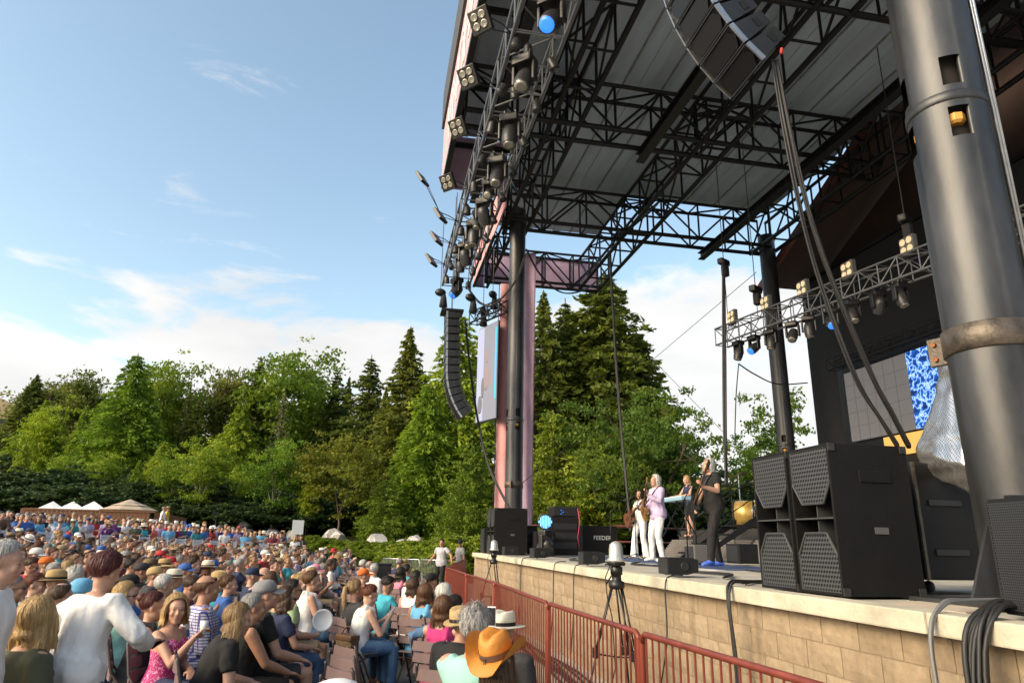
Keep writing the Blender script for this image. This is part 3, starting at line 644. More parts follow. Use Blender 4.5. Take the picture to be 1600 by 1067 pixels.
TL = [
 ('fir', 12, 569, 92, 'fir_tree', 'small dark fir on the skyline at the far left edge', 1.44), ('pine', 36, 580, 95, 'pine_tree', 'round topped pine on the far left skyline', 1.2),
 ('pine', 98, 572, 78, 'pine_tree', 'ragged pine rising right of the dry hillside', 1.0), ('lime', 38, 624, 60, 'maple_tree', 'bright lime maple standing alone low at far left', 0.9),
 ('feather', 104, 616, 66, 'cedar_tree', 'slim cedar just left of the big feathery conifer', 0.7), ('darkbush', 20, 700, 66, 'shade_tree', 'low dark tree under the lime maple at left edge', 1.4),
 ('feather', 172, 536, 60, 'cedar_tree', 'big feathery yellow green cedar with drooping tip left of centre', 1.26), ('broad', 218, 550, 66, 'broadleaf_tree', 'leafy tree close right of the big feathery cedar', 0.9),
 ('feather', 130, 615, 62, 'cedar_tree', 'mid green cedar in front of the ragged pine', 1.0), ('weep', 268, 584, 62, 'weeping_tree', 'thin weeping conifer with bent tip', 1.2),
 ('pine', 325, 562, 70, 'pine_tree', 'open crowned pine left of the narrow fir', 1.0), ('fir', 378, 542, 68, 'fir_tree', 'narrow pointed fir left of the largest leafy crown', 0.96),
 ('broad', 432, 540, 70, 'broadleaf_tree', 'largest rounded leafy crown on the left skyline', 1.1), ('bluespruce', 424, 596, 62, 'spruce_tree', 'pale blue green spruce in front of the rounded crown', 1.1),
 ('fir2', 470, 575, 74, 'fir_tree', 'fir at right shoulder of the largest leafy crown', 0.9), ('fir2', 508, 562, 68, 'fir_tree', 'pointed fir right of the large leafy crowns', 1.08),
 ('fir', 528, 574, 72, 'fir_tree', 'slender fir between two pointed firs', 0.84), ('fir2', 562, 540, 64, 'fir_tree', 'tall open fir left of the darkest fir', 1.2),
 ('fir', 624, 496, 57, 'fir_tree', 'tallest darkest fir left of the hanging loudspeakers', 1.26), ('fir2', 648, 559, 60, 'fir_tree', 'olive tinted fir close right of the darkest fir', 1.08),
 ('feather', 708, 474, 50, 'cedar_tree', 'tall light green cedar behind the hanging loudspeaker array', 1.2), ('feather', 660, 584, 47, 'cedar_tree', 'bright green drooping cedar below the darkest fir', 1.14),
 ('fir2', 285, 610, 62, 'fir_tree', 'dense fir beneath the thin weeping conifer', 1.1), ('feather', 355, 612, 60, 'cedar_tree', 'dense mid green cedar beneath the narrow fir', 1.1),
 ('feather', 240, 674, 52, 'cedar_tree', 'flat topped cedar with pale trunk right of big cedar', 1.32), ('young', 310, 674, 47, 'young_maple', 'young maple with pale forked trunk left of the rocks', 1.0),
 ('young', 425, 674, 47, 'young_maple', 'young maple with pale forked trunk above the rocks', 1.0), ('olive', 530, 669, 46, 'maple_tree', 'olive brown maple standing before the dark fir', 1.15),
 ('fir', 590, 590, 60, 'fir_tree', 'mid green fir behind the olive brown maple', 0.9), ('young', 375, 735, 50, 'young_maple', 'small bright maple between the two young maples', 0.8),
 ('bushpine', 735, 674, 37, 'juniper_tree', 'bushy green pine just left of the pink banner foot', 0.8), ('bushpine', 600, 745, 44, 'juniper_tree', 'low bushy pine behind the juniper hedge', 1.1),
 ('lime', 480, 750, 47, 'young_maple', 'small lime tree right of the second young maple', 0.8), ('feather', 60, 655, 60, 'cedar_tree', 'mid green cedar right of the lone lime maple', 1.1),
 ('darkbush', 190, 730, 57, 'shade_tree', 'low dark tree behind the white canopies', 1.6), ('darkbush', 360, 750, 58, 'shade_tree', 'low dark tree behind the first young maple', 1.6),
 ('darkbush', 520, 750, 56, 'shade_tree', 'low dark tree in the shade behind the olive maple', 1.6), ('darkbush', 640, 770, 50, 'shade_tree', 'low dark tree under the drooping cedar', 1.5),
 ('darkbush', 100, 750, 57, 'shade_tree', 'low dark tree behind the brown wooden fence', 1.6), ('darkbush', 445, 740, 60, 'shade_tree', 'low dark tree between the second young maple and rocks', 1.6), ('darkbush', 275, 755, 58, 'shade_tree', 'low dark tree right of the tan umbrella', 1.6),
 ('fir', 848, 452, 54, 'fir_tree', 'slender fir right of the lilac banner', 1.01), ('fir2', 885, 465, 56, 'fir_tree', 'open fir between the slender fir and redwood', 1.08),
 ('redwood', 948, 425, 56, 'redwood_tree', 'broad tall redwood behind the stage, tallest of all trees', 1.35), ('redwood', 1005, 515, 58, 'redwood_tree', 'shorter redwood at the right flank of the tallest redwood', 1.08),
 ('redwood', 890, 500, 60, 'redwood_tree', 'dark redwood filling in behind the open fir', 1.22), ('oak', 1030, 600, 44, 'oak_tree', 'wide rounded oak behind the singers', 0.85),
 ('bushpine', 865, 640, 42, 'juniper_tree', 'bushy pine behind the black amplifier racks', 0.95), ('bushpine', 925, 680, 41, 'juniper_tree', 'bushy pine left of the rounded oak', 0.9),
 ('oak', 960, 690, 40, 'oak_tree', 'low dark oak behind the singer in white', 0.8), ('young', 1190, 682, 62, 'young_maple', 'thin open tree behind the drum kit', 1.0), ('darkbush', 1150, 735, 62, 'shade_tree', 'low hedge tree behind the drum kit', 1.8), ('feather', 18, 690, 54, 'cedar_tree', 'small bright cedar low at the far left behind the terrace crowd', .9), ('young', 88, 712, 53, 'young_maple', 'young tree behind the leftmost white canopy', 1.1), ('young', 150, 706, 51, 'young_maple', 'young tree behind the rightmost white canopy', 1.0),
 ('feather', 205, 715, 50, 'cedar_tree', 'small bright cedar behind the tan umbrella', .9), ('young', 262, 708, 49, 'young_maple', 'young tree just right of the tan umbrella', 1.0),
]
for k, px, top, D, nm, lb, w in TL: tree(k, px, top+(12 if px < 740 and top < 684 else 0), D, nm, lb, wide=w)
# second row of trees that closes the wood behind
bk = ['fir', 'feather', 'fir2', 'redwood', 'feather', 'fir']
for i in range(19):
    px = 0+i*40; top = 618-14*random.random()+(14 if i % 2 else -10)
    tree(bk[i % 6], px, top, 76+random.random()*10, {'fir': 'fir_tree', 'fir2': 'fir_tree', 'pine': 'pine_tree', 'redwood': 'redwood_tree'}.get(bk[i % 6], 'cedar_tree'), '%s tree from the left in the second row closing the wood' % NTH(i+1), wide=1.35, group='second row of the wood')
# understorey
for i in range(30):
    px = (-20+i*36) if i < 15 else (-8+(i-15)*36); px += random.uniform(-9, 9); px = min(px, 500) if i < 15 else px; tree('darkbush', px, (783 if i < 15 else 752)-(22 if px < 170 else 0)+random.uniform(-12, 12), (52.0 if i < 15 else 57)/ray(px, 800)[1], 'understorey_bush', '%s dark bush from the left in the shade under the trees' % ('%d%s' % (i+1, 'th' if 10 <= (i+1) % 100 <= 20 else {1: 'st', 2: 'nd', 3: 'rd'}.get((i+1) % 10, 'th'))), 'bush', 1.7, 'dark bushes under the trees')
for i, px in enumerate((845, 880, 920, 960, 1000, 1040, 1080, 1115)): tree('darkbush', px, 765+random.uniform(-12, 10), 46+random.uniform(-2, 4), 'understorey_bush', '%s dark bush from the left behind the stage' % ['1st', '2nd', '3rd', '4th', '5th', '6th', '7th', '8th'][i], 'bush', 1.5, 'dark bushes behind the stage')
# juniper hedge on the bank
for i, (px, top, D) in enumerate([(492, 846, 44), (515, 845, 43), (540, 846, 42), (566, 844, 41), (590, 846, 40), (615, 845, 39), (640, 845, 37), (664, 845, 36), (688, 846, 34), (712, 844, 33), (735, 838, 32), (650, 839, 41), (600, 840, 44), (700, 838, 38)]):
    tree('shrub', px, top, D, 'juniper_shrub', ['leftmost juniper shrub at the end of the low hedge', '%s spreading juniper shrub of the low hedge along the plaza path' % NTH(i+1)][min(i, 1)], 'shrub', 1.15, 'juniper shrubs on the bank')
def boulder(px, py, D, r, i, lab):
    p = at_D(px, py, D); p.z = gz(p.x, p.y)+r*.45; g = np.random.default_rng(300+i)
    bm = bmesh.new(); bmesh.ops.create_icosphere(bm, subdivisions=2, radius=1)
    pl = [(Vector(g.normal(size=3)).normalized(), .38+.40*g.random()) for _ in range(11)]
    for v in bm.verts:
        for n_, d_ in pl:
            e_ = v.co.dot(n_)-d_
            if e_ > 0: v.co -= n_*e_
        v.co = Vector((v.co.x*r*1.3, v.co.y*r, v.co.z*r*.95))
    me = bpy.data.meshes.new('boulder'); bm.to_mesh(me); bm.free(); me.materials.append(MATS['boulder'])
    o = bpy.data.objects.new('boulder', me); C.objects.link(o); o.location = p; o.rotation_euler = (0, 0, g.random()*6); tag(o, lab, 'rock', 'pale boulders along the bank')
bl = [(350, 822, 1.0, 'leftmost pale boulder beside the first young maple'), (378, 820, 1.5, 'large slanted boulder left of the second young maple'), (395, 824, 1.0, None), (428, 822, 1.2, 'boulder at the foot of the second young maple'), (440, 828, .9, None), (462, 822, 1.4, 'upright pale boulder behind the white sign')]
bl += [(498+i*13+random.uniform(-7, 7), 822+random.uniform(-6, 6), random.choice([.5, .7, .9, 1.3, 1.6]), None) for i in range(19)]
for i, (px, py, r, lb) in enumerate(bl): boulder(px, py, 46 if px < 470 else 46-(px-470)*.035, r*.48, i, lb or '%s boulder from the left in the pale rock row on the bank' % NTH(i+1))
for i, (px, py, D) in enumerate([(555, 878, 29), (570, 884, 29), (590, 866, 34), (470, 868, 33), (655, 866, 30)]): boulder(px, py, D, .42, 60+i, ['small white rock beside the woman in coral, left', 'small white rock beside the woman in coral, right', 'small rock half hidden at the hedge foot', 'small white rock by the sign post', 'small rock at the hedge foot near the guards'][i])
# dry hillside at far left
b = MB(); b.sm = True; n_ = 16; V = []
for j in range(n_):
    for i in range(n_):
        u, v = i/(n_-1), j/(n_-1); V.append((-150+u*80, 170+v*70, 12+26*math.exp(-((u-.55)**2*9+(v-.5)**2*7))-6*abs(v-.5)))
b.add(V, [(j*n_+i, j*n_+i+1, (j+1)*n_+i+1, (j+1)*n_+i) for j in range(n_-1) for i in range(n_-1)]); tag(b.build('dry_hill', 'dry_hill'), kind='structure')
# wooden fence, canopies, umbrella
f0, f1 = at_D(30, 822, 38), at_D(238, 822, 40); L = (f1-f0).length; d = (f1-f0).normalized(); ang = math.atan2(d.y, d.x); zf = min(gz(f0.x, f0.y), gz(f1.x, f1.y))
wf = thing('wooden_fence', 'long brown wooden fence behind the back rows under white canopies', 'fence', (f0.x, f0.y, zf), ang); ztop = at_D(130, 796, 39)[2]-zf
n = int(L/.22)
pm = MB(); pm.box((0, 0, .5), (.205, .03, 1)); pmm = pm.mesh('plank', 'wood_fence')
for i in range(n): put('plank', pmm, wf, Matrix.Translation((i*.22, random.uniform(-.008, .008), -.6)) @ Matrix.Diagonal((1, 1, ztop+.6, 1)))
for z in (ztop-.02, ztop*.5): 
    b = MB(); b.box((L/2, -.04, z), (L, .06, .09)); b.build('rail', 'wood_fence', wf)
side = at_D(290, 820, 43); b = MB(); q = Vector((side.x-f0.x, side.y-f0.y, 0)); q.rotate(Quaternion((0, 0, 1), -ang)); b.prism([(L, .02, -.6), tuple((q.x, q.y, -.6)), (q.x, q.y, ztop-.25), (L, .02, ztop)], (0, .05, 0)); b.build('return_panel', 'wood_fence', wf)
for i, px in enumerate((80, 112, 144)):
    p = at_D(px, 800, 42); z0 = gz(p.x, p.y); c = thing('canopy_tent', ['leftmost', 'middle', 'rightmost'][i]+' of three white peaked canopies behind the wooden fence', 'canopy', (p.x, p.y, z0), .3, 'white canopies behind the fence')
    e = at_D(px, 797, 42)[2]-z0; b = MB(); w = .80
    b.add([(-w, -w, e), (w, -w, e), (w, w, e), (-w, w, e), (0, 0, e+.55), (-w, -w, e-.2), (w, -w, e-.2), (w, w, e-.2), (-w, w, e-.2)], [(0, 1, 4), (1, 2, 4), (2, 3, 4), (3, 0, 4), (0, 5, 6, 1), (1, 6, 7, 2), (2, 7, 8, 3), (3, 8, 5, 0)]); b.build('canvas_top', 'white_canvas', c)
    for sx in (-1, 1):
        for sy in (-1, 1): bar('pole', (sx*w*.97, sy*w*.97, 0), (sx*w*.97, sy*w*.97, e), .025, 'alu', c)
p = at_D(201, 797, 42); z0 = gz(p.x, p.y); c = thing('patio_umbrella', 'tan tiered market umbrella at the right end of the wooden fence', 'umbrella', (p.x, p.y, z0)); e = at_D(201, 797, 42)[2]-z0
for (r0, r1, za, zb) in ((1.72, .9, 0, .30), (1.1, .45, .27, .48), (.6, .03, .45, .66)):
    b = MB(); b.loft([[Vector((r*math.cos(k*math.pi/4), r*math.sin(k*math.pi/4), e+z)) for k in range(8)] for r, z in ((r0, za), (r1, zb))], True); b.build('canopy_tier', 'tan_canvas', c)
bar('pole', (0, 0, 0), (0, 0, e+.6), .04, 'wood_fence', c)
# signs on posts
for px, py, D, zt, zb, lb in ((463, 850, 38, 812, 842, 'white rectangular sign on thin post beside the hedge end'), (335, 830, 46, 795, 812, 'narrow white sign on thin post left of the rocks')):
    p = at_D(px, py, D); z0 = gz(p.x, p.y); c = thing('sign_post', lb, 'sign', (p.x, p.y, z0)); t_ = at_D(px, zt, D)[2]-z0; b_ = at_D(px, zb, D)[2]-z0
    bar('post', (0, 0, 0), (0, 0, t_), .025, 'alu', c); b = MB(); b.box((0, -.04, (t_+b_)/2), (.62 if px > 400 else .28, .02, t_-b_), Matrix.Rotation(.3, 3, 'Z')); b.build('sign_plate', 'white_plastic', c)
# ================================================================== people
SKINS = {}
for nm, c in (('pale', (.56, .335, .25)), ('fair', (.48, .27, .19)), ('tan', (.38, .20, .125)), ('olive', (.29, .155, .095)), ('brown', (.15, .075, .045))):
    SKINS[nm] = mat('skin_'+nm, c, .52, 0, .10, 22, .12, 90)
for ma in SKINS.values():
    t = ma.node_tree; b = t.nodes['Principled BSDF']; src = b.inputs['Base Color'].links[0].from_socket
    for an, cc in (('lip_mask', (.36, .13, .11)), ('brow_mask', (.13, .085, .06)), ('eye_mask', (.035, .027, .025))):
        at_ = t.nodes.new('ShaderNodeAttribute'); at_.attribute_name = an; mx = t.nodes.new('ShaderNodeMix'); mx.data_type = 'RGBA'; t.links.new(at_.outputs['Fac'], mx.inputs[0]); t.links.new(src, mx.inputs[6]); mx.inputs[7].default_value = cc+(1,); src = mx.outputs[2]
    t.links.new(src, b.inputs['Base Color'])
mat('lip', (.34, .11, .09), .4); mat('eye', (.03, .022, .02), .3); mat('brow', (.10, .065, .045), .7)
HAIRC = {'grey': (.33, .32, .31), 'silver': (.52, .51, .49), 'white': (.68, .66, .62), 'blond': (.48, .32, .14), 'sandy': (.30, .19, .085), 'brown': (.085, .045, .024), 'dark': (.022, .016, .013), 'auburn': (.15, .045, .018), 'red': (.085, .015, .012), 'chestnut': (.12, .055, .022)}
def hair_mat(k):
    nm = 'hair_'+k
    if nm in MATS: return MATS[nm]
    ma = mat(nm, HAIRC[k], .5, 0, .5, 60, .6, 90, stretch=(1, 1, .10)); return ma
CLO = {'white': (.72, .72, .72), 'cream': (.62, .57, .47), 'grey': (.22, .22, .23), 'charcoal': (.032, .032, .036), 'black': (.007, .007, .008), 'navy': (.018, .028, .075), 'blue': (.035, .11, .36), 'sky': (.12, .36, .58), 'teal': (.03, .22, .25), 'turquoise': (.05, .38, .50), 'green': (.03, .12, .05), 'olive': (.07, .075, .045), 'mint': (.27, .52, .46), 'lime': (.45, .60, .05), 'palegreen': (.30, .40, .22), 'red': (.40, .025, .03), 'maroon': (.14, .015, .03), 'coral': (.62, .13, .10), 'orange': (.62, .14, .02), 'pink': (.62, .20, .30), 'hotpink': (.45, .03, .16), 'purple': (.09, .03, .16), 'lilac': (.52, .42, .62), 'yellow': (.62, .42, .04), 'khaki': (.28, .21, .13), 'denim': (.07, .15, .28), 'jeans': (.035, .075, .15), 'brown': (.11, .06, .035), 'offwhite': (.66, .64, .60)}
def cloth(k):
    nm = 'cloth_'+k
    if nm in MATS: return MATS[nm]
    if k in ('plaid', 'bluestripe', 'redplaid', 'pinkprint', 'camo'):
        ma = bpy.data.materials.new(nm); ma.use_nodes = True; t = ma.node_tree; b = t.nodes['Principled BSDF']; b.inputs['Roughness'].default_value = .85
        tcn = t.nodes.new('ShaderNodeTexCoord')
        if k in ('pinkprint', 'camo'):
            n = t.nodes.new('ShaderNodeTexNoise'); n.inputs['Scale'].default_value = 26 if k == 'pinkprint' else 18; n.inputs['Distortion'].default_value = 2.5; t.links.new(tcn.outputs['Object'], n.inputs['Vector']); r = t.nodes.new('ShaderNodeValToRGB'); t.links.new(n.outputs[0], r.inputs[0]); r.color_ramp.interpolation = 'CONSTANT'
            r.color_ramp.elements[0].color = (.40, .02, .15, 1) if k == 'pinkprint' else (.10, .065, .035, 1); r.color_ramp.elements[1].position = .56; r.color_ramp.elements[1].color = (.65, .30, .45, 1) if k == 'pinkprint' else (.20, .15, .08, 1)
            t.links.new(r.outputs[0], b.inputs['Base Color'])
        else:
            c0, c1 = {'plaid': ((.66, .66, .72), (.10, .10, .34)), 'bluestripe': ((.55, .6, .7), (.08, .15, .4)), 'redplaid': ((.5, .04, .06), (.12, .02, .05))}[k]
            outs = []
            for ax in (('X', 'Z') if k != 'bluestripe' else ('Z',)):
                w = t.nodes.new('ShaderNodeTexWave'); w.bands_direction = ax; w.inputs['Scale'].default_value = 13; w.inputs['Distortion'].default_value = 0; t.links.new(tcn.outputs['Object'], w.inputs['Vector']); r = t.nodes.new('ShaderNodeValToRGB'); t.links.new(w.outputs[0], r.inputs[0])
                r.color_ramp.elements[0].position = .70; r.color_ramp.elements[1].position = .80; r.color_ramp.elements[0].color = c0+(1,); r.color_ramp.elements[1].color = c1+(1,); outs.append(r.outputs[0])
            if len(outs) == 2:
                mx = t.nodes.new('ShaderNodeMix'); mx.data_type = 'RGBA'; mx.blend_type = 'DARKEN'; mx.inputs[0].default_value = 1; t.links.new(outs[0], mx.inputs[6]); t.links.new(outs[1], mx.inputs[7]); t.links.new(mx.outputs[2], b.inputs['Base Color'])
            else: t.links.new(outs[0], b.inputs['Base Color'])
        MATS[nm] = ma; return ma
    return mat(nm, CLO[k], .85, 0, .12, 7, .55, 11)

def ik(a, c, l1, l2, pole):
    a, c, pole = Vector(a), Vector(c), Vector(pole); d = c-a; L = min(d.length, (l1+l2)*.995); d.normalize()
    x = (l1*l1-l2*l2+L*L)/(2*L); h = math.sqrt(max(0, l1*l1-x*x)); p = pole-d*pole.dot(d); p.normalize()
    return a+d*x+p*h, a+d*L
def skeleton(P):
    f = P.get('sex') == 'f'; sit = P.get('sit', True); J = {}
    lean, twist = R_(P.get('lean', 6)), R_(P.get('twist', 0)); sl = R_(P.get('side', 0))
    pel = Vector((0, 0, .50 if sit else P.get('hip', .93))); J['pel'] = pel
    TL_ = .47 if f else .50
    up = Vector((math.sin(sl), math.sin(lean), math.cos(lean)*math.cos(sl))).normalized(); up0 = Vector((math.sin(sl)*.6, math.sin(lean*.45), math.cos(lean*.45))).normalized()
    mid = pel+up0*TL_*.5; nb = mid+(up*1.15-up0*.15).normalized()*TL_*.5; J['mid'], J['nb'] = mid, nb
    lat = Vector((math.cos(twist), -math.sin(twist), 0)); lat = (lat-up*lat.dot(up)).normalized(); J['lat'] = lat; J['fwd'] = up.cross(lat); J['up'] = up
    hr = Matrix.Rotation(-R_(P.get('hyaw', 0)), 3, 'Z') @ Matrix.Rotation(R_(P.get('hpitch', 0)), 3, 'X') @ Matrix.Rotation(R_(P.get('htilt', 0)), 3, 'Y'); J['hr'] = hr
    J['hc'] = nb+(up*.3+Vector((0, 0, 1))*.7).normalized()*.138+J['fwd']*.02
    sw = .160 if f else .185; J['arms'] = {}
    for s, k in ((-1, 'L'), (1, 'R')):
        sh = nb+lat*s*sw-up*.055
        tgt = P.get('arm'+k, 'lap'); hand_dir = None; pole = Vector((s*.7, -.6, -.7)); nrm = Vector((0, 0, -1))
        if tgt == 'lap': c = pel+Vector((s*.05, .24, .13)); hand_dir = Vector((-s*.8, .6, -.15))
        elif tgt == 'knee': c = pel+Vector((s*.12, .36, .12)); hand_dir = Vector((-s*.15, 1, -.35))
        elif tgt == 'crossed': c = pel+Vector((-s*.10, .22, .26)); hand_dir = Vector((-s, .15, .1)); nrm = Vector((0, -1, 0))
        elif tgt == 'clap': c = pel+Vector((s*.045, .34, .38)); hand_dir = Vector((-s*.15, .7, .7)); nrm = Vector((-s, 0, 0))
        elif tgt == 'phone': c = pel+Vector((s*.06, .36, .30)); hand_dir = Vector((-s*.35, .65, .6)); nrm = Vector((-s*.7, -.4, .5))
        elif tgt == 'high': c = nb+Vector((s*.05, .22, .10)); hand_dir = Vector((-s*.3, .2, .9)); nrm = Vector((-s, 0, 0)); pole = Vector((s, .2, -.6))
        elif tgt == 'side': c = pel+Vector((s*.27, .02, -.10)); hand_dir = Vector((0, .15, -1)); nrm = Vector((-s, 0, 0)); pole = Vector((s*.3, -1, 0))
        elif tgt == 'chin': c = nb+Vector((s*.02, .12, -.02)); hand_dir = Vector((-s*.2, -.1, 1)); pole = Vector((s*.6, .3, -1)); nrm = Vector((0, -1, 0))
        else:
            c = Vector(tgt[0]); hand_dir = Vector(tgt[1]) if len(tgt) > 1 and tgt[1] else None
            if len(tgt) > 2 and tgt[2]: pole = Vector(tgt[2])
            if len(tgt) > 3: nrm = Vector(tgt[3])
        el, wr = ik(sh, c, .285, .255, pole); hd = hand_dir.normalized() if hand_dir is not None else (wr-el).normalized()
        J['arms'][k] = (sh, el, wr, hd, nrm, s)
    J['legs'] = {}
    for s, k in ((-1, 'L'), (1, 'R')):
        hp = pel+Vector((s*.088, 0, -.01)); ft = P.get('foot'+k)
        if ft is None: ft = (s*.11, .44, .08) if sit else (s*.11, .02, .08)
        kn, an = ik(hp, Vector(ft), .435, .42, Vector((s*.12, 1, .6 if sit else .1))); td = P.get('toe'+k, (s*.25, 1, 0))
        J['legs'][k] = (hp, kn, an, Vector((td[0], td[1], -.05)).normalized(), s)
    return J
def caps(mb, pts, rs, n=10): 
    # chain with rounded ends
    pts = [Vector(p) for p in pts]; d0 = (pts[0]-pts[1]).normalized(); d1 = (pts[-1]-pts[-2]).normalized()
    mb.tube([pts[0]+d0*rs[0]*.85, pts[0]+d0*rs[0]*.5]+pts+[pts[-1]+d1*rs[-1]*.5, pts[-1]+d1*rs[-1]*.85], [rs[0]*.5, rs[0]*.86]+list(rs)+[rs[-1]*.86, rs[-1]*.5], n)
def ering(c, lat, fw, rx, ry, n=18): return [c+lat*(rx*math.cos(2*math.pi*k/n))+fw*(ry*math.sin(2*math.pi*k/n)) for k in range(n)]
def torso(mb, J, g, infl=0.0, top=1.0, bot=-.12, f=False, flare=0.0):
    up, lat, fw = J['up'], J['lat'], J['fwd']; pel, mid, nb = J['pel'], J['mid'], J['nb']
    prof = [(-.12, .135, .105, -.0), (-.05, .168, .125, -.005), (.10, .160, .122, 0), (.28, .140, .112, .005), (.45, .142, .110, .008), (.62, .156, .118, .010), (.76, .165, .115, .006), (.87, .165, .098, -.002), (.94, .120, .078, -.008), (1.0, .068, .062, -.006)]
    if f: prof = [(t, rx*(1.02 if t < .15 else .86 if t < .5 else .88), ry*(1.0 if t < .3 else .92), o) for t, rx, ry, o in prof]
    rings = []
    for t, rx, ry, o in prof:
        if t < bot-1e-6 or t > top+1e-6: continue
        if t < 0: c = pel+Vector((0, 0, t)); 
        elif t < .5: c = pel.lerp(mid, t/.5)
        else: c = mid.lerp(nb, (t-.5)/.5)
        gg = g if .0 < t < .8 else 1+(g-1)*.5; belly = max(0, g-1)*.6*math.exp(-((t-.25)/.2)**2)*.12
        rings.append(ering(c+fw*(o+belly), lat, fw, rx*gg+infl+(flare if t < .2 else 0), ry*gg+infl+(flare if t < .2 else 0)))
    mb.loft(rings)
def body_prims(P, J):
    f = P.get('sex') == 'f'; g = P.get('girth', 1.0); mb = MB(); ag = (.86 if f else 1.0)*(1+(g-1)*.6)
    torso(mb, J, g, 0, 1, -.12, f)
    if f:
        for s in (-1, 1): mb.ell(J['mid'].lerp(J['nb'], .38)+J['lat']*s*.068*g+J['fwd']*.085*g, (.062*g, .062*g, .06*g))
    hc, hr = J['hc'], J['hr']; H_ = lambda v: hc+hr @ Vector(v)
    caps(mb, [J['nb']-J['up']*.04, J['nb']+J['up']*.03, H_((0, -.02, -.06))], [.066 if not f else .054, .056 if not f else .046, .052 if not f else .045], 12)
    # head
    mb.ell(H_((0, -.014, .03)), (.074, .094, .088), hr, 18, 12); mb.ell(H_((0, .022, -.045)), (.058, .066, .074), hr, 16, 10)
    mb.ell(H_((0, .062, -.094)), (.028, .024, .024), hr); mb.ell(H_((0, .055, .028)), (.058, .034, .045), hr)
    caps(mb, [H_((-.036, .083, .021)), H_((.036, .083, .021))], [.011, .011], 8)
    caps(mb, [H_((0, .084, .012)), H_((0, .100, -.012)), H_((0, .108, -.027))], [.009, .0105, .0135], 8); mb.ell(H_((0, .095, -.031)), (.019, .013, .009), hr, 8, 6)
    for s in (-1, 1):
        mb.ell(H_((s*.038, .068, -.025)), (.024, .022, .024), hr, 10, 6); mb.ell(H_((s*.030, .082, -.002)), (.013, .011, .010), hr, 8, 6)
        mb.ell(H_((s*.076, -.012, -.008)), (.011, .020, .032), hr, 8, 8)
    mb.ell(H_((0, .088, -.058)), (.025, .010, .008), hr, 8, 6); mb.ell(H_((0, .085, -.071)), (.021, .010, .009), hr, 8, 6)
    for k, (sh, el, wr, hd, nrm, s) in J['arms'].items():
        m1 = sh.lerp(el, .45); caps(mb, [sh, m1, el], [.054*ag, .050*ag, .040*ag]); caps(mb, [el, el.lerp(wr, .35), wr], [.041*ag, .042*ag, .027*ag])
        nrm = (nrm-hd*nrm.dot(hd)); nrm = nrm.normalized() if nrm.length > .05 else hd.orthogonal().normalized(); sd = hd.cross(nrm).normalized()
        if P.get('flip'+k): sd = -sd
        # thumb side: towards the body's midline / up
        if sd.dot(Vector((-s, 0, .6))) < 0: sd = -sd
        hs = .94 if f else 1.02; cu = P.get('curl'+k, .55)
        mb.loft([ering(wr+hd*t*hs, sd, nrm, rx*hs, ry*hs, 10) for t, rx, ry in ((-.01, .022, .018), (.02, .030, .016), (.06, .040, .016), (.085, .040, .014))])
        for i, (o_, ln) in enumerate(((.030, .066), (.010, .074), (-.010, .070), (-.029, .055))):
            b0 = wr+(hd*.083+sd*o_)*hs; d1 = (hd+nrm*cu*.55+sd*(.08-.05*i)).normalized(); b1 = b0+d1*ln*.5*hs; d2 = (hd+nrm*cu*1.9).normalized(); b2 = b1+d2*ln*.5*hs
            caps(mb, [b0-d1*.012, b1, b2], [.0098, .0092, .0078], 8)
        t0 = wr+(hd*.022+sd*.026)*hs; t1 = t0+(hd*.6+sd*.75+nrm*.2).normalized()*.036*hs; t2 = t1+(hd*.95+sd*.15+nrm*.45*(cu+.3)).normalized()*.034*hs; caps(mb, [t0, t1, t2], [.013, .0108, .009], 8)
    for k, (hp, kn, an, td, s) in J['legs'].items():
        caps(mb, [hp, hp.lerp(kn, .45), kn], [.088*g, .078*g, .056], 12); caps(mb, [kn, kn.lerp(an, .32), an], [.055, .056, .036], 12)
        caps(mb, [an-td*.03+Vector((0, 0, -.025)), an+td*.13+Vector((0, 0, -.045))], [.034, .030])
    return mb
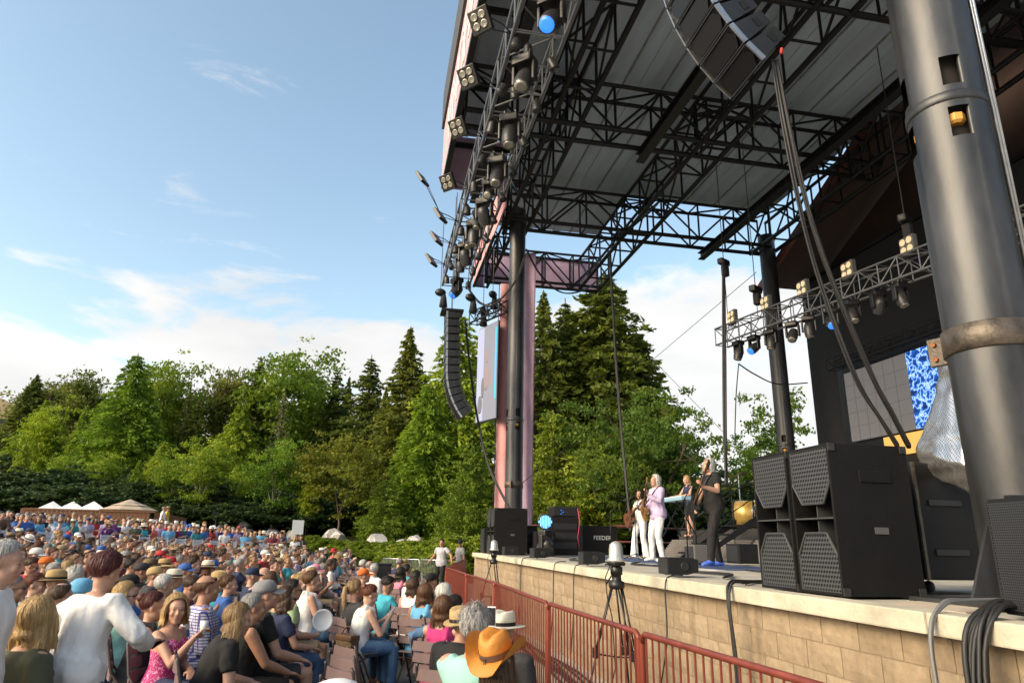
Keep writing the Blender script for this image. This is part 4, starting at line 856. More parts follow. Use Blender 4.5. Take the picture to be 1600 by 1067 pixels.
def cloth_prims(P, J, kind):
    f = P.get('sex') == 'f'; g = P.get('girth', 1.0); ag = (.86 if f else 1.0)*(1+(g-1)*.6); mb = MB()
    if kind in ('tee', 'long', 'tank', 'strapless', 'blouse', 'dress'):
        loose = {'blouse': .030, 'long': .020, 'tee': .018, 'tank': .012, 'strapless': .010, 'dress': .012}[kind]
        torso(mb, J, g, loose, .72 if kind == 'strapless' else (.94 if kind in ('tank', 'blouse') else 1.0), -.12, f, .018 if kind in ('tee', 'blouse', 'long') else .004)
        if f:
            for s in (-1, 1): mb.ell(J['mid'].lerp(J['nb'], .38)+J['lat']*s*.066*g+J['fwd']*.088*g, (.070*g, .068*g, .068*g))
        for k, (sh, el, wr, hd, nrm, s) in J['arms'].items():
            if kind == 'tee': e = sh.lerp(el, .60); mb.tube([sh+J['lat']*-s*.05, sh, sh.lerp(e, .5), e], [.066*ag, .071*ag, .069*ag, .066*ag], 12)
            elif kind in ('long', 'blouse'):
                ex = .016 if kind == 'blouse' else 0.004
                mb.tube([sh+J['lat']*-s*.05, sh, sh.lerp(el, .5), el, el.lerp(wr, .5), wr.lerp(el, .06)], [.066*ag, .070*ag+ex, .066*ag+ex, .058*ag+ex, .053*ag+ex, .043*ag+ex], 12)
            elif kind == 'tank':
                q = sh.lerp(J['nb'], .42); mb.tube([q-J['fwd']*.09-J['up']*.10, q-J['fwd']*.045+J['up']*.035, q+J['fwd']*.05+J['up']*.025, q+J['fwd']*.10-J['up']*.12], .030, 8)
        if kind == 'dress' and P.get('sit', True):
            for k, (hp, kn, an, td, s) in J['legs'].items(): mb.tube([hp, hp.lerp(kn, .8)], [.115, .10], 12)
            mb.tube([J['pel'], J['legs']['L'][1].lerp(J['legs']['R'][1], .5)*.75+J['pel']*.25], [.12, .10], 12)
    elif kind in ('trousers', 'shorts', 'flares'):
        torso(mb, J, g, .010, .20, -.12, f)
        for k, (hp, kn, an, td, s) in J['legs'].items():
            if kind == 'shorts': e = hp.lerp(kn, .86); caps(mb, [hp], [.1]) if 0 else mb.tube([hp+(hp-kn).normalized()*.03, hp, hp.lerp(e, .5), e], [.085*g, .104*g, .098*g, .088*g], 14)
            else:
                fl = .055 if kind == 'flares' else 0
                mb.tube([hp+(hp-kn).normalized()*.03, hp, hp.lerp(kn, .5), kn], [.08*g, .100*g, .088*g, .070], 14); mb.tube([kn+(hp-kn).normalized()*.03, kn, kn.lerp(an, .4), an+Vector((0, 0, -.015 if not fl else -.045))], [.06, .070, .068+fl*.25, .055+fl], 14)
    elif kind in ('shoeL', 'shoeR'):
        for k, (hp, kn, an, td, s) in ((kind[-1], J['legs'][kind[-1]]),):
            mb.loft([ering(an+td*t+Vector((0, 0, zc)), td.cross(Vector((0, 0, 1))).normalized(), Vector((0, 0, 1)), rx, rz, 12) for t, zc, rx, rz in ((-.068, -.035, .022, .030), (-.055, -.03, .038, .046), (0, -.015, .043, .060), (.06, -.035, .046, .042), (.12, -.045, .047, .033), (.165, -.05, .036, .026), (.178, -.052, .02, .016))])
    return mb
JOBS = []
def job(mb, voxel, ratio, smooth=4):
    me = mb.mesh('tmp', 'eye'); o = bpy.data.objects.new('tmp', me); C.objects.link(o)
    r = o.modifiers.new('r', 'REMESH'); r.mode = 'VOXEL'; r.voxel_size = voxel; r.adaptivity = 0; r.use_smooth_shade = True
    s = o.modifiers.new('s', 'SMOOTH'); s.factor = .5; s.iterations = smooth
    if ratio < 1: d = o.modifiers.new('d', 'DECIMATE'); d.ratio = ratio
    JOBS.append(o); return len(JOBS)-1
def run_jobs():
    bpy.context.view_layer.update(); dgx = bpy.context.evaluated_depsgraph_get(); out = []
    for o in JOBS:
        me = bpy.data.meshes.new_from_object(o.evaluated_get(dgx)); me.materials.clear(); out.append(me)
    for o in JOBS:
        me = o.data; bpy.data.objects.remove(o); bpy.data.meshes.remove(me)
    JOBS.clear(); return out
def finish_skin(me, J):
    for k in ('pale', ): me.materials.append(SKINS[k])
    n = len(me.vertices); c = np.empty(n*3, np.float32); me.vertices.foreach_get('co', c); c = c.reshape(-1, 3)-np.array(J['hc']); c = c @ np.array(J['hr'])
    x, y, z = np.abs(c[:, 0]), c[:, 1], c[:, 2]; fr = ((y > .055) & (x < .07)).astype(np.float32); soft = lambda d: np.clip(1.6-1.15*d, 0, 1)
    E = {'eye_mask': soft(np.sqrt(((x-.031)/.0125)**2+((z-.003)/.0060)**2)), 'brow_mask': .75*soft(np.sqrt(((x-.032)/.019)**2+((z-.0235-.08*np.clip(.035-x, -.01, .02))/.0052)**2)), 'lip_mask': .85*soft(np.sqrt((x/.026)**2+((z+.064)/.010)**2))*(y > .07)}
    for an, va in E.items(): at_ = me.attributes.new(an, 'FLOAT', 'POINT'); at_.data.foreach_set('value', (va*fr).astype(np.float32))
    me.polygons.foreach_set('use_smooth', np.ones(len(me.polygons), bool)); me.name = 'person_body'
    return me
def wrinkle(me, kind):
    from mathutils import noise as mn
    amp, sx, sz = {'blouse': (.013, 11, 2.6), 'long': (.008, 11, 6), 'tee': (.008, 10, 5), 'trousers': (.007, 12, 8), 'flares': (.006, 14, 3), 'shorts': (.007, 12, 8)}.get(kind, (.004, 12, 8))
    n = len(me.vertices); co = np.empty(n*3, np.float32); no = np.empty(n*3, np.float32); me.vertices.foreach_get('co', co); me.vertices.foreach_get('normal', no); co = co.reshape(-1, 3); no = no.reshape(-1, 3)
    d = np.array([1-2*abs(mn.noise((float(p[0])*sx, float(p[1])*sx, float(p[2])*sz)))+.5*mn.noise((float(p[0])*sx*2.3, float(p[1])*sx*2.3+7, float(p[2])*sz*2.3)) for p in co], np.float32)
    co += no*((d-.6)*amp)[:, None]; me.vertices.foreach_set('co', co.reshape(-1)); me.update()

# ------------------------------------------------------------------ hair, hats (head space: face towards +Y, origin between the eyes inside the skull)
def hair_mesh(kind, seed=0):
    g = np.random.default_rng(seed); b = MB(); b.sm = True; n = 56
    m_ = 0; long_ = {'long': -.26, 'bob': -.13, 'shoulder': -.20, 'mullet': -.22}.get(kind); curly = kind == 'curly'
    if kind == 'pixie': pass
    th0 = {'bald': 66, 'receding': 34}.get(kind, 0); N1, N2 = 11, 9
    vol = {'buzz': .006, 'bald': .008, 'short': .010, 'receding': .008, 'neat': .013, 'curly': .020, 'bob': .019, 'long': .014, 'shoulder': .017, 'mullet': .022, 'bun': .012, 'pony': .012, 'pixie': .030}.get(kind, .015)
    jit = g.normal(size=n)*.10; jit = (jit+np.roll(jit, 1)*.6); pts = []
    for i in range(n):
        ph = -math.pi+2*math.pi*i/n; a = abs(ph)             # 0 = front
        ad = math.degrees(a); pm = np.interp(ad, [0, 28, 48, 66, 86, 105, 140, 180], [50, 52, 62, 84, 92, 112, 128, 132])
        if kind in ('buzz', 'short', 'neat', 'receding', 'bald', 'bun', 'pony'): pm = np.interp(ad, [0, 28, 48, 66, 84, 104, 140, 180], [48, 50, 58, 76, 80, 112, 124, 126])
        if kind == 'pixie' and ad > 100: pm += 10
        if not long_: pm += g.normal()*2.5
        col = []
        for j in range(N1):
            t = j/(N1-1); th = R_(th0+(pm-th0)*t); wv = vol*(1+.35*jit[i]*(1 if not curly else 2.2)+(.5*g.normal() if curly else .10*g.normal()))
            fade = 1.0 if long_ else min(1.0, (1-t)/.35+.04)
            if ad < 60 and t > .75: fade *= .55
            if th0: fade *= min(1.0, t/.35+.02)
            rr = np.array([.076, .096, .090])+wv*fade
            col.append(Vector((rr[0]*math.sin(th)*math.sin(ph), -.014+rr[1]*math.sin(th)*math.cos(ph), .03+rr[2]*math.cos(th))))
        p = col[-1].copy()
        if long_ and ad > 58:
            zl = long_*(1+.12*g.normal())*(1 if ad > 80 else .85); dirv = Vector((math.sin(ph), math.cos(ph)*.7, 0))
            for j in range(1, N2+1):
                t = j/N2; z = p.z+(zl-p.z)*t; o_ = .012*math.sin(t*2.6)+.006*jit[i]*6*t-.018*t*t
                q = Vector((p.x, p.y, z))+dirv*(o_+.010); 
                if ad > 110: q.y = min(q.y, p.y)-.006*t; 
                if z < -.09: q.x *= (1.02+.15*t); 
                if ad > 110 and z < -.09: q.y = -.075-.02*t+.008*jit[i]*4
                col.append(q)
        elif long_:
            for j in range(1, N2+1): col.append(p*.985+Vector((0, -.004, 0)))
        else:
            col.append(Vector((p.x*.90, -.014+(p.y+.014)*.90, p.z+.004)))
        pts.append(col)
    m_ = len(pts[0]); V = [q for col in pts for q in col]
    b.add(V, [(i*m_+j, i*m_+j+1, ((i+1) % n)*m_+j+1, ((i+1) % n)*m_+j) for i in range(n) for j in range(m_-1)])
    ns_ = 900 if not curly else 800                       # loose strands lie over the cap of hair
    for k_ in range(ns_):
        fi = g.random()*n; i0 = int(fi) % n; i1 = (i0+1) % n; fr = fi-int(fi); A_, B_ = pts[i0], pts[i1]; last = m_-1 if long_ else m_-2
        j0 = int(g.integers(0, max(1, last-3))); j1 = min(last, j0+int(g.integers(3, 9 if not curly else 4))); lift = abs(g.normal())*(.0028 if not curly else .010)+.001; w_ = .0009+.0011*g.random(); sl_ = g.normal()*.010; P_ = []
        for j in range(j0, j1+1):
            q = A_[j].lerp(B_[j], fr); c0 = Vector((0, -.014, min(.03, q.z))); o_ = (q-c0); o_ = o_.normalized() if o_.length > 1e-5 else Vector((0, 0, 1)); tt = (j-j0)/max(1, j1-j0); sd = Vector((o_.y, -o_.x, 0)); sd = sd.normalized() if sd.length > 1e-4 else Vector((1, 0, 0))
            q = q+o_*(lift*(1+.8*tt))+sd*(sl_*tt+(g.normal()*.005 if curly else 0)); P_.append((q-sd*w_, q+sd*w_*(1-.6*tt), ))
        if len(P_) > 1: b.add([x for pr in P_ for x in pr], [(2*j, 2*j+1, 2*j+3, 2*j+2) for j in range(len(P_)-1)])
    if kind == 'bun': b.ell((0, -.115, .075), (.045, .038, .040), None, 14, 8)
    if kind == 'pony':
        b.tube([(0, -.10, .05), (0, -.15, .03), (.01, -.165, -.06), (.015, -.150, -.17), (.01, -.14, -.27)], [.020, .030, .034, .028, .006], 10)
    if kind == 'receding': pass
    return b
def hat_mesh(kind):
    """returns list of (part name, MB, material)"""
    out = []; b = MB(); b.sm = True
    def brim(rin, rout, zf, n=40, rows=5, th=.004):
        for sgn in (1, -1):
            V = []
            for i in range(n):
                a = 2*math.pi*i/n
                for j in range(rows):
                    t = j/(rows-1); rx = rin[0]+(rout[0]-rin[0])*t; ry = rin[1]+(rout[1]-rin[1])*t; x, y = rx*math.sin(a), -.012+ry*math.cos(a); V.append((x, y, zf(x, y, t)+sgn*th/2))
            b.add(V, [(i*rows+j, ((i+1) % n)*rows+j, ((i+1) % n)*rows+j+1, i*rows+j+1) for i in range(n) for j in range(rows-1)])
    def crown(zb, prof, pinch=0.0, crease=0.0, n=32):
        rings = []
        for (k, z) in prof:
            ring = []
            for i in range(n):
                a = 2*math.pi*i/n; x, y = .086*k*math.sin(a), .106*k*math.cos(a)
                tz = (z-prof[0][1])/(prof[-1][1]-prof[0][1])
                if pinch: x *= 1-pinch*tz*max(0, math.cos(a))**2
                dz = -crease*tz*math.exp(-(x/.03)**2)
                ring.append(Vector((x, y-.012, zb+z+dz)))
            rings.append(ring)
        b.loft(rings, True)
    if kind == 'cap':
        crown(.030, [(1, 0), (1.0, .03), (.92, .065), (.70, .090), (.35, .102), (.03, .105)])
        V = []; n, rows = 14, 5
        for sgn in (0, 1):
            for i in range(n):
                a = R_(-62+124*i/(n-1))
                for j in range(rows):
                    t = j/(rows-1); x = .086*math.sin(a)*(1+.02*t); y = -.012+.106*math.cos(a)+t*.080*math.cos(a)**.6; V.append((x, y, .034-.020*t-2.6*x*x+sgn*.004))
        b.add(V, [(i*rows+j, (i+1)*rows+j, (i+1)*rows+j+1, i*rows+j+1) for i in range(n-1) for j in range(rows-1)]+[(n*rows+i*rows+j, n*rows+i*rows+j+1, n*rows+(i+1)*rows+j+1, n*rows+(i+1)*rows+j) for i in range(n-1) for j in range(rows-1)])
        out.append(('cap', b))
    elif kind in ('fedora', 'straw', 'sunhat'):
        w = {'fedora': .050, 'straw': .075, 'sunhat': .095}[kind]; crown(.035, [(1.02, 0), (1.0, .05), (.95, .09), (.80, .105), (.4, .104), (.03, .100)], .25 if kind == 'fedora' else .1, .02 if kind != 'sunhat' else 0)
        brim((.084, .104), (.086+w, .106+w), lambda x, y, t: .036+t*(.012*abs(math.sin(math.atan2(x, y+.012)))-.012) if kind != 'sunhat' else .036-.03*t)
        out.append(('hat', b)); c = MB(); c.sm = True
        c.loft([[Vector((.0885*math.sin(2*math.pi*i/32), -.012+.1085*math.cos(2*math.pi*i/32), z)) for i in range(32)] for z in (.040, .064)], False); out.append(('hat_band', c))
    elif kind == 'cowboy':
        crown(.035, [(1.02, 0), (1.0, .05), (.95, .09), (.82, .125), (.62, .138), (.3, .134), (.03, .13)], .45, .035)
        brim((.084, .104), (.165, .175), lambda x, y, t: .036+t*(1.75*max(0, abs(x)-.07)**1.15*.9-.5*max(0, y-.02)**1.3-.30*max(0, -y-.05)), rows=8)
        out.append(('hat', b)); c = MB(); c.sm = True
        c.loft([[Vector((.0895*math.sin(2*math.pi*i/32), -.012+.1095*math.cos(2*math.pi*i/32), z)) for i in range(32)] for z in (.040, .072)], False); out.append(('hat_band', c))
        d = MB()
        for dx, dz in ((.012, -.045), (-.014, -.04), (.02, .016), (-.02, .016)): d.tube([(0, -.124, .055), (dx, -.138, .055+dz)], .0025, 5)
        out.append(('band_tie', d))
    elif kind == 'beanie':
        crown(.020, [(1.05, -.02), (1.06, .01), (1.04, .05), (.9, .09), (.6, .115), (.25, .124), (.03, .126)]); out.append(('knit_cap', b))
    return out
def glasses_mesh():
    b = MB(); b.sm = True
    for s in (-1, 1):
        b.ell((s*.033, .098, .000), (.026, .006, .018), None, 12, 6); b.tube([(s*.058, .094, .006), (s*.077, .03, .006), (s*.080, -.01, .004)], .0028, 5)
    b.tube([(-.012, .101, .006), (.012, .101, .006)], .0028, 5); return b
HAIRM = {}
def hairm(kind, v=0):
    k = (kind, v)
    if k not in HAIRM: HAIRM[k] = hair_mesh(kind, hash(kind) % 97 if 0 else sum(map(ord, kind))+v*13).mesh('hair', 'hair_'+'brown') if hair_mat('brown') else None
    return HAIRM[k]
HATM = {}
def hatm(kind):
    if kind not in HATM: HATM[kind] = [(nm, mb.mesh(nm, 'eye')) for nm, mb in hat_mesh(kind)]
    return HATM[kind]
GLM = glasses_mesh().mesh('sunglasses', 'black_plastic')
def setm(o, i, ma):
    o.material_slots[i].link = 'OBJECT'; o.material_slots[i].material = ma
def kid(name, me, par, ma=None, mtx=None):
    o = bpy.data.objects.new(name, me); C.objects.link(o); o.parent = par
    if mtx is not None: o.matrix_basis = mtx
    if ma is not None:
        if not me.materials: me.materials.append(ma)
        for i in range(len(o.material_slots)): setm(o, i, ma)
    return o
BODY = {}
def prep(key, P, voxel=.0095, ratio=.45):
    """registers remesh jobs of one body and the clothes it may wear"""
    J = skeleton(P); d = {'J': J, 'P': P, 'skin': job(body_prims(P, J), voxel, ratio, 3), 'c': {}}
    for k in [x for w_ in P['wear'] for x in (('shoeL', 'shoeR') if w_ == 'shoe' else (w_,))]: d['c'][k] = job(cloth_prims(P, J, k), voxel*1.25, ratio, 6)
    BODY[key] = d
def finish_bodies():
    res = run_jobs()
    for k, d in BODY.items():
        if isinstance(d['skin'], int):
            d['skin'] = finish_skin(res[d['skin']], d['J']); 
            for c in d['c']:
                me = res[d['c'][c]]; wrinkle(me, c) if (k.startswith('u_') or k.startswith('c')) else None; me.name = c; me.materials.append(MATS['eye']); d['c'][c] = me
NAMEC = {'tee': 'shirt', 'long': 'shirt', 'tank': 'tank_top', 'strapless': 'strapless_top', 'blouse': 'blouse', 'dress': 'dress', 'trousers': 'trousers', 'flares': 'trousers', 'shorts': 'shorts', 'shoeL': 'shoe', 'shoeR': 'shoe'}
def make_person(key, label, group, loc, rz, s, skin, clothes, hair=None, hat=None, shades=False, cat='person', brow=None):
    d = BODY[key]; J = d['J']; o = bpy.data.objects.new('person', d['skin']); C.objects.link(o); o.location = loc; o.rotation_euler = (0, 0, rz); o.scale = (s, s, s); tag(o, label, cat, group)
    setm(o, 0, SKINS[skin])
    hm = Matrix.Translation(J['hc']) @ J['hr'].to_4x4()
    for c, col in [(x, cl) for w_, cl in clothes for x in (('shoeL', 'shoeR') if w_ == 'shoe' else (w_,))]: kid(NAMEC[c], d['c'][c], o, cloth(col))
    if hair and hair[0] != 'none': kid('hair', hairm(hair[0], hair[2] if len(hair) > 2 else 0), o, hair_mat(hair[1]), hm if not hat else hm @ Matrix.Translation((0, -.014, .03)) @ Matrix.Diagonal((.86, .86, .80, 1)) @ Matrix.Translation((0, .014, -.03)))
    if hat:
        for i, (nm, me) in enumerate(hatm(hat[0])): kid(nm, me, o, cloth(hat[1]) if i == 0 else cloth(hat[2] if len(hat) > 2 else 'brown'), hm @ Matrix.Rotation(R_(hat[3] if len(hat) > 3 else 0), 4, 'X') @ Matrix.Scale(1.01, 4))
    if shades: kid('sunglasses', GLM, o, None, hm)
    return o
def place_by_head(key, px, py, rz, s):
    """seat or stand a figure on the ground so that its head shows at this pixel"""
    hc = BODY[key]['J']['hc']; z0 = 0.0
    for _ in range(8):
        p = at_z(px, py, z0+hc.z*s); h = Vector((hc.x, hc.y, 0))*s; h.rotate(Quaternion((0, 0, 1), rz)); x, y = p.x-h.x, p.y-h.y; z0 = .5*z0+.5*gz(x, y)
    return Vector((x, y, gz(x, y)))
# ------------------------------------------------------------------ folding chair
def make_chair(nm, seatm, framem):
    parts = []
    for s in (-1, 1):
        b = MB(); b.sm = True; b.tube([(s*.21, .20, 0), (s*.21, .02, .40), (s*.205, -.16, .62), (s*.20, -.22, .86), (s*.185, -.228, .885)], .012, 8); parts.append(('side_frame', b.mesh('side_frame', framem)))
        b = MB(); b.sm = True; b.tube([(s*.185, -.24, 0), (s*.185, -.02, .36), (s*.185, .12, .44)], .011, 8); parts.append(('rear_leg', b.mesh('rear_leg', framem)))
    for k in range(4):
        b = MB(); y = -.15+k*.105; b.bevbox((0, y, .452+.004*abs(k-1.5)), (.40, .088, .018), .006); parts.append(('seat_slat', b.mesh('seat_slat', seatm)))
    for k in range(3):
        z = .60+k*.105; y = -.165-(z-.62)*.22; b = MB()
        V = []
        for i in range(9):
            u = (i/8-.5); yy = y-.025*(1-4*u*u)
            for zz in (-.044, .044): 
                for th in (-.006, .006): V.append((u*.40, yy+th, z+zz))
        b.add(V, [q for i in range(8) for q in ((i*4, i*4+4, i*4+6, i*4+2), (i*4+1, i*4+3, i*4+7, i*4+5), (i*4+2, i*4+6, i*4+7, i*4+3), (i*4, i*4+1, i*4+5, i*4+4))]+[(0, 2, 3, 1), (32, 33, 35, 34)]); parts.append(('back_slat', b.mesh('back_slat', seatm)))
    b = MB(); b.tube([(-.19, .05, .14), (.19, .05, .14)], .008, 6); parts.append(('crossbar', b.mesh('crossbar', framem)))
    return parts
CH_B = make_chair('folding_chair', 'chair_brown', 'chair_frame'); CH_W = make_chair('folding_chair', 'chair_white', 'chair_white')
def chair(parts, loc, rz, label, group):
    o = thing('folding_chair', label, 'chair', loc, rz, group)
    for nm, me in parts: put(nm, me, o, Matrix.Identity(4))
    return o
# ================================================================== audience: bodies
PW_M, PW_F = ['tee', 'long', 'trousers', 'shorts'], ['tee', 'tank', 'blouse', 'trousers', 'shorts']
_pp = [dict(sex='m', lean=4, armL='lap', armR='lap', hyaw=0), dict(sex='f', lean=6, armL='lap', armR='knee', hyaw=12, hpitch=2), dict(sex='m', lean=-4, armL='crossed', armR='crossed', hyaw=-10, girth=1.15),
       dict(sex='f', lean=2, armL='clap', armR='clap', hyaw=-6), dict(sex='m', lean=14, armL='knee', armR='knee', hyaw=15, hpitch=8, girth=1.05), dict(sex='f', lean=8, armL='lap', armR='lap', hyaw=-28, hpitch=3),
       dict(sex='m', lean=2, armL='lap', armR='chin', hyaw=8, hpitch=4, girth=1.2), dict(sex='f', lean=10, armL='phone', armR='phone', hpitch=-22), dict(sex='m', lean=0, armL='knee', armR='lap', hyaw=-34, side=4),
       dict(sex='f', lean=0, armL='crossed', armR='crossed', hyaw=24, htilt=6, girth=1.1), dict(sex='m', lean=6, armL='clap', armR='clap', hyaw=4, hpitch=5), dict(sex='f', lean=4, armL='high', armR='lap', hyaw=-12, side=-4)]
for i, P in enumerate(_pp):
    P['wear'] = PW_M if P['sex'] == 'm' else PW_F; prep('c%d' % i, P, .0115, .35)
for i in (0, 1, 2, 5):
    P = dict(_pp[i]); P['wear'] = ['tee']; prep('lo%d' % i, P, .021, .6)
V_ = Vector
U = {
 'greyman': dict(sex='m', sit=False, lean=3, armL='side', armR='side', wear=['tee', 'trousers'], hpitch=-4),
 'redhair': dict(sex='f', sit=False, lean=15, hip=.90, twist=6, armL=((-.28, .10, .88), (0, .3, -1)), armR=((.25, .34, 1.02), (-.1, .9, .25), (1, -.7, -.3)), hpitch=-12, wear=['blouse', 'trousers'], girth=1.05),
 'bun': dict(sex='f', lean=10, armL='lap', armR=((.12, .34, .80), (-.1, .35, .9), (1, -.4, -.5), (-1, 0, 0)), curlR=.9, hpitch=-4, wear=['tank', 'trousers']),
 'blonde': dict(sex='f', lean=4, twist=0, armR=((.05, .30, .90), (-.5, .4, .5), None, (-.3, .6, 0)), curlR=.9, armL='lap', hyaw=44, wear=['strapless', 'trousers']),
 'plaid': dict(sex='m', lean=3, armL='lap', armR='lap', girth=1.2, hyaw=-4, hpitch=4, wear=['long', 'trousers']),
 'longhair': dict(sex='m', lean=24, armL='knee', armR='knee', hpitch=-6, hyaw=8, wear=['tee', 'trousers']),
 'tankman': dict(sex='m', lean=10, armL='knee', armR=((.10, .42, .60), (-.3, 1, -.25)), girth=1.05, hpitch=4, wear=['tank', 'trousers']),
 'capman': dict(sex='m', lean=4, armL='lap', armR='knee', hpitch=8, girth=1.05, wear=['tee', 'shorts']),
 'plate': dict(sex='f', lean=2, armL='lap', armR=((.10, .46, .72), (-.05, .5, .85), (1, -.2, -.8), (-.2, 1, 0)), hpitch=3, wear=['tee', 'shorts']),
 'sleeveless': dict(sex='f', lean=6, armL='lap', armR='knee', girth=1.15, hyaw=0, hpitch=3, wear=['tank', 'trousers', 'shoe']),
 'phonewoman': dict(sex='f', lean=16, armL='phone', armR='phone', hpitch=-18, girth=1.05, wear=['tank', 'trousers', 'shoe']),
 'coral': dict(sex='f', lean=2, armL=((-.06, .20, 1.06), (.3, .3, .8), None, (1, 0, 0)), armR=((.06, .20, 1.06), (-.3, .3, .8), None, (-1, 0, 0)), wear=['tee', 'shorts', 'shoe'], girth=1.1),
 'denim': dict(sex='f', lean=6, armL=((-.36, .02, .62), (.5, .8, -.2), (-1, -.8, .2)), armR='lap', wear=['long', 'trousers'], hyaw=10),
 'guard': dict(sex='m', sit=False, lean=0, armL=((-.52, .14, 1.02), (-.6, .5, -.5), (-.3, -1, -.2)), armR=((.42, .10, .98), (.6, .4, -.6), (.5, -1, -.2)), hyaw=-14, girth=1.12, wear=['tee', 'trousers', 'shoe']),
 'guard2': dict(sex='m', sit=False, lean=0, armL='side', armR=((.22, .22, 1.0), (-.4, .9, 0)), hyaw=-40, girth=1.0, wear=['tee', 'trousers', 'shoe']),
 'stander': dict(sex='m', sit=False, lean=2, armL='side', armR='side', wear=['tee', 'trousers']),
 # musicians
 'guitarwoman': dict(sex='f', sit=False, lean=-2, armL=((-.30, .30, 1.16), (-.3, .3, .7), (-.6, -.4, -1), (.5, .4, 0)), armR=((.12, .19, .98), (-.8, .2, -.4), (1, -.6, -.1), (0, -1, 0)), curlL=.9, hyaw=-30, footR=(.16, .10, .08), footL=(-.14, -.06, .08), wear=['tank', 'flares']),
 'singer': dict(sex='m', sit=False, lean=1, armL=((-.20, .33, 1.26), (-.2, .3, .8), (-.6, -.3, -1), (.6, .3, 0)), armR=((.10, .20, 1.0), (-.7, .3, -.5), (1, -.7, 0), (0, -1, 0)), curlL=.9, hpitch=6, hyaw=-6, girth=1.05, footR=(.17, .06, .08), footL=(-.12, .0, .08), wear=['long', 'trousers', 'shoe']),
 'bassist': dict(sex='m', sit=False, lean=5, armL=((-.34, .36, 1.20), (-.3, .5, .5), (-.5, -.5, -1), (.4, .6, 0)), armR=((.10, .26, .92), (-.5, .5, -.6), (1, -.8, .1), (0, -1, 0)), curlL=.95, hpitch=10, hyaw=-10, girth=1.0, footL=(-.18, .22, .08), footR=(.18, -.14, .08), toeL=(-.15, 1, 0), wear=['tee', 'trousers', 'shoe']),
 'keys': dict(sex='f', sit=False, lean=10, armL=((-.2, .42, 1.08), (0, 1, -.1)), armR=((.2, .42, 1.08), (0, 1, -.1)), hpitch=-10, wear=['tank', 'shorts']),
}
for k, P in U.items():
    far = k in ('stander', 'guard2', 'keys', 'coral', 'guard'); prep('u_'+k, P, .0105 if far else .0088, .4 if far else .5)
finish_bodies()

# ================================================================== audience: the people one can tell apart
AUD = 'audience on folding chairs'; TAKEN = []; CHAIRS = 0
def seat_chair(loc, rz, lab, parts=None): chair(parts or CH_B, loc+Vector((0, 0, .005)), rz, lab, 'folding chairs of the audience')
def near(key, px, py, th, label, clothes, hair, skin='fair', hat=None, shades=False, s=1.02, ch=True):
    rz = -R_(th); loc = place_by_head(key, px, py, rz, s); o = make_person(key, label, AUD, loc, rz, s, skin, clothes, hair, hat, shades)
    TAKEN.append((px, py, loc.x, loc.y))
    if ch and BODY[key]['P'].get('sit', True): seat_chair(loc, rz, 'brown slatted folding chair under the '+' '.join(label.split(',')[0].split()[:9]))
    return o
near('u_greyman', 6, 880, 78, 'silver haired man in white T-shirt standing cut off at left edge', [('tee', 'white'), ('trousers', 'red')], ('neat', 'silver'), 'fair', s=1.0)
p_red = near('u_redhair', 165, 895, 26, 'standing person with dark red hair in loose white blouse, seen from behind', [('blouse', 'white'), ('trousers', 'charcoal')], ('pixie', 'red'), 'fair', s=1.0)
p_bun = near('u_bun', 240, 948, 74, 'person with dark red hair bun holding a water bottle', [('tank', 'charcoal'), ('trousers', 'black')], ('bun', 'red'), 'fair')
p_blo = near('u_blonde', 275, 952, 112, 'blonde person in strapless hot pink top turning to the camera', [('strapless', 'pinkprint'), ('trousers', 'navy')], ('bob', 'blond'), 'fair')
near('u_plaid', 324, 920, 72, 'bald man in blue and white checked shirt', [('long', 'plaid'), ('trousers', 'khaki')], ('bald', 'chestnut'), 'tan', s=1.10)
near('u_longhair', 372, 968, 74, 'man with long sandy hair and black T-shirt leaning forward', [('tee', 'black'), ('trousers', 'black')], ('long', 'sandy'), 'fair')
near('u_tankman', 397, 950, 72, 'grey haired man in black sleeveless top with bare tanned arm', [('tank', 'black'), ('trousers', 'black')], ('neat', 'grey'), 'tan')
near('u_capman', 416, 930, 70, 'man in grey baseball cap and black T-shirt looking up', [('tee', 'black'), ('shorts', 'charcoal')], ('buzz', 'grey'), 'fair', ('cap', 'grey', 'grey'), s=1.09)
near('u_plate', 436, 934, 70, 'person in sunglasses and green shirt holding up a white paper plate', [('tee', 'green'), ('shorts', 'navy')], ('short', 'chestnut'), 'fair', ('cap', 'khaki', 'khaki'), True)
near('c1', 447, 936, 66, 'dark haired person beside the paper plate', [('tee', 'navy'), ('trousers', 'jeans')], ('bob', 'brown'), 'fair', None, True)
near('c0', 458, 922, 70, 'dark haired man in sunglasses and pale green shirt', [('tee', 'palegreen'), ('shorts', 'khaki')], ('short', 'dark'), 'tan', None, True)
near('u_sleeveless', 488, 908, 74, 'woman with short brown hair in white sleeveless top and jeans', [('tank', 'white'), ('trousers', 'denim'), ('shoe', 'black')], ('neat', 'chestnut'), 'fair', s=1.10)
p_ph = near('u_phonewoman', 578, 930, 70, 'auburn haired woman in white tank top looking at a phone', [('tank', 'white'), ('trousers', 'denim'), ('shoe', 'black')], ('bun', 'auburn'), 'pale')
near('c0', 556, 922, 60, 'person with brown ponytail in grey shirt behind the phone user', [('tee', 'charcoal'), ('trousers', 'jeans')], ('pony', 'sandy'), 'fair')
near('c4', 569, 900, 62, 'person in bright orange cap beyond the phone user', [('tee', 'charcoal'), ('shorts', 'khaki')], ('short', 'grey'), 'fair', ('cap', 'orange', 'orange'))
near('c7', 606, 914, 60, 'dark haired person bent forward in turquoise shirt', [('tee', 'turquoise'), ('trousers', 'charcoal')], ('neat', 'dark'), 'tan')
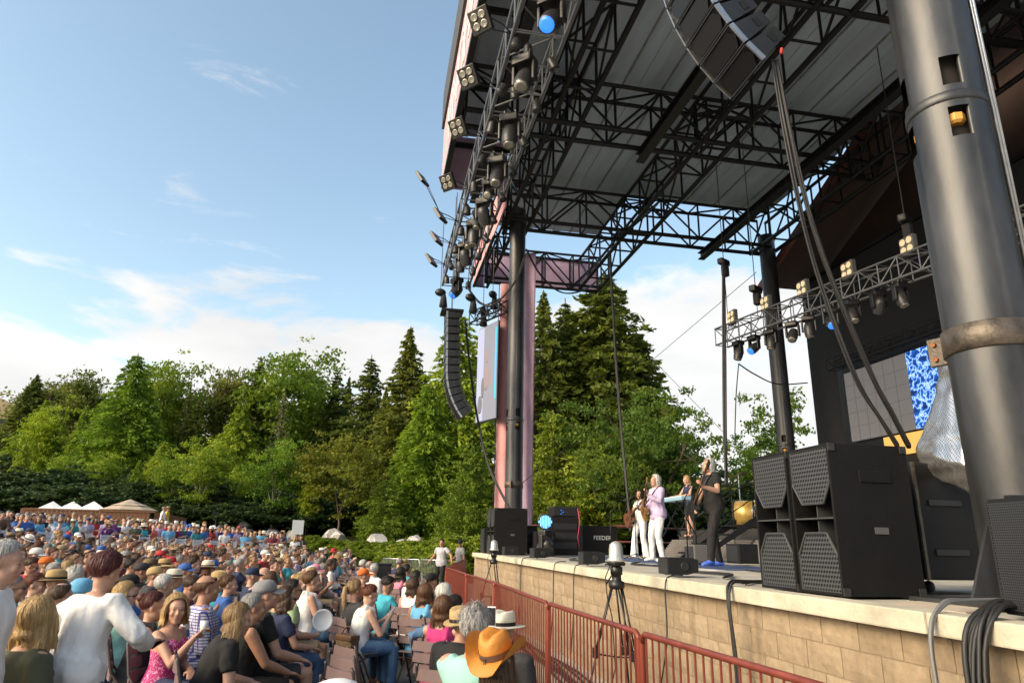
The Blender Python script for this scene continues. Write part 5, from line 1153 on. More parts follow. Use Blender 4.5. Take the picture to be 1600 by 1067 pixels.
# front row along the red barrier, seen from behind
near('c1', 783, 1028, 34, 'person in tan cowboy hat with long brown hair at the barrier', [('tee', 'mint'), ('trousers', 'lilac')], ('long', 'brown'), 'fair', ('cowboy', 'tanhat', 'brown', 14), s=.98) if 0 else None
mat('cloth_tanhat', (.50, .20, .03), .6, 0, .12, 14, .2, 40); mat('cloth_strawhat', (.42, .29, .13), .8, 0, .2, 60, .4, 120)
CLO['tanhat'] = CLO['strawhat'] = (0, 0, 0)
near('c1', 780, 1030, 34, 'person in tan cowboy hat with long brown hair at the barrier', [('tee', 'mint'), ('trousers', 'lilac')], ('long', 'brown'), 'fair', ('cowboy', 'tanhat', 'brown', 16), s=1.04)
near('c0', 787, 985, 36, 'person in cream straw hat with black band behind the cowboy hat', [('tee', 'charcoal'), ('shorts', 'khaki')], ('short', 'grey'), 'fair', ('straw', 'cream', 'black'))
near('c2', 744, 985, 38, 'person with curly grey hair in mint T-shirt', [('tee', 'mint'), ('shorts', 'khaki')], ('curly', 'grey'), 'fair', s=1.08)
near('c4', 724, 976, 38, 'person in small tan hat and black shirt', [('tee', 'black'), ('trousers', 'jeans')], ('short', 'brown'), 'tan', ('fedora', 'strawhat', 'black'))
near('u_denim', 711, 950, 36, 'person in denim shirt with long dark ponytail', [('long', 'denim'), ('trousers', 'jeans')], ('pony', 'dark'), 'fair')
near('c3', 693, 952, 34, 'brown haired person in hot pink striped top', [('tank', 'hotpink'), ('trousers', 'jeans')], ('shoulder', 'chestnut'), 'fair')
near('c9', 695, 928, 36, 'white haired person with lime scarf', [('tee', 'white'), ('trousers', 'khaki')], ('bob', 'white'), 'pale')
near('c5', 664, 928, 36, 'person with shoulder length brown hair in blue tank top', [('tank', 'sky'), ('trousers', 'jeans')], ('shoulder', 'chestnut'), 'tan')
near('c6', 674, 908, 36, 'person in black cap near the barrier', [('tee', 'charcoal'), ('trousers', 'jeans')], ('pony', 'brown'), 'fair', ('cap', 'black', 'black'))
near('c0', 650, 903, 40, 'dark haired man beyond the black cap', [('tee', 'white'), ('shorts', 'khaki')], ('short', 'dark'), 'tan')
near('c1', 646, 916, 36, 'person with long dark hair in white top', [('tank', 'white'), ('trousers', 'jeans')], ('long', 'brown'), 'fair')
near('c10', 636, 890, 40, 'dark haired man in turquoise shirt near the grey barricade', [('tee', 'turquoise'), ('shorts', 'khaki')], ('short', 'dark'), 'tan')
near('c3', 626, 896, 40, 'person in pink top by the walkway', [('tank', 'pink'), ('trousers', 'jeans')], ('shoulder', 'dark'), 'fair')
near('c2', 624, 879, 42, 'balding grey man at far end of front rows', [('tee', 'navy'), ('shorts', 'khaki')], ('receding', 'grey'), 'fair')
near('c5', 632, 881, 44, 'person in straw hat at far end of front rows', [('tee', 'lilac'), ('shorts', 'khaki')], ('neat', 'brown'), 'fair', ('sunhat', 'strawhat', 'brown'))
near('c0', 578, 884, 48, 'bald man in white shirt by the black bin', [('tee', 'white'), ('shorts', 'khaki')], ('bald', 'grey'), 'fair')
near('c9', 568, 882, 46, 'white haired person in blue shirt by the black bin', [('tee', 'blue'), ('trousers', 'jeans')], ('neat', 'white'), 'fair')
near('c8', 585, 890, 46, 'grey haired man in white shirt before the grey barricade', [('long', 'white'), ('trousers', 'khaki')], ('neat', 'silver'), 'fair')
# left block
near('c0', 526, 1124, 60, 'white cap just showing at the bottom edge before the empty chairs', [('tee', 'white'), ('shorts', 'khaki')], ('short', 'grey'), 'fair', ('cap', 'white', 'white'))
near('c5', 58, 968, 40, 'person with long tied blond hair in olive jacket at lower left', [('blouse', 'olive'), ('trousers', 'jeans')], ('shoulder', 'blond'), 'fair', s=1.1)
near('c8', 95, 932, 66, 'balding brown haired man left of the white blouse', [('tee', 'charcoal'), ('trousers', 'jeans')], ('receding', 'brown'), 'fair')
near('c1', 56, 914, 72, 'person with short auburn hair in grey sleeveless top', [('tank', 'grey'), ('trousers', 'jeans')], ('neat', 'auburn'), 'fair')
near('c6', 22, 920, 72, 'grey bearded man in teal shirt behind the silver haired man', [('tee', 'teal'), ('shorts', 'khaki')], ('short', 'grey'), 'tan', None, True)
near('c2', 88, 910, 74, 'man in tan straw hat with dark band', [('tee', 'charcoal'), ('shorts', 'khaki')], ('short', 'grey'), 'tan', ('straw', 'strawhat', 'black'))
near('c5', 119, 903, 64, 'person with fluffy white hair smiling', [('tee', 'lilac'), ('trousers', 'navy')], ('curly', 'white'), 'pale')
near('c3', 128, 926, 70, 'person in sky blue knit cap', [('tee', 'navy'), ('trousers', 'jeans')], ('short', 'brown'), 'fair', ('beanie', 'sky', 'sky'))
near('c0', 73, 883, 76, 'man in orange baseball cap and navy shirt', [('tee', 'navy'), ('shorts', 'khaki')], ('buzz', 'grey'), 'tan', ('cap', 'orange', 'orange'))
near('c7', 49, 884, 70, 'dark haired person in glasses and red top', [('tee', 'red'), ('trousers', 'jeans')], ('neat', 'brown'), 'fair', None, True)
near('c10', 120, 876, 74, 'balding man in blue T-shirt', [('tee', 'blue'), ('shorts', 'khaki')], ('receding', 'sandy'), 'fair')
near('c9', 86, 893, 72, 'silver haired man beside the orange cap', [('tee', 'cream'), ('shorts', 'khaki')], ('neat', 'silver'), 'fair')
near('c1', 106, 890, 72, 'blonde haired person in front of the blue T-shirt', [('tee', 'teal'), ('trousers', 'jeans')], ('bob', 'blond'), 'fair')
near('c4', 243, 900, 74, 'man in tan baseball cap leaning forward', [('tee', 'charcoal'), ('shorts', 'khaki')], ('short', 'grey'), 'tan', ('cap', 'strawhat', 'khaki'))
near('c2', 258, 915, 72, 'white haired man behind the blonde in pink', [('tee', 'mint'), ('trousers', 'khaki')], ('neat', 'white'), 'fair')
near('c6', 203, 916, 72, 'man in black cap and glasses right of the red hair', [('tee', 'blue'), ('shorts', 'khaki')], ('short', 'silver'), 'fair', ('cap', 'black', 'black'), True)
near('c9', 196, 930, 66, 'blonde person in glasses beside the white blouse', [('tee', 'mint'), ('trousers', 'jeans')], ('bob', 'blond'), 'pale', None, True)
near('c0', 222, 893, 74, 'young man in charcoal cap and maroon shirt', [('tee', 'maroon'), ('trousers', 'jeans')], ('short', 'dark'), 'tan', ('cap', 'charcoal', 'charcoal'))
near('c8', 237, 884, 74, 'man in olive camouflage cap', [('tee', 'green'), ('shorts', 'khaki')], ('short', 'brown'), 'tan', ('cap', 'camo', 'olive'))
near('c10', 206, 885, 74, 'dark haired young man in yellow shirt', [('tee', 'yellow'), ('trousers', 'jeans')], ('short', 'dark'), 'fair')
near('c4', 290, 893, 76, 'man in bright blue baseball cap', [('tee', 'blue'), ('shorts', 'khaki')], ('short', 'brown'), 'tan', ('cap', 'blue', 'blue'))
near('c3', 273, 905, 74, 'person in cream straw hat left of the blue cap', [('tank', 'white'), ('trousers', 'khaki')], ('neat', 'brown'), 'tan', ('straw', 'cream', 'black'))
near('c7', 299, 917, 72, 'brown haired person looking down beside the checked shirt', [('tee', 'maroon'), ('trousers', 'jeans')], ('neat', 'brown'), 'fair')
near('c1', 358, 914, 70, 'brown haired person in bright blue top', [('tee', 'blue'), ('trousers', 'jeans')], ('bun', 'chestnut'), 'fair')
near('c9', 343, 908, 72, 'person in striped straw hat beside the bright blue top', [('tee', 'turquoise'), ('trousers', 'khaki')], ('neat', 'brown'), 'fair', ('fedora', 'strawhat', 'offwhite'))
near('c2', 395, 900, 74, 'man in navy baseball cap', [('tee', 'navy'), ('shorts', 'khaki')], ('short', 'silver'), 'fair', ('cap', 'navy', 'navy'))
near('c0', 414, 898, 74, 'bald man in pink shirt', [('tee', 'pink'), ('shorts', 'khaki')], ('none', 'grey'), 'fair')
near('c5', 424, 906, 66, 'person with long brown hair behind the grey cap', [('tank', 'maroon'), ('trousers', 'jeans')], ('long', 'chestnut'), 'fair')
near('c3', 374, 882, 66, 'white haired person in glasses and navy top', [('tee', 'navy'), ('trousers', 'jeans')], ('neat', 'silver'), 'fair')
near('c1', 358, 886, 76, 'grey haired person in blue shirt left of navy top', [('tee', 'denim'), ('trousers', 'jeans')], ('neat', 'grey'), 'fair')
near('c9', 493, 892, 70, 'person in pink visor cap behind the white sleeveless top', [('tee', 'cream'), ('shorts', 'khaki')], ('neat', 'brown'), 'fair', ('cap', 'pink', 'pink'), True)
near('c0', 506, 889, 70, 'balding man in grey striped shirt right of the pink visor', [('long', 'grey'), ('trousers', 'khaki')], ('receding', 'grey'), 'tan')
near('c8', 516, 882, 72, 'man in white shirt at the end of his row', [('long', 'white'), ('trousers', 'jeans')], ('short', 'brown'), 'tan')
near('c6', 504, 879, 72, 'man in olive cap at the end of his row', [('tee', 'olive'), ('shorts', 'khaki')], ('short', 'grey'), 'tan', ('cap', 'olive', 'olive'), True)
near('u_coral', 522, 862, 66, 'woman in red hat and coral shirt raising a camera', [('tee', 'coral'), ('shorts', 'navy'), ('shoe', 'white')], ('short', 'grey'), 'fair', ('sunhat', 'red', 'red'), s=1.05)
near('c11', 468, 872, 70, 'person raising a dark camera above the crowd', [('tank', 'white'), ('trousers', 'jeans')], ('long', 'dark'), 'tan')
near('c5', 482, 868, 60, 'person in white top and visor facing the camera', [('tank', 'white'), ('trousers', 'jeans')], ('neat', 'brown'), 'tan', ('cap', 'khaki', 'khaki'))

# ================================================================== audience: everyone else in the rows
seats = []; OUT = []
xrow = -1.05; r_i = 0
while xrow > -24:
    r_i += 1; y = 6.5+random.random()*.3
    k = 0
    while y < (31 if xrow > -3 else 38):
        k += 1; yy = y+random.gauss(0, .03); xx = xrow+random.gauss(0, .04)+.012*(yy-14)**2*.06
        if not 22.2 < math.hypot(xx-8, yy-13) < 24.9 and math.hypot(xx-8, yy-13) < 30.5 and random.random() < .90:
            hz_ = gz(xx, yy)+1.22; px, py, dz = to_px((xx, yy, hz_))
            if -30 < px < 560 and dz > 0: seats.append((dz, xx, yy, px, py, r_i, k))
            elif -260 < px <= -30 and dz > 7: OUT.append((dz, xx, yy, px, py, r_i, k))
        y += .61
    xrow -= .95
keep = []
for s_ in seats:
    dz, xx, yy, px, py, r_, k_ = s_
    if dz < 8.6 or (dz < 15 and random.random() < .18): continue
    if any((xx-t[2])**2+(yy-t[3])**2 < .30 for t in TAKEN): continue
    # nobody sits in the gaps through which the named people of the front show
    if any(abs(px-t[0]) < 9+60/dz and abs(py-t[1]) < 10+80/dz and (t[2]**2+t[3]**2)**.5 > dz for t in TAKEN if dz < 12): continue
    keep.append(s_)
keep.sort(); tops = ['white', 'white', 'white', 'sky', 'lilac', 'cream', 'cream', 'grey', 'charcoal', 'black', 'navy', 'blue', 'blue', 'sky', 'teal', 'turquoise', 'green', 'olive', 'red', 'maroon', 'coral', 'pink', 'purple', 'lilac', 'offwhite', 'plaid', 'bluestripe', 'khaki', 'denim', 'brown']
CW = {'sky': 'sky blue', 'palegreen': 'pale green', 'offwhite': 'off-white', 'plaid': 'blue checked', 'bluestripe': 'blue striped', 'khaki': 'tan', 'hotpink': 'hot pink'}
HW = {'bald': 'a bald crown and {} sides', 'receding': 'receding {} hair', 'short': 'short {} hair', 'buzz': 'cropped {} hair', 'neat': 'neat {} hair', 'curly': 'curly {} hair', 'bob': 'a {} bob', 'shoulder': 'shoulder length {} hair', 'long': 'long {} hair', 'pony': 'a {} ponytail', 'bun': 'a {} hair bun'}
HATW = {'cap': '{} baseball cap', 'straw': '{} straw hat', 'sunhat': '{} sun hat', 'fedora': '{} small brimmed hat'}
ORD = lambda n: '%d%s' % (n, 'th' if 10 <= n % 100 <= 20 else {1: 'st', 2: 'nd', 3: 'rd'}.get(n % 10, 'th'))
NIND = 300-len(TAKEN)-4; seen = {}
far_people = keep[NIND:]+OUT
rr = random.Random(21)
def rand_attr():
    i = rr.randrange(12); sex = _pp[i]['sex']
    if sex == 'm': h = (rr.choice(['short', 'short', 'receding', 'bald', 'neat', 'buzz', 'curly']), rr.choice(['grey', 'grey', 'brown', 'dark', 'silver', 'sandy', 'brown', 'chestnut']), rr.randrange(2)); top = rr.choice(['tee', 'tee', 'tee', 'long']); bot = rr.choice(['trousers', 'shorts'])
    else: h = (rr.choice(['bob', 'shoulder', 'long', 'neat', 'curly', 'pony', 'bun', 'shoulder']), rr.choice(['blond', 'blond', 'sandy', 'brown', 'chestnut', 'dark', 'auburn', 'grey', 'white']), rr.randrange(2)); top = rr.choice(['tee', 'tank', 'blouse']); bot = rr.choice(['trousers', 'shorts'])
    hat = None
    if rr.random() < .27:
        hk = rr.choice(['cap', 'cap', 'cap', 'cap', 'cap', 'straw', 'sunhat', 'fedora']); hat = (hk, rr.choice(['black', 'navy', 'white', 'khaki', 'grey', 'red', 'blue', 'offwhite']) if hk == 'cap' else rr.choice(['strawhat', 'cream', 'khaki', 'offwhite']), rr.choice(['black', 'brown']))
        if h[0] in ('bun', 'curly', 'bald'): h = ('neat', h[1], 0)
    return i, h, hat, top, rr.choice(tops), bot, rr.choice(['jeans', 'navy', 'khaki', 'black', 'grey', 'offwhite']), rr.choice(['fair', 'fair', 'pale', 'tan', 'tan', 'olive', 'brown'] if rr.random() < .4 else ['fair', 'pale', 'tan']), rr.random() < .16
for (dz, xx, yy, px, py, r_, k_) in keep[:NIND]:
    i, h, hat, top, tc_, bot, bc, sk, sh = rand_attr(); th = .5*78+.5*math.degrees(math.atan2(7-xx, 13-yy))+rr.gauss(0, 9) if math.hypot(xx-8, yy-13) < 23 else math.degrees(math.atan2(7-xx, 10-yy))+rr.gauss(0, 9)
    hd = HATW[hat[0]].format({'strawhat': 'tan', 'offwhite': 'off-white'}.get(hat[1], CW.get(hat[1], hat[1]))) if hat else HW[h[0]].format(h[1])
    lb = 'audience member in %s %s with %s' % (CW.get(tc_, tc_), {'tee': 'T-shirt', 'long': 'long sleeved shirt', 'tank': 'sleeveless top', 'blouse': 'loose blouse'}[top], hd)
    if sh: lb += ' and sunglasses'
    if seen.get(lb): lb = lb.replace('audience member', 'person')+', row %d seat %d' % (r_, k_)
    seen[lb] = 1; loc = Vector((xx, yy, gz(xx, yy))); s_ = 1.03+rr.gauss(0, .035)
    make_person('c%d' % i, lb, AUD, loc, -R_(th), s_, sk, [(top, tc_), (bot, bc)], h, hat, sh)
    if dz < 9.5: seat_chair(loc, -R_(th), 'brown slatted folding chair under the %s' % ' '.join(lb.replace('audience member', 'person').split(',')[0].split()[:10]))
# the farthest rows read as one mass
def arrays(me):
    n = len(me.vertices); co = np.empty(n*3, np.float32); me.vertices.foreach_get('co', co); me.calc_loop_triangles(); t = np.empty(len(me.loop_triangles)*3, np.int32); me.loop_triangles.foreach_get('vertices', t); return co.reshape(-1, 3), t.reshape(-1, 3)
VV, FF, MM = [], [], []; slots = []; off = 0
def slot(ma):
    if ma not in slots: slots.append(ma)
    return slots.index(ma)
cache = {}
for (dz, xx, yy, px, py, r_, k_) in far_people:
    i, h, hat, top, tc_, bot, bc, sk, sh = rand_attr(); i = rr.choice([0, 1, 2, 5]); d = BODY['lo%d' % i]; th = .5*78+.5*math.degrees(math.atan2(7-xx, 13-yy))+rr.gauss(0, 9) if math.hypot(xx-8, yy-13) < 23 else math.degrees(math.atan2(7-xx, 10-yy))+rr.gauss(0, 9)
    M4 = Matrix.Translation((xx, yy, gz(xx, yy))) @ Matrix.Rotation(-R_(th), 4, 'Z') @ Matrix.Scale(1.04+rr.gauss(0, .03), 4); hm = M4 @ Matrix.Translation(d['J']['hc']) @ d['J']['hr'].to_4x4()
    pcs = [(d['skin'], SKINS[sk], M4), (d['c']['tee'], cloth(tc_), M4), (hairm(h[0], h[2]), hair_mat(h[1]), hm)]
    if hat: pcs += [(hatm(hat[0])[0][1], cloth(hat[1]), hm)]
    for me, ma, mt in pcs:
        if me.name not in cache: cache[me.name] = arrays(me)
        co, tr_ = cache[me.name]; m3 = np.array(mt); VV.append(co @ m3[:3, :3].T+m3[:3, 3]); FF.append(tr_+off); MM.append(np.full(len(tr_), slot(ma))); off += len(co)
if VV:
    VV, FF, MM = np.concatenate(VV), np.concatenate(FF), np.concatenate(MM); me = bpy.data.meshes.new('far_crowd'); n, k = len(VV), len(FF)
    me.vertices.add(n); me.loops.add(k*3); me.polygons.add(k); me.vertices.foreach_set('co', VV.reshape(-1).astype(np.float32)); me.loops.foreach_set('vertex_index', FF.reshape(-1).astype(np.int32))
    me.polygons.foreach_set('loop_start', np.arange(0, k*3, 3, dtype=np.int32)); me.polygons.foreach_set('loop_total', np.full(k, 3, dtype=np.int32)); me.polygons.foreach_set('material_index', MM.astype(np.int32)); me.polygons.foreach_set('use_smooth', np.ones(k, bool))
    for ma in slots: me.materials.append(ma)
    me.update(); me.validate(); o = bpy.data.objects.new('far_crowd', me); C.objects.link(o); tag(o, 'farthest rows of the seated audience below the trees', 'crowd', kind='stuff')
print('CROWD individuals', NIND, 'far', len(far_people), 'tris far', len(FF))
for px, py, D, lb, cl, hr_, hat in ((253, 812, 40, 'person in white shirt standing at the back beside the umbrella', 'white', ('short', 'grey'), None), (260, 808, 41, 'person in yellow shirt and hat standing at the back', 'yellow', ('short', 'brown'), ('straw', 'strawhat', 'brown'))):
    p = at_D(px, py, D); z0 = p.z-1.55*1.05; o = make_person('u_stander', lb, None, Vector((p.x, p.y, max(z0, gz(p.x, p.y)))), -R_(80), 1.05, 'tan', [('tee', cl), ('trousers', 'khaki')], hr_, hat)
# white chairs in front of the terrace
for i in range(19):
    a_ = R_(151-i*1.75); X, Y = 8+24.5*math.cos(a_), 13+24.5*math.sin(a_); chair(CH_W, Vector((X, Y, gz(X, Y)+.005)), -math.atan2(7-X, 10-Y), '%s white folding chair from the left in the empty row before the terrace' % ORD(i+1), 'white chairs before the terrace')
# empty chairs in the front blocks
n = 0
for X, ys_ in ((.02, [3.6, 4.15, 4.7, 5.25, 5.8, 6.35, 6.9]), (.92, [3.7, 6.4, 6.95, 8.2, 10.4, 11.0]), (-.95, [4.2, 4.8])):
    for Y in ys_:
        if any((X-t[2])**2+(Y-t[3])**2 < .20 for t in TAKEN): continue
        n += 1; chair(CH_B, Vector((X, Y, gz(X, Y)+.012)), -R_(58 if X < .5 else 40), '%s empty brown folding chair, counted from the bottom edge, in the %s row' % (ORD(ys_.index(Y)+1), 'front' if X > .5 else 'second' if X > -.5 else 'third'), 'empty folding chairs')
# things the audience holds or has beside it
def hand_pos(o, key, side='R', t=.08):
    sh, el, wr, hd, nrm, s = BODY[key]['J']['arms'][side]; M4 = Matrix.Translation(o.location) @ Matrix.Rotation(o.rotation_euler[2], 4, 'Z') @ Matrix.Scale(o.scale[0], 4); return M4 @ (wr+hd*t), (M4.to_3x3() @ hd).normalized(), (M4.to_3x3() @ nrm).normalized()
p, hd, nm_ = hand_pos(p_bun, 'u_bun'); c = thing('water_bottle', 'clear water bottle with blue cap and blue label held up', 'bottle', p-Vector((0, 0, .06)))
b = MB(); b.sm = True; b.lathe([(.030, 0), (.033, .01), (.033, .13), (.026, .165), (.014, .185), (.014, .20)], n=16); b.build('bottle_body', mat('bottle_plastic', (.62, .68, .72), .12, 0, spec=.6), c)
b = MB(); b.sm = True; b.lathe([(.0336, .045), (.0336, .105)], n=16); b.build('bottle_label', mat('bottle_label', (.03, .14, .50), .5), c); b = MB(); b.lathe([(.0165, .198), (.0165, .222)], n=12); b.build('bottle_cap', mat('bottle_cap', (.02, .10, .45), .4), c)
p, hd, nm_ = hand_pos(p_blo, 'u_blonde'); c = MB(); c.sm = True; c.lathe([(.028, -.05), (.036, .05)], p+Vector((0, 0, .03)), 16); tag(c.build('plastic_cup', mat('cup_clear', (.7, .72, .74), .15)), 'clear plastic cup in the hand of the blonde in pink', 'cup')
def slab(name, p, hd, n_, dims, m_, lb, cat, scr_=None):
    z = hd; x = z.cross(n_).normalized(); y = z.cross(x); rot = Matrix((x, y, z)).transposed(); o = thing(name, lb, cat, p); b = MB(); b.bevbox((0, 0, 0), dims, .004, rot); b.build('case', m_, o)
    b = MB(); b.box(rot @ Vector((0, (dims[1]/2+.0015)*(1 if scr_ else -1), 0)), (dims[0]*.9, .002, dims[2]*.88), rot); b.build('display', mat('phone_glass', (.012, .013, .016), .12), o); return o
p, hd, nm_ = hand_pos(p_red, 'u_redhair'); slab('mobile_phone', p+nm_*.03, hd, nm_, (.072, .010, .145), 'black_plastic', 'black phone in the right hand of the red haired person', 'phone')
p, hd, nm_ = hand_pos(p_ph, 'u_phonewoman'); slab('mobile_phone', p+hd*.03+nm_*.02, hd, nm_, (.072, .010, .145), 'white_plastic', 'white phone held by the woman in white tank top', 'phone')
pp = at_z(768, 958, 1.30); slab('mobile_phone', Vector((pp.x, pp.y, 1.28)), Vector((0, 0, 1)), Vector((-.5, -1, 0)).normalized(), (.066, .010, .135), 'white_plastic', 'white phone raised in the front row beside the cream hat', 'phone')
o = [x for x in C.objects if x.get('label', '').startswith('person in sunglasses and green')][0]; p, hd, nm_ = hand_pos(o, 'u_plate'); fc = (Vector((0, 0, CAMH))-p).normalized()*.6+Vector((.3, -.5, .1)); fc.normalize()
b = MB(); b.sm = True; b.lathe([(.001, 0), (.085, 0), (.098, .012), (.118, .018), (.118, .022), (.096, .016), (.084, .004), (.001, .004)], p+Vector((0, 0, .085))+fc*.02, 28, fc); tag(b.build('paper_plate', 'white_plastic'), 'round white paper plate held up in the crowd', 'plate')
pl = [t for t in TAKEN if abs(t[0]-578) < 1][0]; c = thing('handbag', 'brown camouflage handbag on the chair beside the woman with phone', 'bag', (pl[2]-.10, pl[3]-.32, .48), -.9)
b = MB(); b.bevbox((0, 0, .11), (.30, .13, .21), .035); b.build('bag_body', cloth('camo'), c); b = MB(); b.bevbox((0, -.005, .19), (.305, .145, .07), .02); b.build('flap', mat('bag_leather', (.10, .05, .025), .5), c); b = MB(); b.sm = True; b.tube(sag((-.13, 0, .21), (.13, 0, .21), -.10), .008, 6); b.build('handle', 'bag_leather', c)
# ================================================================== red barrier in front of the stage
posts = [at_z(728, 873, 1.1), at_z(697, 886.5, 1.1), at_z(729, 897, 1.1), at_z(773, 910, 1.1), at_z(856, 942, 1.1), at_z(1000, 988.5, 1.1), Vector((2.42, 2.75, 1.1)), Vector((2.5, .6, 1.1))]
pl_lab = ['dark red barrier panel returning to the end of the stage by the guards', 'farthest red barrier panel along the pit', 'second farthest red barrier panel along the pit', 'red barrier panel beside the lime scarf and black cap', 'red barrier panel in front of the near tripod, beside the cowboy hat', 'red barrier panel running out of the bottom edge under the cables', 'nearest red barrier panel, below the frame']
for i in range(len(posts)-1):
    a, c = Vector((posts[i].x, posts[i].y, 0)), Vector((posts[i+1].x, posts[i+1].y, 0)); d = (c-a); L = d.length; d.normalize(); a2, c2 = d*.03, d*(L-.03)
    T = thing('barrier_panel', pl_lab[i], 'barrier', a, group='red barrier panels in front of the stage')
    b = MB(); b.sm = True; n_ = 6; arc = [Vector((0, 0, 1.02))+d*.03, d*.045+Vector((0, 0, 1.075)), d*.09+Vector((0, 0, 1.1)), d*(L-.09)+Vector((0, 0, 1.1)), d*(L-.045)+Vector((0, 0, 1.075)), d*(L-.03)+Vector((0, 0, 1.02))]
    b.tube(arc, .024, 10); b.build('top_rail', 'rail_red', T); bar('bottom_rail', a2+Vector((0, 0, .12)), c2+Vector((0, 0, .12)), .018, 'rail_red', T, 8)
    for q in (a2, c2): bar('post', q, q+Vector((0, 0, 1.05)), .026, 'rail_post', T, 10)
    k = int(L/.108)
    for j in range(1, k): q = d*(L*j/k); bar('baluster', q+Vector((0, 0, .12)), q+Vector((0, 0, 1.09)), .0085, 'rail_red', T, 6)
# cables lying in the pit
b = MB(); b.sm = True
for k in range(9):
    x0 = 2.55+k*.035; b.tube([Vector((x0+.05*math.sin(j*.9+k)+(.012*j), 3+j*1.0, .03+.012*(k % 3)+.02*math.sin(j*1.7+k))) for j in range(15)], .016, 6)
tag(b.build('cable_run', 'rubber'), 'bundle of black cables lying along the pit floor behind the barrier', 'cable')
# ================================================================== tripods with silver domes
def tripod(X, Y, lab, ztop=1.82):
    T = thing('camera_tripod', lab, 'tripod', (X, Y, 0), .4, 'tripods in the pit')
    for k in range(3):
        a = k*2.094+.5; d = Vector((math.cos(a), math.sin(a), 0)); s = Vector((-d.y, d.x, 0)); b = MB(); b.sm = True
        for o in (-.028, .028): b.tube([d*.05+s*o+Vector((0, 0, 1.36)), d*.24+s*o+Vector((0, 0, .70))], .011, 6)
        b.tube([d*.19+Vector((0, 0, .86)), d*.40+Vector((0, 0, .02))], .012, 6); lg = b.build('leg', 'black_plastic', T)
        b = MB(); b.bevbox(d*.235+Vector((0, 0, .70)), (.07, .075, .10), .01, Matrix.Rotation(a, 3, 'Z')); b.build('leg_clamp', 'black_plastic', lg)
        b = MB(); b.tube([Vector((0, 0, .66)), d*.23+Vector((0, 0, .69))], .008, 6); b.build('spreader', 'black_plastic', T)
    b = MB(); b.sm = True; b.lathe([(.07, 1.33), (.085, 1.35), (.085, 1.40), (.05, 1.42), (.05, 1.47), (.065, 1.48), (.065, 1.55), (.04, 1.57)], n=16); b.build('bowl_head', 'black_plastic', T)
    b = MB(); b.bevbox((0, 0, 1.585), (.16, .12, .035), .008); b.tube([(.05, .04, 1.52), (.1, .16, 1.49), (.12, .30, 1.36)], .009, 6); b.build('pan_plate', 'black_plastic', T)
    c = thing('dome_camera', 'silver bell shaped dome camera on '+('the near' if Y < 10 else 'the far')+' tripod', 'camera', (X, Y, 1.602)); b = MB(); b.sm = True
    b.lathe([(.085, 0), (.098, .01), (.098, .03), (.078, .045), (.075, .14), (.066, .185), (.035, .212), (.004, .22)], n=20); b.build('dome_shell', mat('silver_dome', (.58, .57, .53), .32, .55, .15, 8), c)
    b = MB(); b.sm = True; b.lathe([(.10, -.012), (.10, .0)], n=20); b.build('base_ring', 'black_plastic', c)
    b = MB(); b.sm = True; b.tube([(-.07, 0, 1.6), (-.16, 0, 1.45), (-.12, .02, 1.25), (-.05, .03, 1.05), (-.03, .02, .55), (-.16, .1, .05)], .006, 5); b.build('camera_cable', 'rubber', T)
tripod(2.62, 7.35, 'large black camera tripod with silver dome standing behind the barrier'); tripod(2.62, 15.1, 'small distant camera tripod with silver dome in the pit')
# ================================================================== loudspeakers
def grille_mat(name, scale, base, hole):
    ma = bpy.data.materials.new(name); ma.use_nodes = True; t = ma.node_tree; b = t.nodes['Principled BSDF']; b.inputs['Roughness'].default_value = .45; b.inputs['Metallic'].default_value = .4
    tcn = t.nodes.new('ShaderNodeTexCoord'); sp = t.nodes.new('ShaderNodeSeparateXYZ'); t.links.new(tcn.outputs['Object'], sp.inputs[0])
    ad = t.nodes.new('ShaderNodeMath'); ad.operation = 'MULTIPLY_ADD'; t.links.new(sp.outputs[2], ad.inputs[0]); ad.inputs[1].default_value = .5; t.links.new(sp.outputs[1], ad.inputs[2])
    cb = t.nodes.new('ShaderNodeCombineXYZ'); t.links.new(ad.outputs[0], cb.inputs[0]); t.links.new(sp.outputs[2], cb.inputs[1])
    v = t.nodes.new('ShaderNodeTexVoronoi'); v.voronoi_dimensions = '2D'; v.inputs['Scale'].default_value = scale; v.inputs['Randomness'].default_value = 0; t.links.new(cb.outputs[0], v.inputs['Vector'])
    r = t.nodes.new('ShaderNodeValToRGB'); t.links.new(v.outputs['Distance'], r.inputs[0]); r.color_ramp.elements[0].position = .30; r.color_ramp.elements[1].position = .38; r.color_ramp.elements[0].color = hole+(1,); r.color_ramp.elements[1].color = base+(1,); t.links.new(r.outputs[0], b.inputs['Base Color']); MATS[name] = ma
grille_mat('hex_grille', 30, (.085, .09, .10), (.002, .002, .002)); grille_mat('array_grille', 60, (.022, .022, .024), (.001, .001, .001)); grille_mat('fine_grille', 75, (.055, .06, .068), (.004, .004, .005))
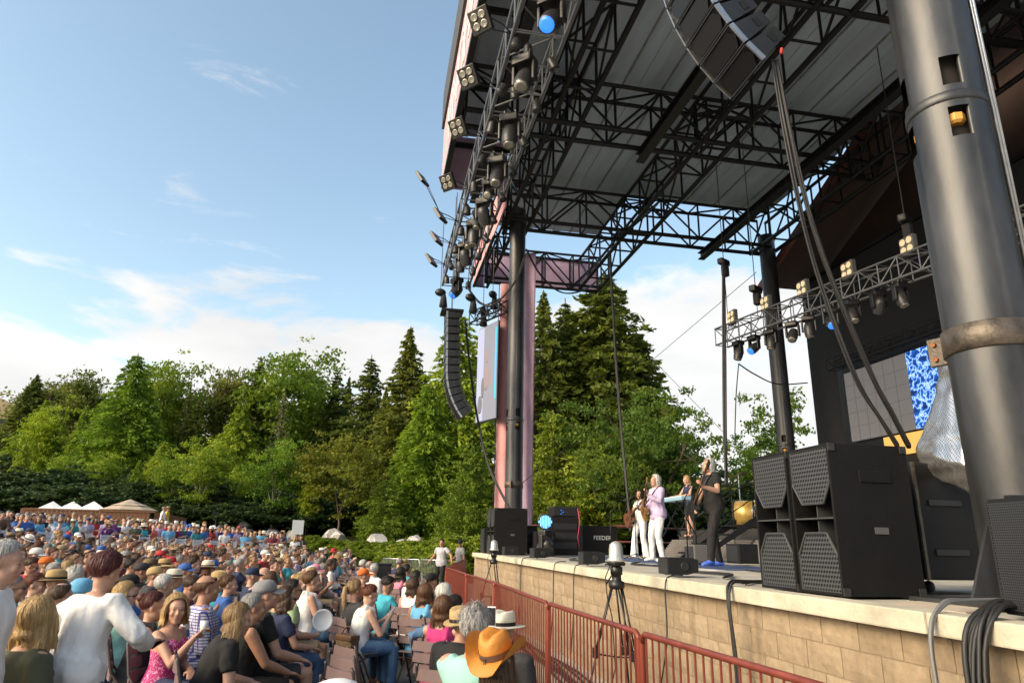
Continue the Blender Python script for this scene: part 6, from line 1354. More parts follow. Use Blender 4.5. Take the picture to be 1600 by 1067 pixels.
def subwoofer(x, y, w, h, dpt, lab, z=SZ, hexg=True):
    T = thing('subwoofer_cabinet', lab, 'loudspeaker', (x, y, z)); t = .022
    b = MB()
    for c, d in (((dpt/2, -w/2+t/2, h/2), (dpt, t, h)), ((dpt/2, w/2-t/2, h/2), (dpt, t, h)), ((dpt/2, 0, t/2), (dpt, w-2*t, t)), ((dpt/2, 0, h-t/2), (dpt, w-2*t, t)), ((dpt-.01, 0, h/2), (.02, w-2*t, h-2*t))): b.bevbox(c, d, .004)
    b.box((dpt/2+.15, 0, h/2), (.02, w-2*t, h-2*t)); b.build('cabinet_shell', mat('cabinet_black', (.006, .006, .0065), .7, 0, .25, 5, .25, 180, spec=.25), T)
    b = MB(); b.box((.10, 0, h/2), (.19, w-2*t, .012)); b.box((.11, 0, h/2-.14), (.14, .012, .26)); b.box((.11, 0, h/2+.14), (.14, .012, .26)); b.build('port_divider', mat('cab_edge', (.05, .052, .056), .45), T)
    wi = w/2-t
    for zt, zb, s in ((h-t, h*.60, 1), (t, h*.40, -1)):
        zz = zt-(zt-zb)*.62; P = [(.012, -wi, zt), (.012, wi, zt), (.012, wi, zz), (.012, wi*.55, zb), (.012, -wi*.55, zb), (.012, -wi, zz)]
        b = MB(); b.prism(P, (.012, 0, 0)); g = b.build('grille', 'hex_grille', T)
        b = MB(); Q = P[2:]; 
        for i in range(3): b.tube([Vector(Q[i])+Vector((-.004, 0, 0)), Vector(Q[i+1])+Vector((-.004, 0, 0))], .010, 6)
        for i, j in ((0, 1), (0, 5), (1, 2)): b.tube([Vector(P[i])+Vector((-.002, 0, 0)), Vector(P[j])+Vector((-.002, 0, 0))], .007, 6)
        b.build('grille_rim', mat('cab_edge', (.05, .052, .056), .45), g)
    b = MB()
    for yy in (-w/2-.004,): b.bevbox((dpt*.55, yy, h*.78), (.28, .012, .09), .004)
    b.build('side_handle', 'cabinet_black', T)
    for cx in (.03, dpt-.03):
        for cz in (.03, h-.03): b = MB(); b.bevbox((cx, -w/2-.003, cz), (.06, .012, .06), .004); b.build('corner_cap', mat('cap_worn', (.05, .05, .05), .45, .5, .5, 40), T)
    b = MB(); b.box((dpt*.55, -w/2-.006, h*.42), (.12, .004, .05)); b.build('rating_plate', mat('plate_grey', (.09, .09, .09), .5), T)
    return T
subwoofer(3.44, 5.00, .535, 1.13, .70, 'right cabinet of the big black subwoofer pair at the stage lip'); subwoofer(3.42, 5.545, .535, 1.13, .70, 'left cabinet of the big black subwoofer pair at the stage lip')
subwoofer(3.35, 20.3, .60, 1.25, .95, 'distant black subwoofer cabinet at the far stage corner, left one'); subwoofer(3.35, 19.65, .60, 1.25, .95, 'distant black subwoofer cabinet at the far stage corner, right one')
def wedge(x, y, w, h, d, lab):
    T = thing('fill_speaker', lab, 'loudspeaker', (x, y, SZ), random.uniform(-.1, .1), 'small speakers along the stage lip'); b = MB()
    b.prism([(0, -w/2, .012), (d*.62, -w/2, .012), (d, -w/2, .045), (d, -w/2, h*.9), (d*.8, -w/2, h), (0, -w/2, h)], (0, w, 0)); b.build('cabinet', mat('small_cab', (.009, .010, .011), .6, 0, .2, 9, .3, 240, spec=.3), T)
    b = MB(); b.box((-.004, 0, h/2+.006), (.012, w*.94, h*.86)); b.build('grille', 'fine_grille', T)
    b = MB(); b.sm = True; b.lathe([(.052, 0), (.052, .006), (.040, .006), (.02, .002), (.001, .004)], (d*.55, -w/2-.001, h*.52), 18, Vector((0, -1, 0))); b.build('side_socket', 'rubber', T)
    for yy in (-w*.35, w*.35): 
        b = MB(); b.lathe([(.02, 0), (.02, .012)], (d*.2, yy, 0), 8); b.build('rubber_foot', 'rubber', T)
for (px, py, w, h, lab) in ((1040, 898, .34, .20, 'nearest small black speaker on the stage lip, beside the big subwoofers'), (910, 882, .36, .21, 'small black speaker on the lip just left of the near tripod'), (833, 872, .38, .22, 'small black speaker on the lip under the blue lamp'), (788, 867, .38, .22, 'farthest small black speaker on the lip by the far tripod')):
    p = at_z(px, py, SZ); wedge(max(p.x, 3.26)-.02, p.y, w, h, .36, lab)
T = thing('side_fill_speaker', 'black meshed loudspeaker cut off by the right edge on the stage lip', 'loudspeaker', (3.36, 3.10, SZ), -.12)
b = MB(); b.prism([(0, -.26, .02), (0, .22, .02), (.46, .14, .02), (.46, -.2, .02)], (0, 0, .60)); b.build('cabinet', 'small_cab', T); b = MB(); b.box((-.006, -.02, .32), (.014, .46, .56)); b.box((.19, .192, .32), (.40, .012, .56), Matrix.Rotation(-.175, 3, 'Z')); b.build('grille', 'fine_grille', T); b = MB(); b.bevbox((.2, .14, .632), (.30, .04, .02), .006); b.build('handle', 'black_plastic', T)
p = at_z(748, 864, SZ); T = thing('monitor_cabinet', 'black speaker cabinet at the far left end of the stage', 'loudspeaker', (3.35, 21.4, SZ)); b = MB(); b.bevbox((.3, 0, .36), (.6, .62, .72), .015); b.build('cabinet', 'small_cab', T); b = MB(); b.box((-.006, 0, .36), (.012, .56, .66)); b.build('grille', 'fine_grille', T)
# line arrays: boxes hung one under another along a curve
def line_array(x, y, z, a0, da, n, lab, w=.71, hb=.25, dp=.44, ang_up=None):
    """x, z: lower front edge of the lowest box; a: tilt of its face from upright"""
    T = thing('line_array', lab, 'loudspeaker', (x, y, z), group='hanging loudspeaker arrays'); px_, pz_ = 0.0, 0.0; a = a0
    for i in range(n):
        tx, tz = -math.sin(a), math.cos(a); nx_, nz_ = -math.cos(a), -math.sin(a)          # up along the face, out of the face
        P = lambda f, u, s: Vector((px_+tx*u-nx_*f, s, pz_+tz*u-nz_*f)); g = .012
        b = MB(); q = [P(.03, g, 0), P(.03, hb-g, 0), P(dp, hb*.80, 0), P(dp, hb*.20, 0)]
        b.prism([v+Vector((0, -w/2, 0)) for v in q], (0, w, 0)); bx = b.build('speaker_box', mat('array_box', (.020, .022, .025), .32, .15, .2, 6), T)
        b = MB(); m_ = [(.022, .03, -.46), (.022, hb-.03, -.46)]
        hexp = [P(.0, hb*.5, -w*.47), P(.0, g+.02, -w*.36), P(.0, g+.02, w*.36), P(.0, hb*.5, w*.47), P(.0, hb-g-.02, w*.36), P(.0, hb-g-.02, -w*.36)]
        b.prism(hexp, P(.03, 0, 0)-P(0, 0, 0)); b.build('front_grille', 'fine_grille_x', bx)
        for s in (-1, 1):
            b = MB(); q2 = [P(-.008, g, s*w/2), P(-.008, hb-g, s*w/2), P(.05, hb-g, s*w/2), P(.05, g, s*w/2)]; b.prism(q2, (0, s*.018, 0)); b.build('rigging_rail', 'alu', bx)
            b = MB(); q3 = [P(dp*.62, hb*.3, s*(w/2+.001)), P(dp*.62, hb*.7, s*(w/2+.001)), P(dp*.78, hb*.68, s*(w/2+.001)), P(dp*.78, hb*.32, s*(w/2+.001))]; b.prism(q3, (0, s*.006, 0)); b.build('handle_recess', 'black_paint', bx)
        b = MB(); b.tube([P(-.004, g, -w/2), P(-.004, g, w/2)], .009, 6); b.tube([P(-.004, hb-g, -w/2), P(-.004, hb-g, w/2)], .009, 6); b.build('edge_bar', 'grille', bx)
        px_ += tx*hb; pz_ += tz*hb; a = max(a+da, R_(2)) if n > 10 else a+da
    b = MB(); b.box((px_+.2, 0, pz_+.06), (.7, w*.9, .08)); b.build('fly_frame', 'black_steel', T)
    b = MB()
    for dy in (-.15, .15): b.tube([(px_+.2, dy, pz_+.1), (px_+.2, dy, 13.0-z)], .010, 6)
    b.build('hoist_chain', 'grille', T); return T
MATS['fine_grille_x'] = MATS['array_grille']
line_array(3.40, 5.275, 6.30, R_(46), R_(-6.5), 9, 'curved black loudspeaker array hanging close overhead at the top', w=.60)
line_array(2.42, 20.6, 5.35, R_(36), R_(-6), 14, 'long curved black loudspeaker array hanging left of the far column')
b = MB(); b.tube([(3.60, 4.97, 6.42), (3.61, 4.965, 6.48)], .014, 8); tag(b.build('red_tag', 'red_tag'), 'small red tag lamp on the lower corner of the overhead array', 'tag')
# black road cases and tarp behind the subs
T = thing('road_case', 'tall black equipment case on wheels behind the subwoofers under the tarp', 'case', (4.62, 5.25, SZ)); b = MB(); b.bevbox((.25, .2, .58), (.85, .8, .95), .02); b.build('case_body', mat('case_black', (.008, .008, .009), .6, 0, .3, 6, spec=.3), T)
for z_ in (.32, .72): 
    b = MB(); b.bevbox((.1, -.208, z_), (.32, .015, .05), .005); b.build('case_handle', 'grille', T)
for ex in (.66, -.16): b = MB(); b.box((ex, -.205, .58), (.025, .02, .95)); b.build('case_edge', 'clamp_steel', T)
for sx in (-.08, .55):
    b = MB(); b.sm = True; b.lathe([(.045, -.02), (.05, 0), (.045, .02)], (sx, -.1, .05), 12, Vector((1, 0, 0))); b.build('caster', 'rubber', T)
ta = [[(1478, 545, 4.9), (1492, 560, 4.85), (1512, 600, 4.8), (1516, 640, 4.75)], [(1462, 600, 4.75), (1482, 612, 4.66), (1502, 640, 4.62), (1517, 680, 4.6)], [(1446, 660, 4.68), (1470, 668, 4.58), (1500, 690, 4.55), (1523, 715, 4.58)], [(1428, 704, 4.66), (1462, 716, 4.5), (1500, 728, 4.5), (1528, 738, 4.56)], [(1436, 738, 4.70), (1466, 752, 4.6), (1500, 765, 4.58), (1530, 785, 4.6)]]
g0 = np.array([[tuple(at_X(*q)) for q in row] for row in ta]); nI, nJ = 33, 25; b = MB(); b.sm = True; V = []
for i in range(nI):
    for j in range(nJ):
        u, v = i/(nI-1)*4, j/(nJ-1)*3; i0, j0 = min(int(u), 3), min(int(v), 2); fu, fv = u-i0, v-j0
        p = (g0[i0, j0]*(1-fu)*(1-fv)+g0[i0+1, j0]*fu*(1-fv)+g0[i0, j0+1]*(1-fu)*fv+g0[i0+1, j0+1]*fu*fv); k = .010*abs(math.sin(u*3.2+v*2.1))+.010*abs(math.sin(v*4.4-u*1.3))+.004*math.sin(u*11+v*5); V.append((p[0]+k, p[1]-k*.7, p[2]+k*.3))
b.add(V, [(i*nJ+j, i*nJ+j+1, (i+1)*nJ+j+1, (i+1)*nJ+j) for i in range(nI-1) for j in range(nJ-1)])
tm = bpy.data.materials.new('silver_tarp'); tm.use_nodes = True; t = tm.node_tree; bb = t.nodes['Principled BSDF']; bb.inputs['Metallic'].default_value = .85; bb.inputs['Roughness'].default_value = .27; tcn = t.nodes.new('ShaderNodeTexCoord'); ck = t.nodes.new('ShaderNodeTexChecker'); ck.inputs['Scale'].default_value = 75; t.links.new(tcn.outputs['Object'], ck.inputs['Vector']); ck.inputs['Color1'].default_value = (.70, .69, .68, 1); ck.inputs['Color2'].default_value = (.36, .35, .345, 1); t.links.new(ck.outputs['Color'], bb.inputs['Base Color']); MATS['silver_tarp'] = tm
o = b.build('silver_tarp', 'silver_tarp'); tag(o, 'crumpled silver woven tarp hanging beside the near column', 'tarp'); sm_ = o.modifiers.new('thickness', 'SOLIDIFY'); sm_.thickness = .004
# ================================================================== cables
def cable(name, lab, pts, r, m_='rubber', n=1, spread=.03, cat='cable', grp=None):
    b = MB(); b.sm = True; rg = random.Random(len(lab))
    for k in range(n):
        o = Vector((rg.uniform(-1, 1), rg.uniform(-1, 1), rg.uniform(-.4, .4)))*spread*(0 if n == 1 else 1)
        P = [Vector(p) for p in pts]; Q = []
        for i in range(len(P)-1):
            a, c_, e, f = P[max(i-1, 0)], P[i], P[i+1], P[min(i+2, len(P)-1)]
            for s in range(6):
                tt = s/6; Q.append(.5*((2*c_)+(-a+e)*tt+(2*a-5*c_+4*e-f)*tt*tt+(-a+3*c_-3*e+f)*tt**3)+o*(.4+.6*abs(math.sin((i+tt)*1.3+k))))
        Q.append(P[-1]+o*.5); b.tube(Q, r, 7)
    return tag(b.build(name, m_), lab, cat, grp)
_pa = [(1207, 95), (1222, 190), (1248, 320), (1283, 450), (1335, 590), (1375, 655), (1402, 700)]; _pb = [(1212, 95), (1238, 230), (1268, 350), (1312, 470), (1362, 590), (1395, 650), (1420, 700)]
cable('cable_drop', 'thick bundle of black cables falling from the overhead array to the subwoofers', [at_Y(x, y, 5.05+.05*i) for i, (x, y) in enumerate(_pa)], .010, n=7, spread=.022)
cable('cable_drop', 'second bundle of cables falling beside the thick one', [at_Y(x, y, 5.05+.05*i) for i, (x, y) in enumerate(_pb)], .009, n=5, spread=.018)
cable('lip_cable', 'three dark cables hanging over the lip left of the big subwoofers', [(3.75, 6.05, SZ+.02), (3.35, 5.95, SZ+.03), (3.16, 5.85, SZ+.02), (3.09, 5.8, 1.3), (3.10, 5.75, .7), (3.0, 5.6, .05)], .011, n=3, spread=.05)
cable('lip_cable', 'thick black cables looping over the lip near the right edge', [(4.0, 3.45, SZ+.05), (3.6, 3.36, SZ+.07), (3.25, 3.27, SZ+.05), (3.08, 3.25, 1.32), (3.02, 3.22, .8), (2.9, 3.15, .05)], .016, n=5, spread=.035)
cable('lip_cable', 'grey cables hanging over the lip beside the thick black loops', [(4.2, 3.95, SZ+.04), (3.55, 3.72, SZ+.05), (3.22, 3.58, SZ+.04), (3.08, 3.54, 1.30), (3.02, 3.46, .7), (2.85, 3.35, .05)], .010, 'grey_cable', n=3, spread=.04)
cable('lip_cable', 'heap of black cables on the stage beside the cut off speaker', [(4.6, 3.6, SZ+.05), (4.1, 3.75, SZ+.20), (3.85, 3.66, SZ+.10), (3.5, 3.35, SZ+.05), (3.2, 3.22, SZ+.06), (3.05, 3.2, 1.2), (2.9, 3.1, .1)], .012, n=5, spread=.05)
for k, (px, py, yb) in enumerate(((1063, 903, .9), (888, 880, 1.0), (905, 884, 1.0), (816, 873, 1.1))): 
    p = at_z(px, py, SZ); cable('speaker_lead', ['single black lead dropping from the nearest lip speaker', 'left of two thin leads dropping from the second lip speaker', 'right of two thin leads dropping from the second lip speaker', 'thin lead dropping from the third lip speaker'][k], [(3.35, p.y+.05, SZ+.03), (3.2, p.y+.03, SZ+.02), (3.12, p.y, 1.36), (3.10, p.y-.02, .8), (3.05, p.y+.25*(k == 0), .05)], .008)
cable('hanging_cable', 'tall black cable bundle hanging left of the back column', [at_Y(1131, 405, 15), at_Y(1133, 560, 15), at_Y(1134, 690, 15.0), at_Y(1136, 760, 15)], .03, n=2, spread=.04)
cable('hanging_cable', 'thin cable looping from the upstage truss towards the back column', [at_Y(1154, 570, 16), at_Y(1150, 620, 16), at_Y(1148, 690, 16)], .015)
cable('hanging_cable', 'slack cable swinging under the upstage truss', [at_Y(1154, 568, 16), at_Y(1180, 585, 16.5), at_Y(1215, 600, 17), at_Y(1262, 598, 18)], .014, n=2, spread=.03)
cable('hanging_cable', 'long black cable hanging in front of the redwood', [at_Y(953, 395, 21), at_Y(957, 470, 21), at_Y(962, 560, 21), at_Y(970, 660, 21), at_Y(980, 770, 20.5), at_Y(985, 830, 20)], .03, n=3, spread=.03)
cable('hanging_cable', 'cables looping from the far column to the roof end', [at_Y(823, 390, 22), at_Y(845, 430, 22.5), at_Y(880, 458, 23.5), at_Y(920, 450, 25), at_Y(950, 420, 26)], .025, n=3, spread=.05)
cable('hanging_cable', 'cables looping from the front lighting truss to the far column', [at_Y(731, 450, 22.5), at_Y(750, 474, 22.5), at_Y(775, 474, 22.2), at_Y(805, 440, 22), at_Y(820, 400, 22)], .02, n=3, spread=.04)
cable('hanging_cable', 'black cable dropping from the far array down to the far subwoofers', [at_Y(727, 500, 21), at_Y(736, 580, 21), at_Y(748, 660, 21), at_Y(765, 730, 20.8), at_Y(800, 800, 20)], .022, n=3, spread=.04)
for lab, q0, q1 in (('thin guy wire slanting across the clouds behind the stage', at_Y(1182, 425, 22), at_Y(1020, 562, 30)), ('thin guy wire from the oak towards the back column', at_Y(1020, 562, 30), at_Y(1135, 680, 30)), ('steel stay running from the far column clamp up to the right', Vector((4.75, 22.3, 3.65)), Vector((7.2, 24.5, 5.4)))):
    cable('guy_wire', lab, [q0, q0.lerp(q1, .5), q1], .012, 'grille', cat='wire')
# ================================================================== lighting
LT = truss('lighting_truss', 'long silver black lighting truss hung with lamps along the roof front', (2.45, 4.0, 11.0), (2.45, 24.0, 11.0), .98, .75, .9, .034, .020, mat('truss_alu', (.20, .205, .215), .35, .7, .2, 5).name, n=8)
def yoke_light(loc, tilt, yaw, lab, s=1.0, glass='lamp_glass', grp='moving lamps on the front lighting truss'):
    T = thing('moving_lamp', lab, 'lamp', loc, yaw, grp); T.scale = (s, s, s)
    b = MB(); b.bevbox((0, 0, -.08), (.34, .28, .15), .03); b.tube([(-.1, 0, 0), (-.1, 0, .12)], .02, 6); b.tube([(.1, 0, 0), (.1, 0, .12)], .02, 6); b.build('base', 'black_plastic', T)
    for sx in (-1, 1):
        b = MB(); b.bevbox((sx*.18, 0, -.30), (.05, .13, .34), .02); b.build('yoke_arm', 'black_plastic', T)
    rot = Matrix.Rotation(tilt, 3, 'X'); b = MB(); b.sm = True; ax = rot @ Vector((0, 0, -1)); c = Vector((0, 0, -.40))
    b.lathe([(.06, -.20), (.12, -.16), (.145, -.05), (.145, .10), (.125, .20), (.125, .225)], c, 18, ax); hd = b.build('head', mat('lamp_body', (.03, .03, .032), .38, .1, .2, 8), T)
    b = MB(); b.sm = True; b.lathe([(.001, .232), (.06, .238), (.112, .228)], c, 18, ax); b.build('lens', glass, hd); return T
fx = [(820, 100, .5, 2.4), (797, 190, .2, 2.7), (778, 255, .4, 2.6), (757, 318, -.5, 2.5), (741, 352, .1, 2.6), (728, 385, -.4, 2.4), (714, 440, .7, 2.0), (862, 6, .7, 2.4), (766, 290, .9, 2.6), (748, 335, .3, 2.2), (734, 368, .5, 2.6), (720, 405, -.2, 2.5)]
for i, (px, py, ti, ya) in enumerate(fx):
    p = at_z(px, py, 10.85); p.x = min(max(p.x, 2.15), 2.8)
    yoke_light(Vector((p.x, p.y, 10.98)), ti, ya, ['large black moving lamp highest up the front truss', 'black moving lamp second from the top of the front truss', 'black moving lamp third down the front truss', 'moving lamp with pale green lens on the front truss', 'moving lamp just below the pale green lens', 'moving lamp near the far end of the front truss', 'blue lit lamp at the far end of the front truss', 'moving lamp with blue lit face at the very top edge', 'small lamp between the third lamp and the green lens', 'lamp tucked behind the green lens lamp', 'lamp just above the far end group', 'last dark lamp before the blue lit lamp'][i], 1.25 if i < 8 else .95, {3: mat('green_lens', (.35, .42, .14), .2).name, 6: 'led_blue', 7: 'led_blue'}.get(i, 'lamp_glass'))
rp_ = random.Random(5)
for i in range(30):                                                    # small fixed lamps clamped inside the truss
    y = 10.5+i*.46; T = thing('par_lamp', '%s small fixed lamp clamped on the front lighting truss, counted from the near end' % ORD(i+1), 'lamp', ((2.02, 2.85, 2.45)[i % 3], y, (10.95, 11.0, 11.6)[i % 3]), rp_.uniform(0, 6), 'small fixed lamps on the front truss')
    ax = Vector((rp_.uniform(-.3, .6), rp_.uniform(-.5, .3), -1)).normalized(); b = MB(); b.sm = True; b.lathe([(.04, -.16), (.09, -.10), (.10, .10), (.105, .12)], (0, 0, -.16), 14, ax); b.build('can', 'lamp_body', T)
    b = MB(); b.sm = True; b.lathe([(.001, .112), (.085, .112)], (0, 0, -.16), 14, ax); b.build('lens', 'lamp_glass', T); b = MB(); b.box((0, 0, -.02), (.05, .05, .12)); b.build('clamp', 'black_steel', T)
for i, (px, py, X, Yc) in enumerate(((751, 33, 1.62, None), (732, 121, 1.62, None), (716, 200, 1.62, None), (700, 285, 1.62, None), (688, 337, 1.55, None), (682, 373, 1.5, None), (674, 407, 1.45, None), (660, 280, 1.2, 20.6))):
    p = at_z(px, py, 11.5) if Yc is None else at_Y(px, py, Yc); T = thing('blinder_lamp', '%s of the flat four lamp blinders sticking out left of the front truss' % ORD(i+1), 'lamp', p, .75 if i < 4 else -.6, 'blinder lamps along the roof front')
    rot = Matrix.Rotation(-.55, 3, 'Y'); b = MB(); b.bevbox((0, 0, 0), (.10, .46, .46), .015, rot); hs_ = b.build('housing', 'black_plastic', T)
    for sy in (-.09, .09):
        for sz in (-.09, .09): b = MB(); b.sm = True; b.lathe([(.08, 0), (.08, .012), (.055, .004), (.001, -.002)], rot @ Vector((-.052, sy, sz)), 14, rot @ Vector((-1, 0, 0))); b.build('reflector', 'lamp_glass', hs_)
    q = Vector((2.0, p.y+.1, 11.4))-p; q.rotate(Quaternion((0, 0, 1), -T.rotation_euler[2])); q = q if q.length < 1.6 else q.normalized()*1.2
    b = MB(); b.sm = True; b.tube([(.05, -.15, .05), q*.6+Vector((0, -.1, .05)), q], .014, 6); b.tube([(.05, .15, .0), q*.6+Vector((0, .1, .02)), q], .012, 6); b.build('bracket_arm', 'black_steel', T)
for i, (px, py, Y) in enumerate(((688, 462, 22.5), (735, 470, 22.0), (770, 465, 23.5), (755, 492, 24.2))):
    p = at_Y(px, py, Y); T = thing('chain_hoist', ['hoist with black bag at the far end of the lighting truss', 'hoist over the far loudspeaker array', 'hoist over the side screen, right', 'hoist over the side screen, left'][i], 'hoist', p, .4*i, 'chain hoists'); b = MB(); b.sm = True; b.ell((0, 0, .12), (.20, .14, .14)); b.build('motor', 'black_plastic', T); b = MB(); b.sm = True; b.tube([(.1, 0, .1), (.12, 0, -.1), (.12, 0, -.40)], [.08, .11, .15], 10); b.build('chain_bag', mat('bag_black', (.02, .02, .022), .85), T); bar('chain', (0, 0, .2), (0, 0, max(.5, 12.9-p.z)), .012, 'grille', T)
# upstage lighting truss
u0, u1 = at_z(1128, 541, 7.2), at_z(1462, 420, 7.2); ud = (u1-u0); u1 = u0+ud*1.35
truss('lighting_truss', 'slim upstage lighting truss with square white lamps on top', u0, u1, .42, .48, .48, .024, .014, 'truss_alu')
def on_truss(px): 
    best = min((abs(to_px(u0.lerp(u1, k/200))[0]-px), k/200) for k in range(201)); return u0.lerp(u1, best[1])
ua = math.atan2(ud.y, ud.x)
for i, px in enumerate((1147, 1202, 1259, 1331, 1428)):
    p = on_truss(px)+Vector((0, 0, .50)); T = thing('blinder_lamp', '%s square four lamp blinder from the left on the upstage truss' % ORD(i+1), 'lamp', p, 0, 'blinders on the upstage truss'); b = MB(); b.bevbox((0, 0, .20), (.12, .38, .40), .02); b.build('housing', mat('blinder_body', (.10, .10, .09), .5), T)
    for sy in (-.09, .09):
        for sz in (.11, .29): b = MB(); b.sm = True; b.lathe([(.075, 0), (.075, .012), (.05, .004), (.001, 0)], (-.062, sy, sz), 14, Vector((-1, 0, 0))); b.build('reflector', mat('warm_lens', (.75, .62, .42), .25, emit=(1, .75, .4), es=.12), T)
for i, px in enumerate((1152, 1178, 1203, 1236, 1262, 1296, 1330, 1372, 1405)):
    p = on_truss(px); yoke_light(p+Vector((0, 0, -.02)), (.3, .9, .2, .6, .1, .8, .4, -.5, .3)[i], 1.6+.2*i, ['leftmost lamp under the upstage truss', 'blue lit lamp second from left under the upstage truss', 'third lamp from left under the upstage truss', 'fourth lamp under the upstage truss beside the back column', 'fifth lamp under the upstage truss', 'blue lit lamp under the middle of the upstage truss', 'seventh lamp under the upstage truss', 'big round lamp under the upstage truss', 'rightmost lamp under the upstage truss'][i], .85, 'led_blue' if i in (1, 5) else 'lamp_glass', 'lamps under the upstage truss')
for i, (px, py, k) in enumerate(((1131, 415, 1130), (1181, 458, 1183), (1415, 350, 1420))):
    p = on_truss(k)+Vector((0, 0, 1.2 if i < 2 else .9)); p = at_Y(px, py, p.y); T = thing('chain_hoist', ['hoist above the left end of the upstage truss', 'hoist above the upstage truss beside the back column', 'hoist above the upstage truss near the big column'][i], 'hoist', p, .5, 'chain hoists'); b = MB(); b.bevbox((0, 0, .1), (.42, .18, .18), .04); b.build('motor', 'black_plastic', T); b = MB(); b.bevbox((.05, 0, -.16), (.20, .17, .34), .04); b.build('chain_bag', 'bag_black', T); bar('chain', (0, 0, .18), (0, 0, 13-p.z), .012, 'grille', T); bar('lower_chain', (0, 0, 0), (0, 0, 7.7-p.z), .010, 'grille', T)
for k, (lab, pts) in enumerate((('black cable snaking across the stage floor behind the lip speakers', [(3.9, 7.4, SZ+.004), (4.4, 8.2, SZ+.004), (4.2, 9.3, SZ+.004), (4.8, 10.4, SZ+.004), (4.6, 12.0, SZ+.004), (5.2, 13.2, SZ+.004)]), ('second black cable lying on the stage near the far lip speakers', [(3.8, 11.2, SZ+.004), (4.3, 12.4, SZ+.004), (4.0, 14.0, SZ+.004), (4.6, 15.6, SZ+.004), (4.2, 17.5, SZ+.004)]), ('black cable curling on the stage beside the big subwoofers', [(3.5, 6.3, SZ+.004), (3.9, 6.7, SZ+.004), (4.5, 6.6, SZ+.004), (5.0, 7.3, SZ+.004), (5.4, 9.6, SZ+.004)]))): cable('floor_cable', lab, pts, .011, n=2, spread=.03)
for k, (x, y, a_, lab) in enumerate(((5.2, 10.2, .4, 'white set list sheet on the stage floor by the bass player'), (5.3, 12.9, -.3, 'white set list sheet on the stage floor by the singer in lilac'))):
    b = MB(); b.box((0, 0, 0), (.21, .30, .003), Matrix.Rotation(a_, 3, 'Z')); tag(b.build('paper_sheet', 'white_plastic', loc=(x, y, SZ-.018)), lab, 'paper')
# ================================================================== musicians
def local_thing(o, name, lab, cat, grp=None):
    t_ = thing(name, lab, cat, o.location, o.rotation_euler[2], grp); t_.scale = o.scale; return t_
def guitar(o, key, lab, bodyc, bass=False, acoustic=False):
    J = BODY[key]['J']; rw = J['arms']['R'][2]; lw = J['arms']['L'][2]; T = local_thing(o, 'guitar', lab, 'guitar'); fw = Vector((0, 1, 0)); bc = rw+Vector((.06, .02, -.03)); bc.y = max(bc.y, .20); N = (lw+Vector((.02, .02, 0))-bc); L = N.length; N.normalize(); fw = (fw-N*fw.dot(N)).normalized(); S = N.cross(fw)
    out = [(-.20, .0), (-.19, .10), (-.13, .165), (-.04, .15), (.03, .115), (.10, .13), (.19, .15), (.21, .12), (.15, .05), (.15, -.05), (.21, -.12), (.19, -.15), (.10, -.13), (.03, -.115), (-.04, -.15), (-.13, -.165), (-.19, -.10)]
    if acoustic: out = [(u*1.1, v*(1.1 if u < 0 else 1.0)) for u, v in out if u < .2]
    th = .09 if acoustic else .045; b = MB(); b.prism([bc+N*u+S*v-fw*th/2 for u, v in out], fw*th); b.build('guitar_body', bodyc, T)
    b = MB(); b.bevbox(bc+fw*(th/2+.004)-N*.06, (.03, .07, .012), .004, Matrix((N, S, fw)).transposed()); b.bevbox(bc+fw*(th/2+.004)+N*.03, (.035, .08, .012), .004, Matrix((N, S, fw)).transposed()); b.build('pickup', 'black_plastic', T)
    nl = L+(.34 if bass else .20); b = MB(); R3 = Matrix((N, S, fw)).transposed(); b.bevbox(bc+N*(.14+nl/2)+fw*(th/2), (nl, .038, .022), .006, R3); b.build('neck', mat('neck_wood', (.07, .035, .018), .4), T); b = MB(); b.bevbox(bc+N*(.14+nl+.07)+fw*(th/2-.01), (.17, .075, .018), .008, R3); b.build('headstock', bodyc, T)
    b = MB(); b.sm = True; nbp = J['nb']; b.tube([bc-N*.18, J['mid']+Vector((.10, -.155, .02)), nbp+Vector((-.06, -.10, -.06)), nbp+Vector((-.115, .0, .035)), nbp+Vector((-.10, .11, -.08)), bc+N*.18], .014, 6); b.build('strap', 'rubber', T); return T
def stage_person(key, px, D, th, lab, clothes, hair, skin, s, dz=0.0):
    p = at_D(px, 870, D); loc = Vector((p.x, p.y, SZ+dz)); rz = -R_(th); return make_person(key, lab, None, loc, rz, s, skin, clothes, hair)
mat('shoe_blue', (.06, .13, .55), .7); CLO['shoeblue'] = (.06, .13, .55)
g1 = stage_person('u_singer', 1031, 14.3, -96, 'blond singer in lilac shirt and white trousers playing guitar on stage', [('long', 'lilac'), ('trousers', 'white'), ('shoe', 'white')], ('bob', 'white'), 'fair', 1.06)
guitar(g1, 'u_singer', 'dark sunburst electric guitar played by the singer in lilac', mat('gold_body', (.20, .10, .02), .3, 0, .3, 8))
g2 = stage_person('u_bassist', 1121, 11.2, -92, 'grey haired bass player in black T-shirt and black jeans on stage', [('tee', 'black'), ('trousers', 'black'), ('shoe', 'shoeblue')], ('bob', 'silver'), 'fair', 1.05)
guitar(g2, 'u_bassist', 'black bass guitar held by the player in black', 'black_plastic', True)
g3 = stage_person('u_guitarwoman', 1003, 16.8, -108, 'dark haired woman in white flared jumpsuit playing guitar on stage', [('tank', 'white'), ('flares', 'white')], ('long', 'dark'), 'tan', 1.0)
guitar(g3, 'u_guitarwoman', 'brown acoustic guitar held by the woman in white', mat('brown_body', (.12, .05, .02), .35), acoustic=True)
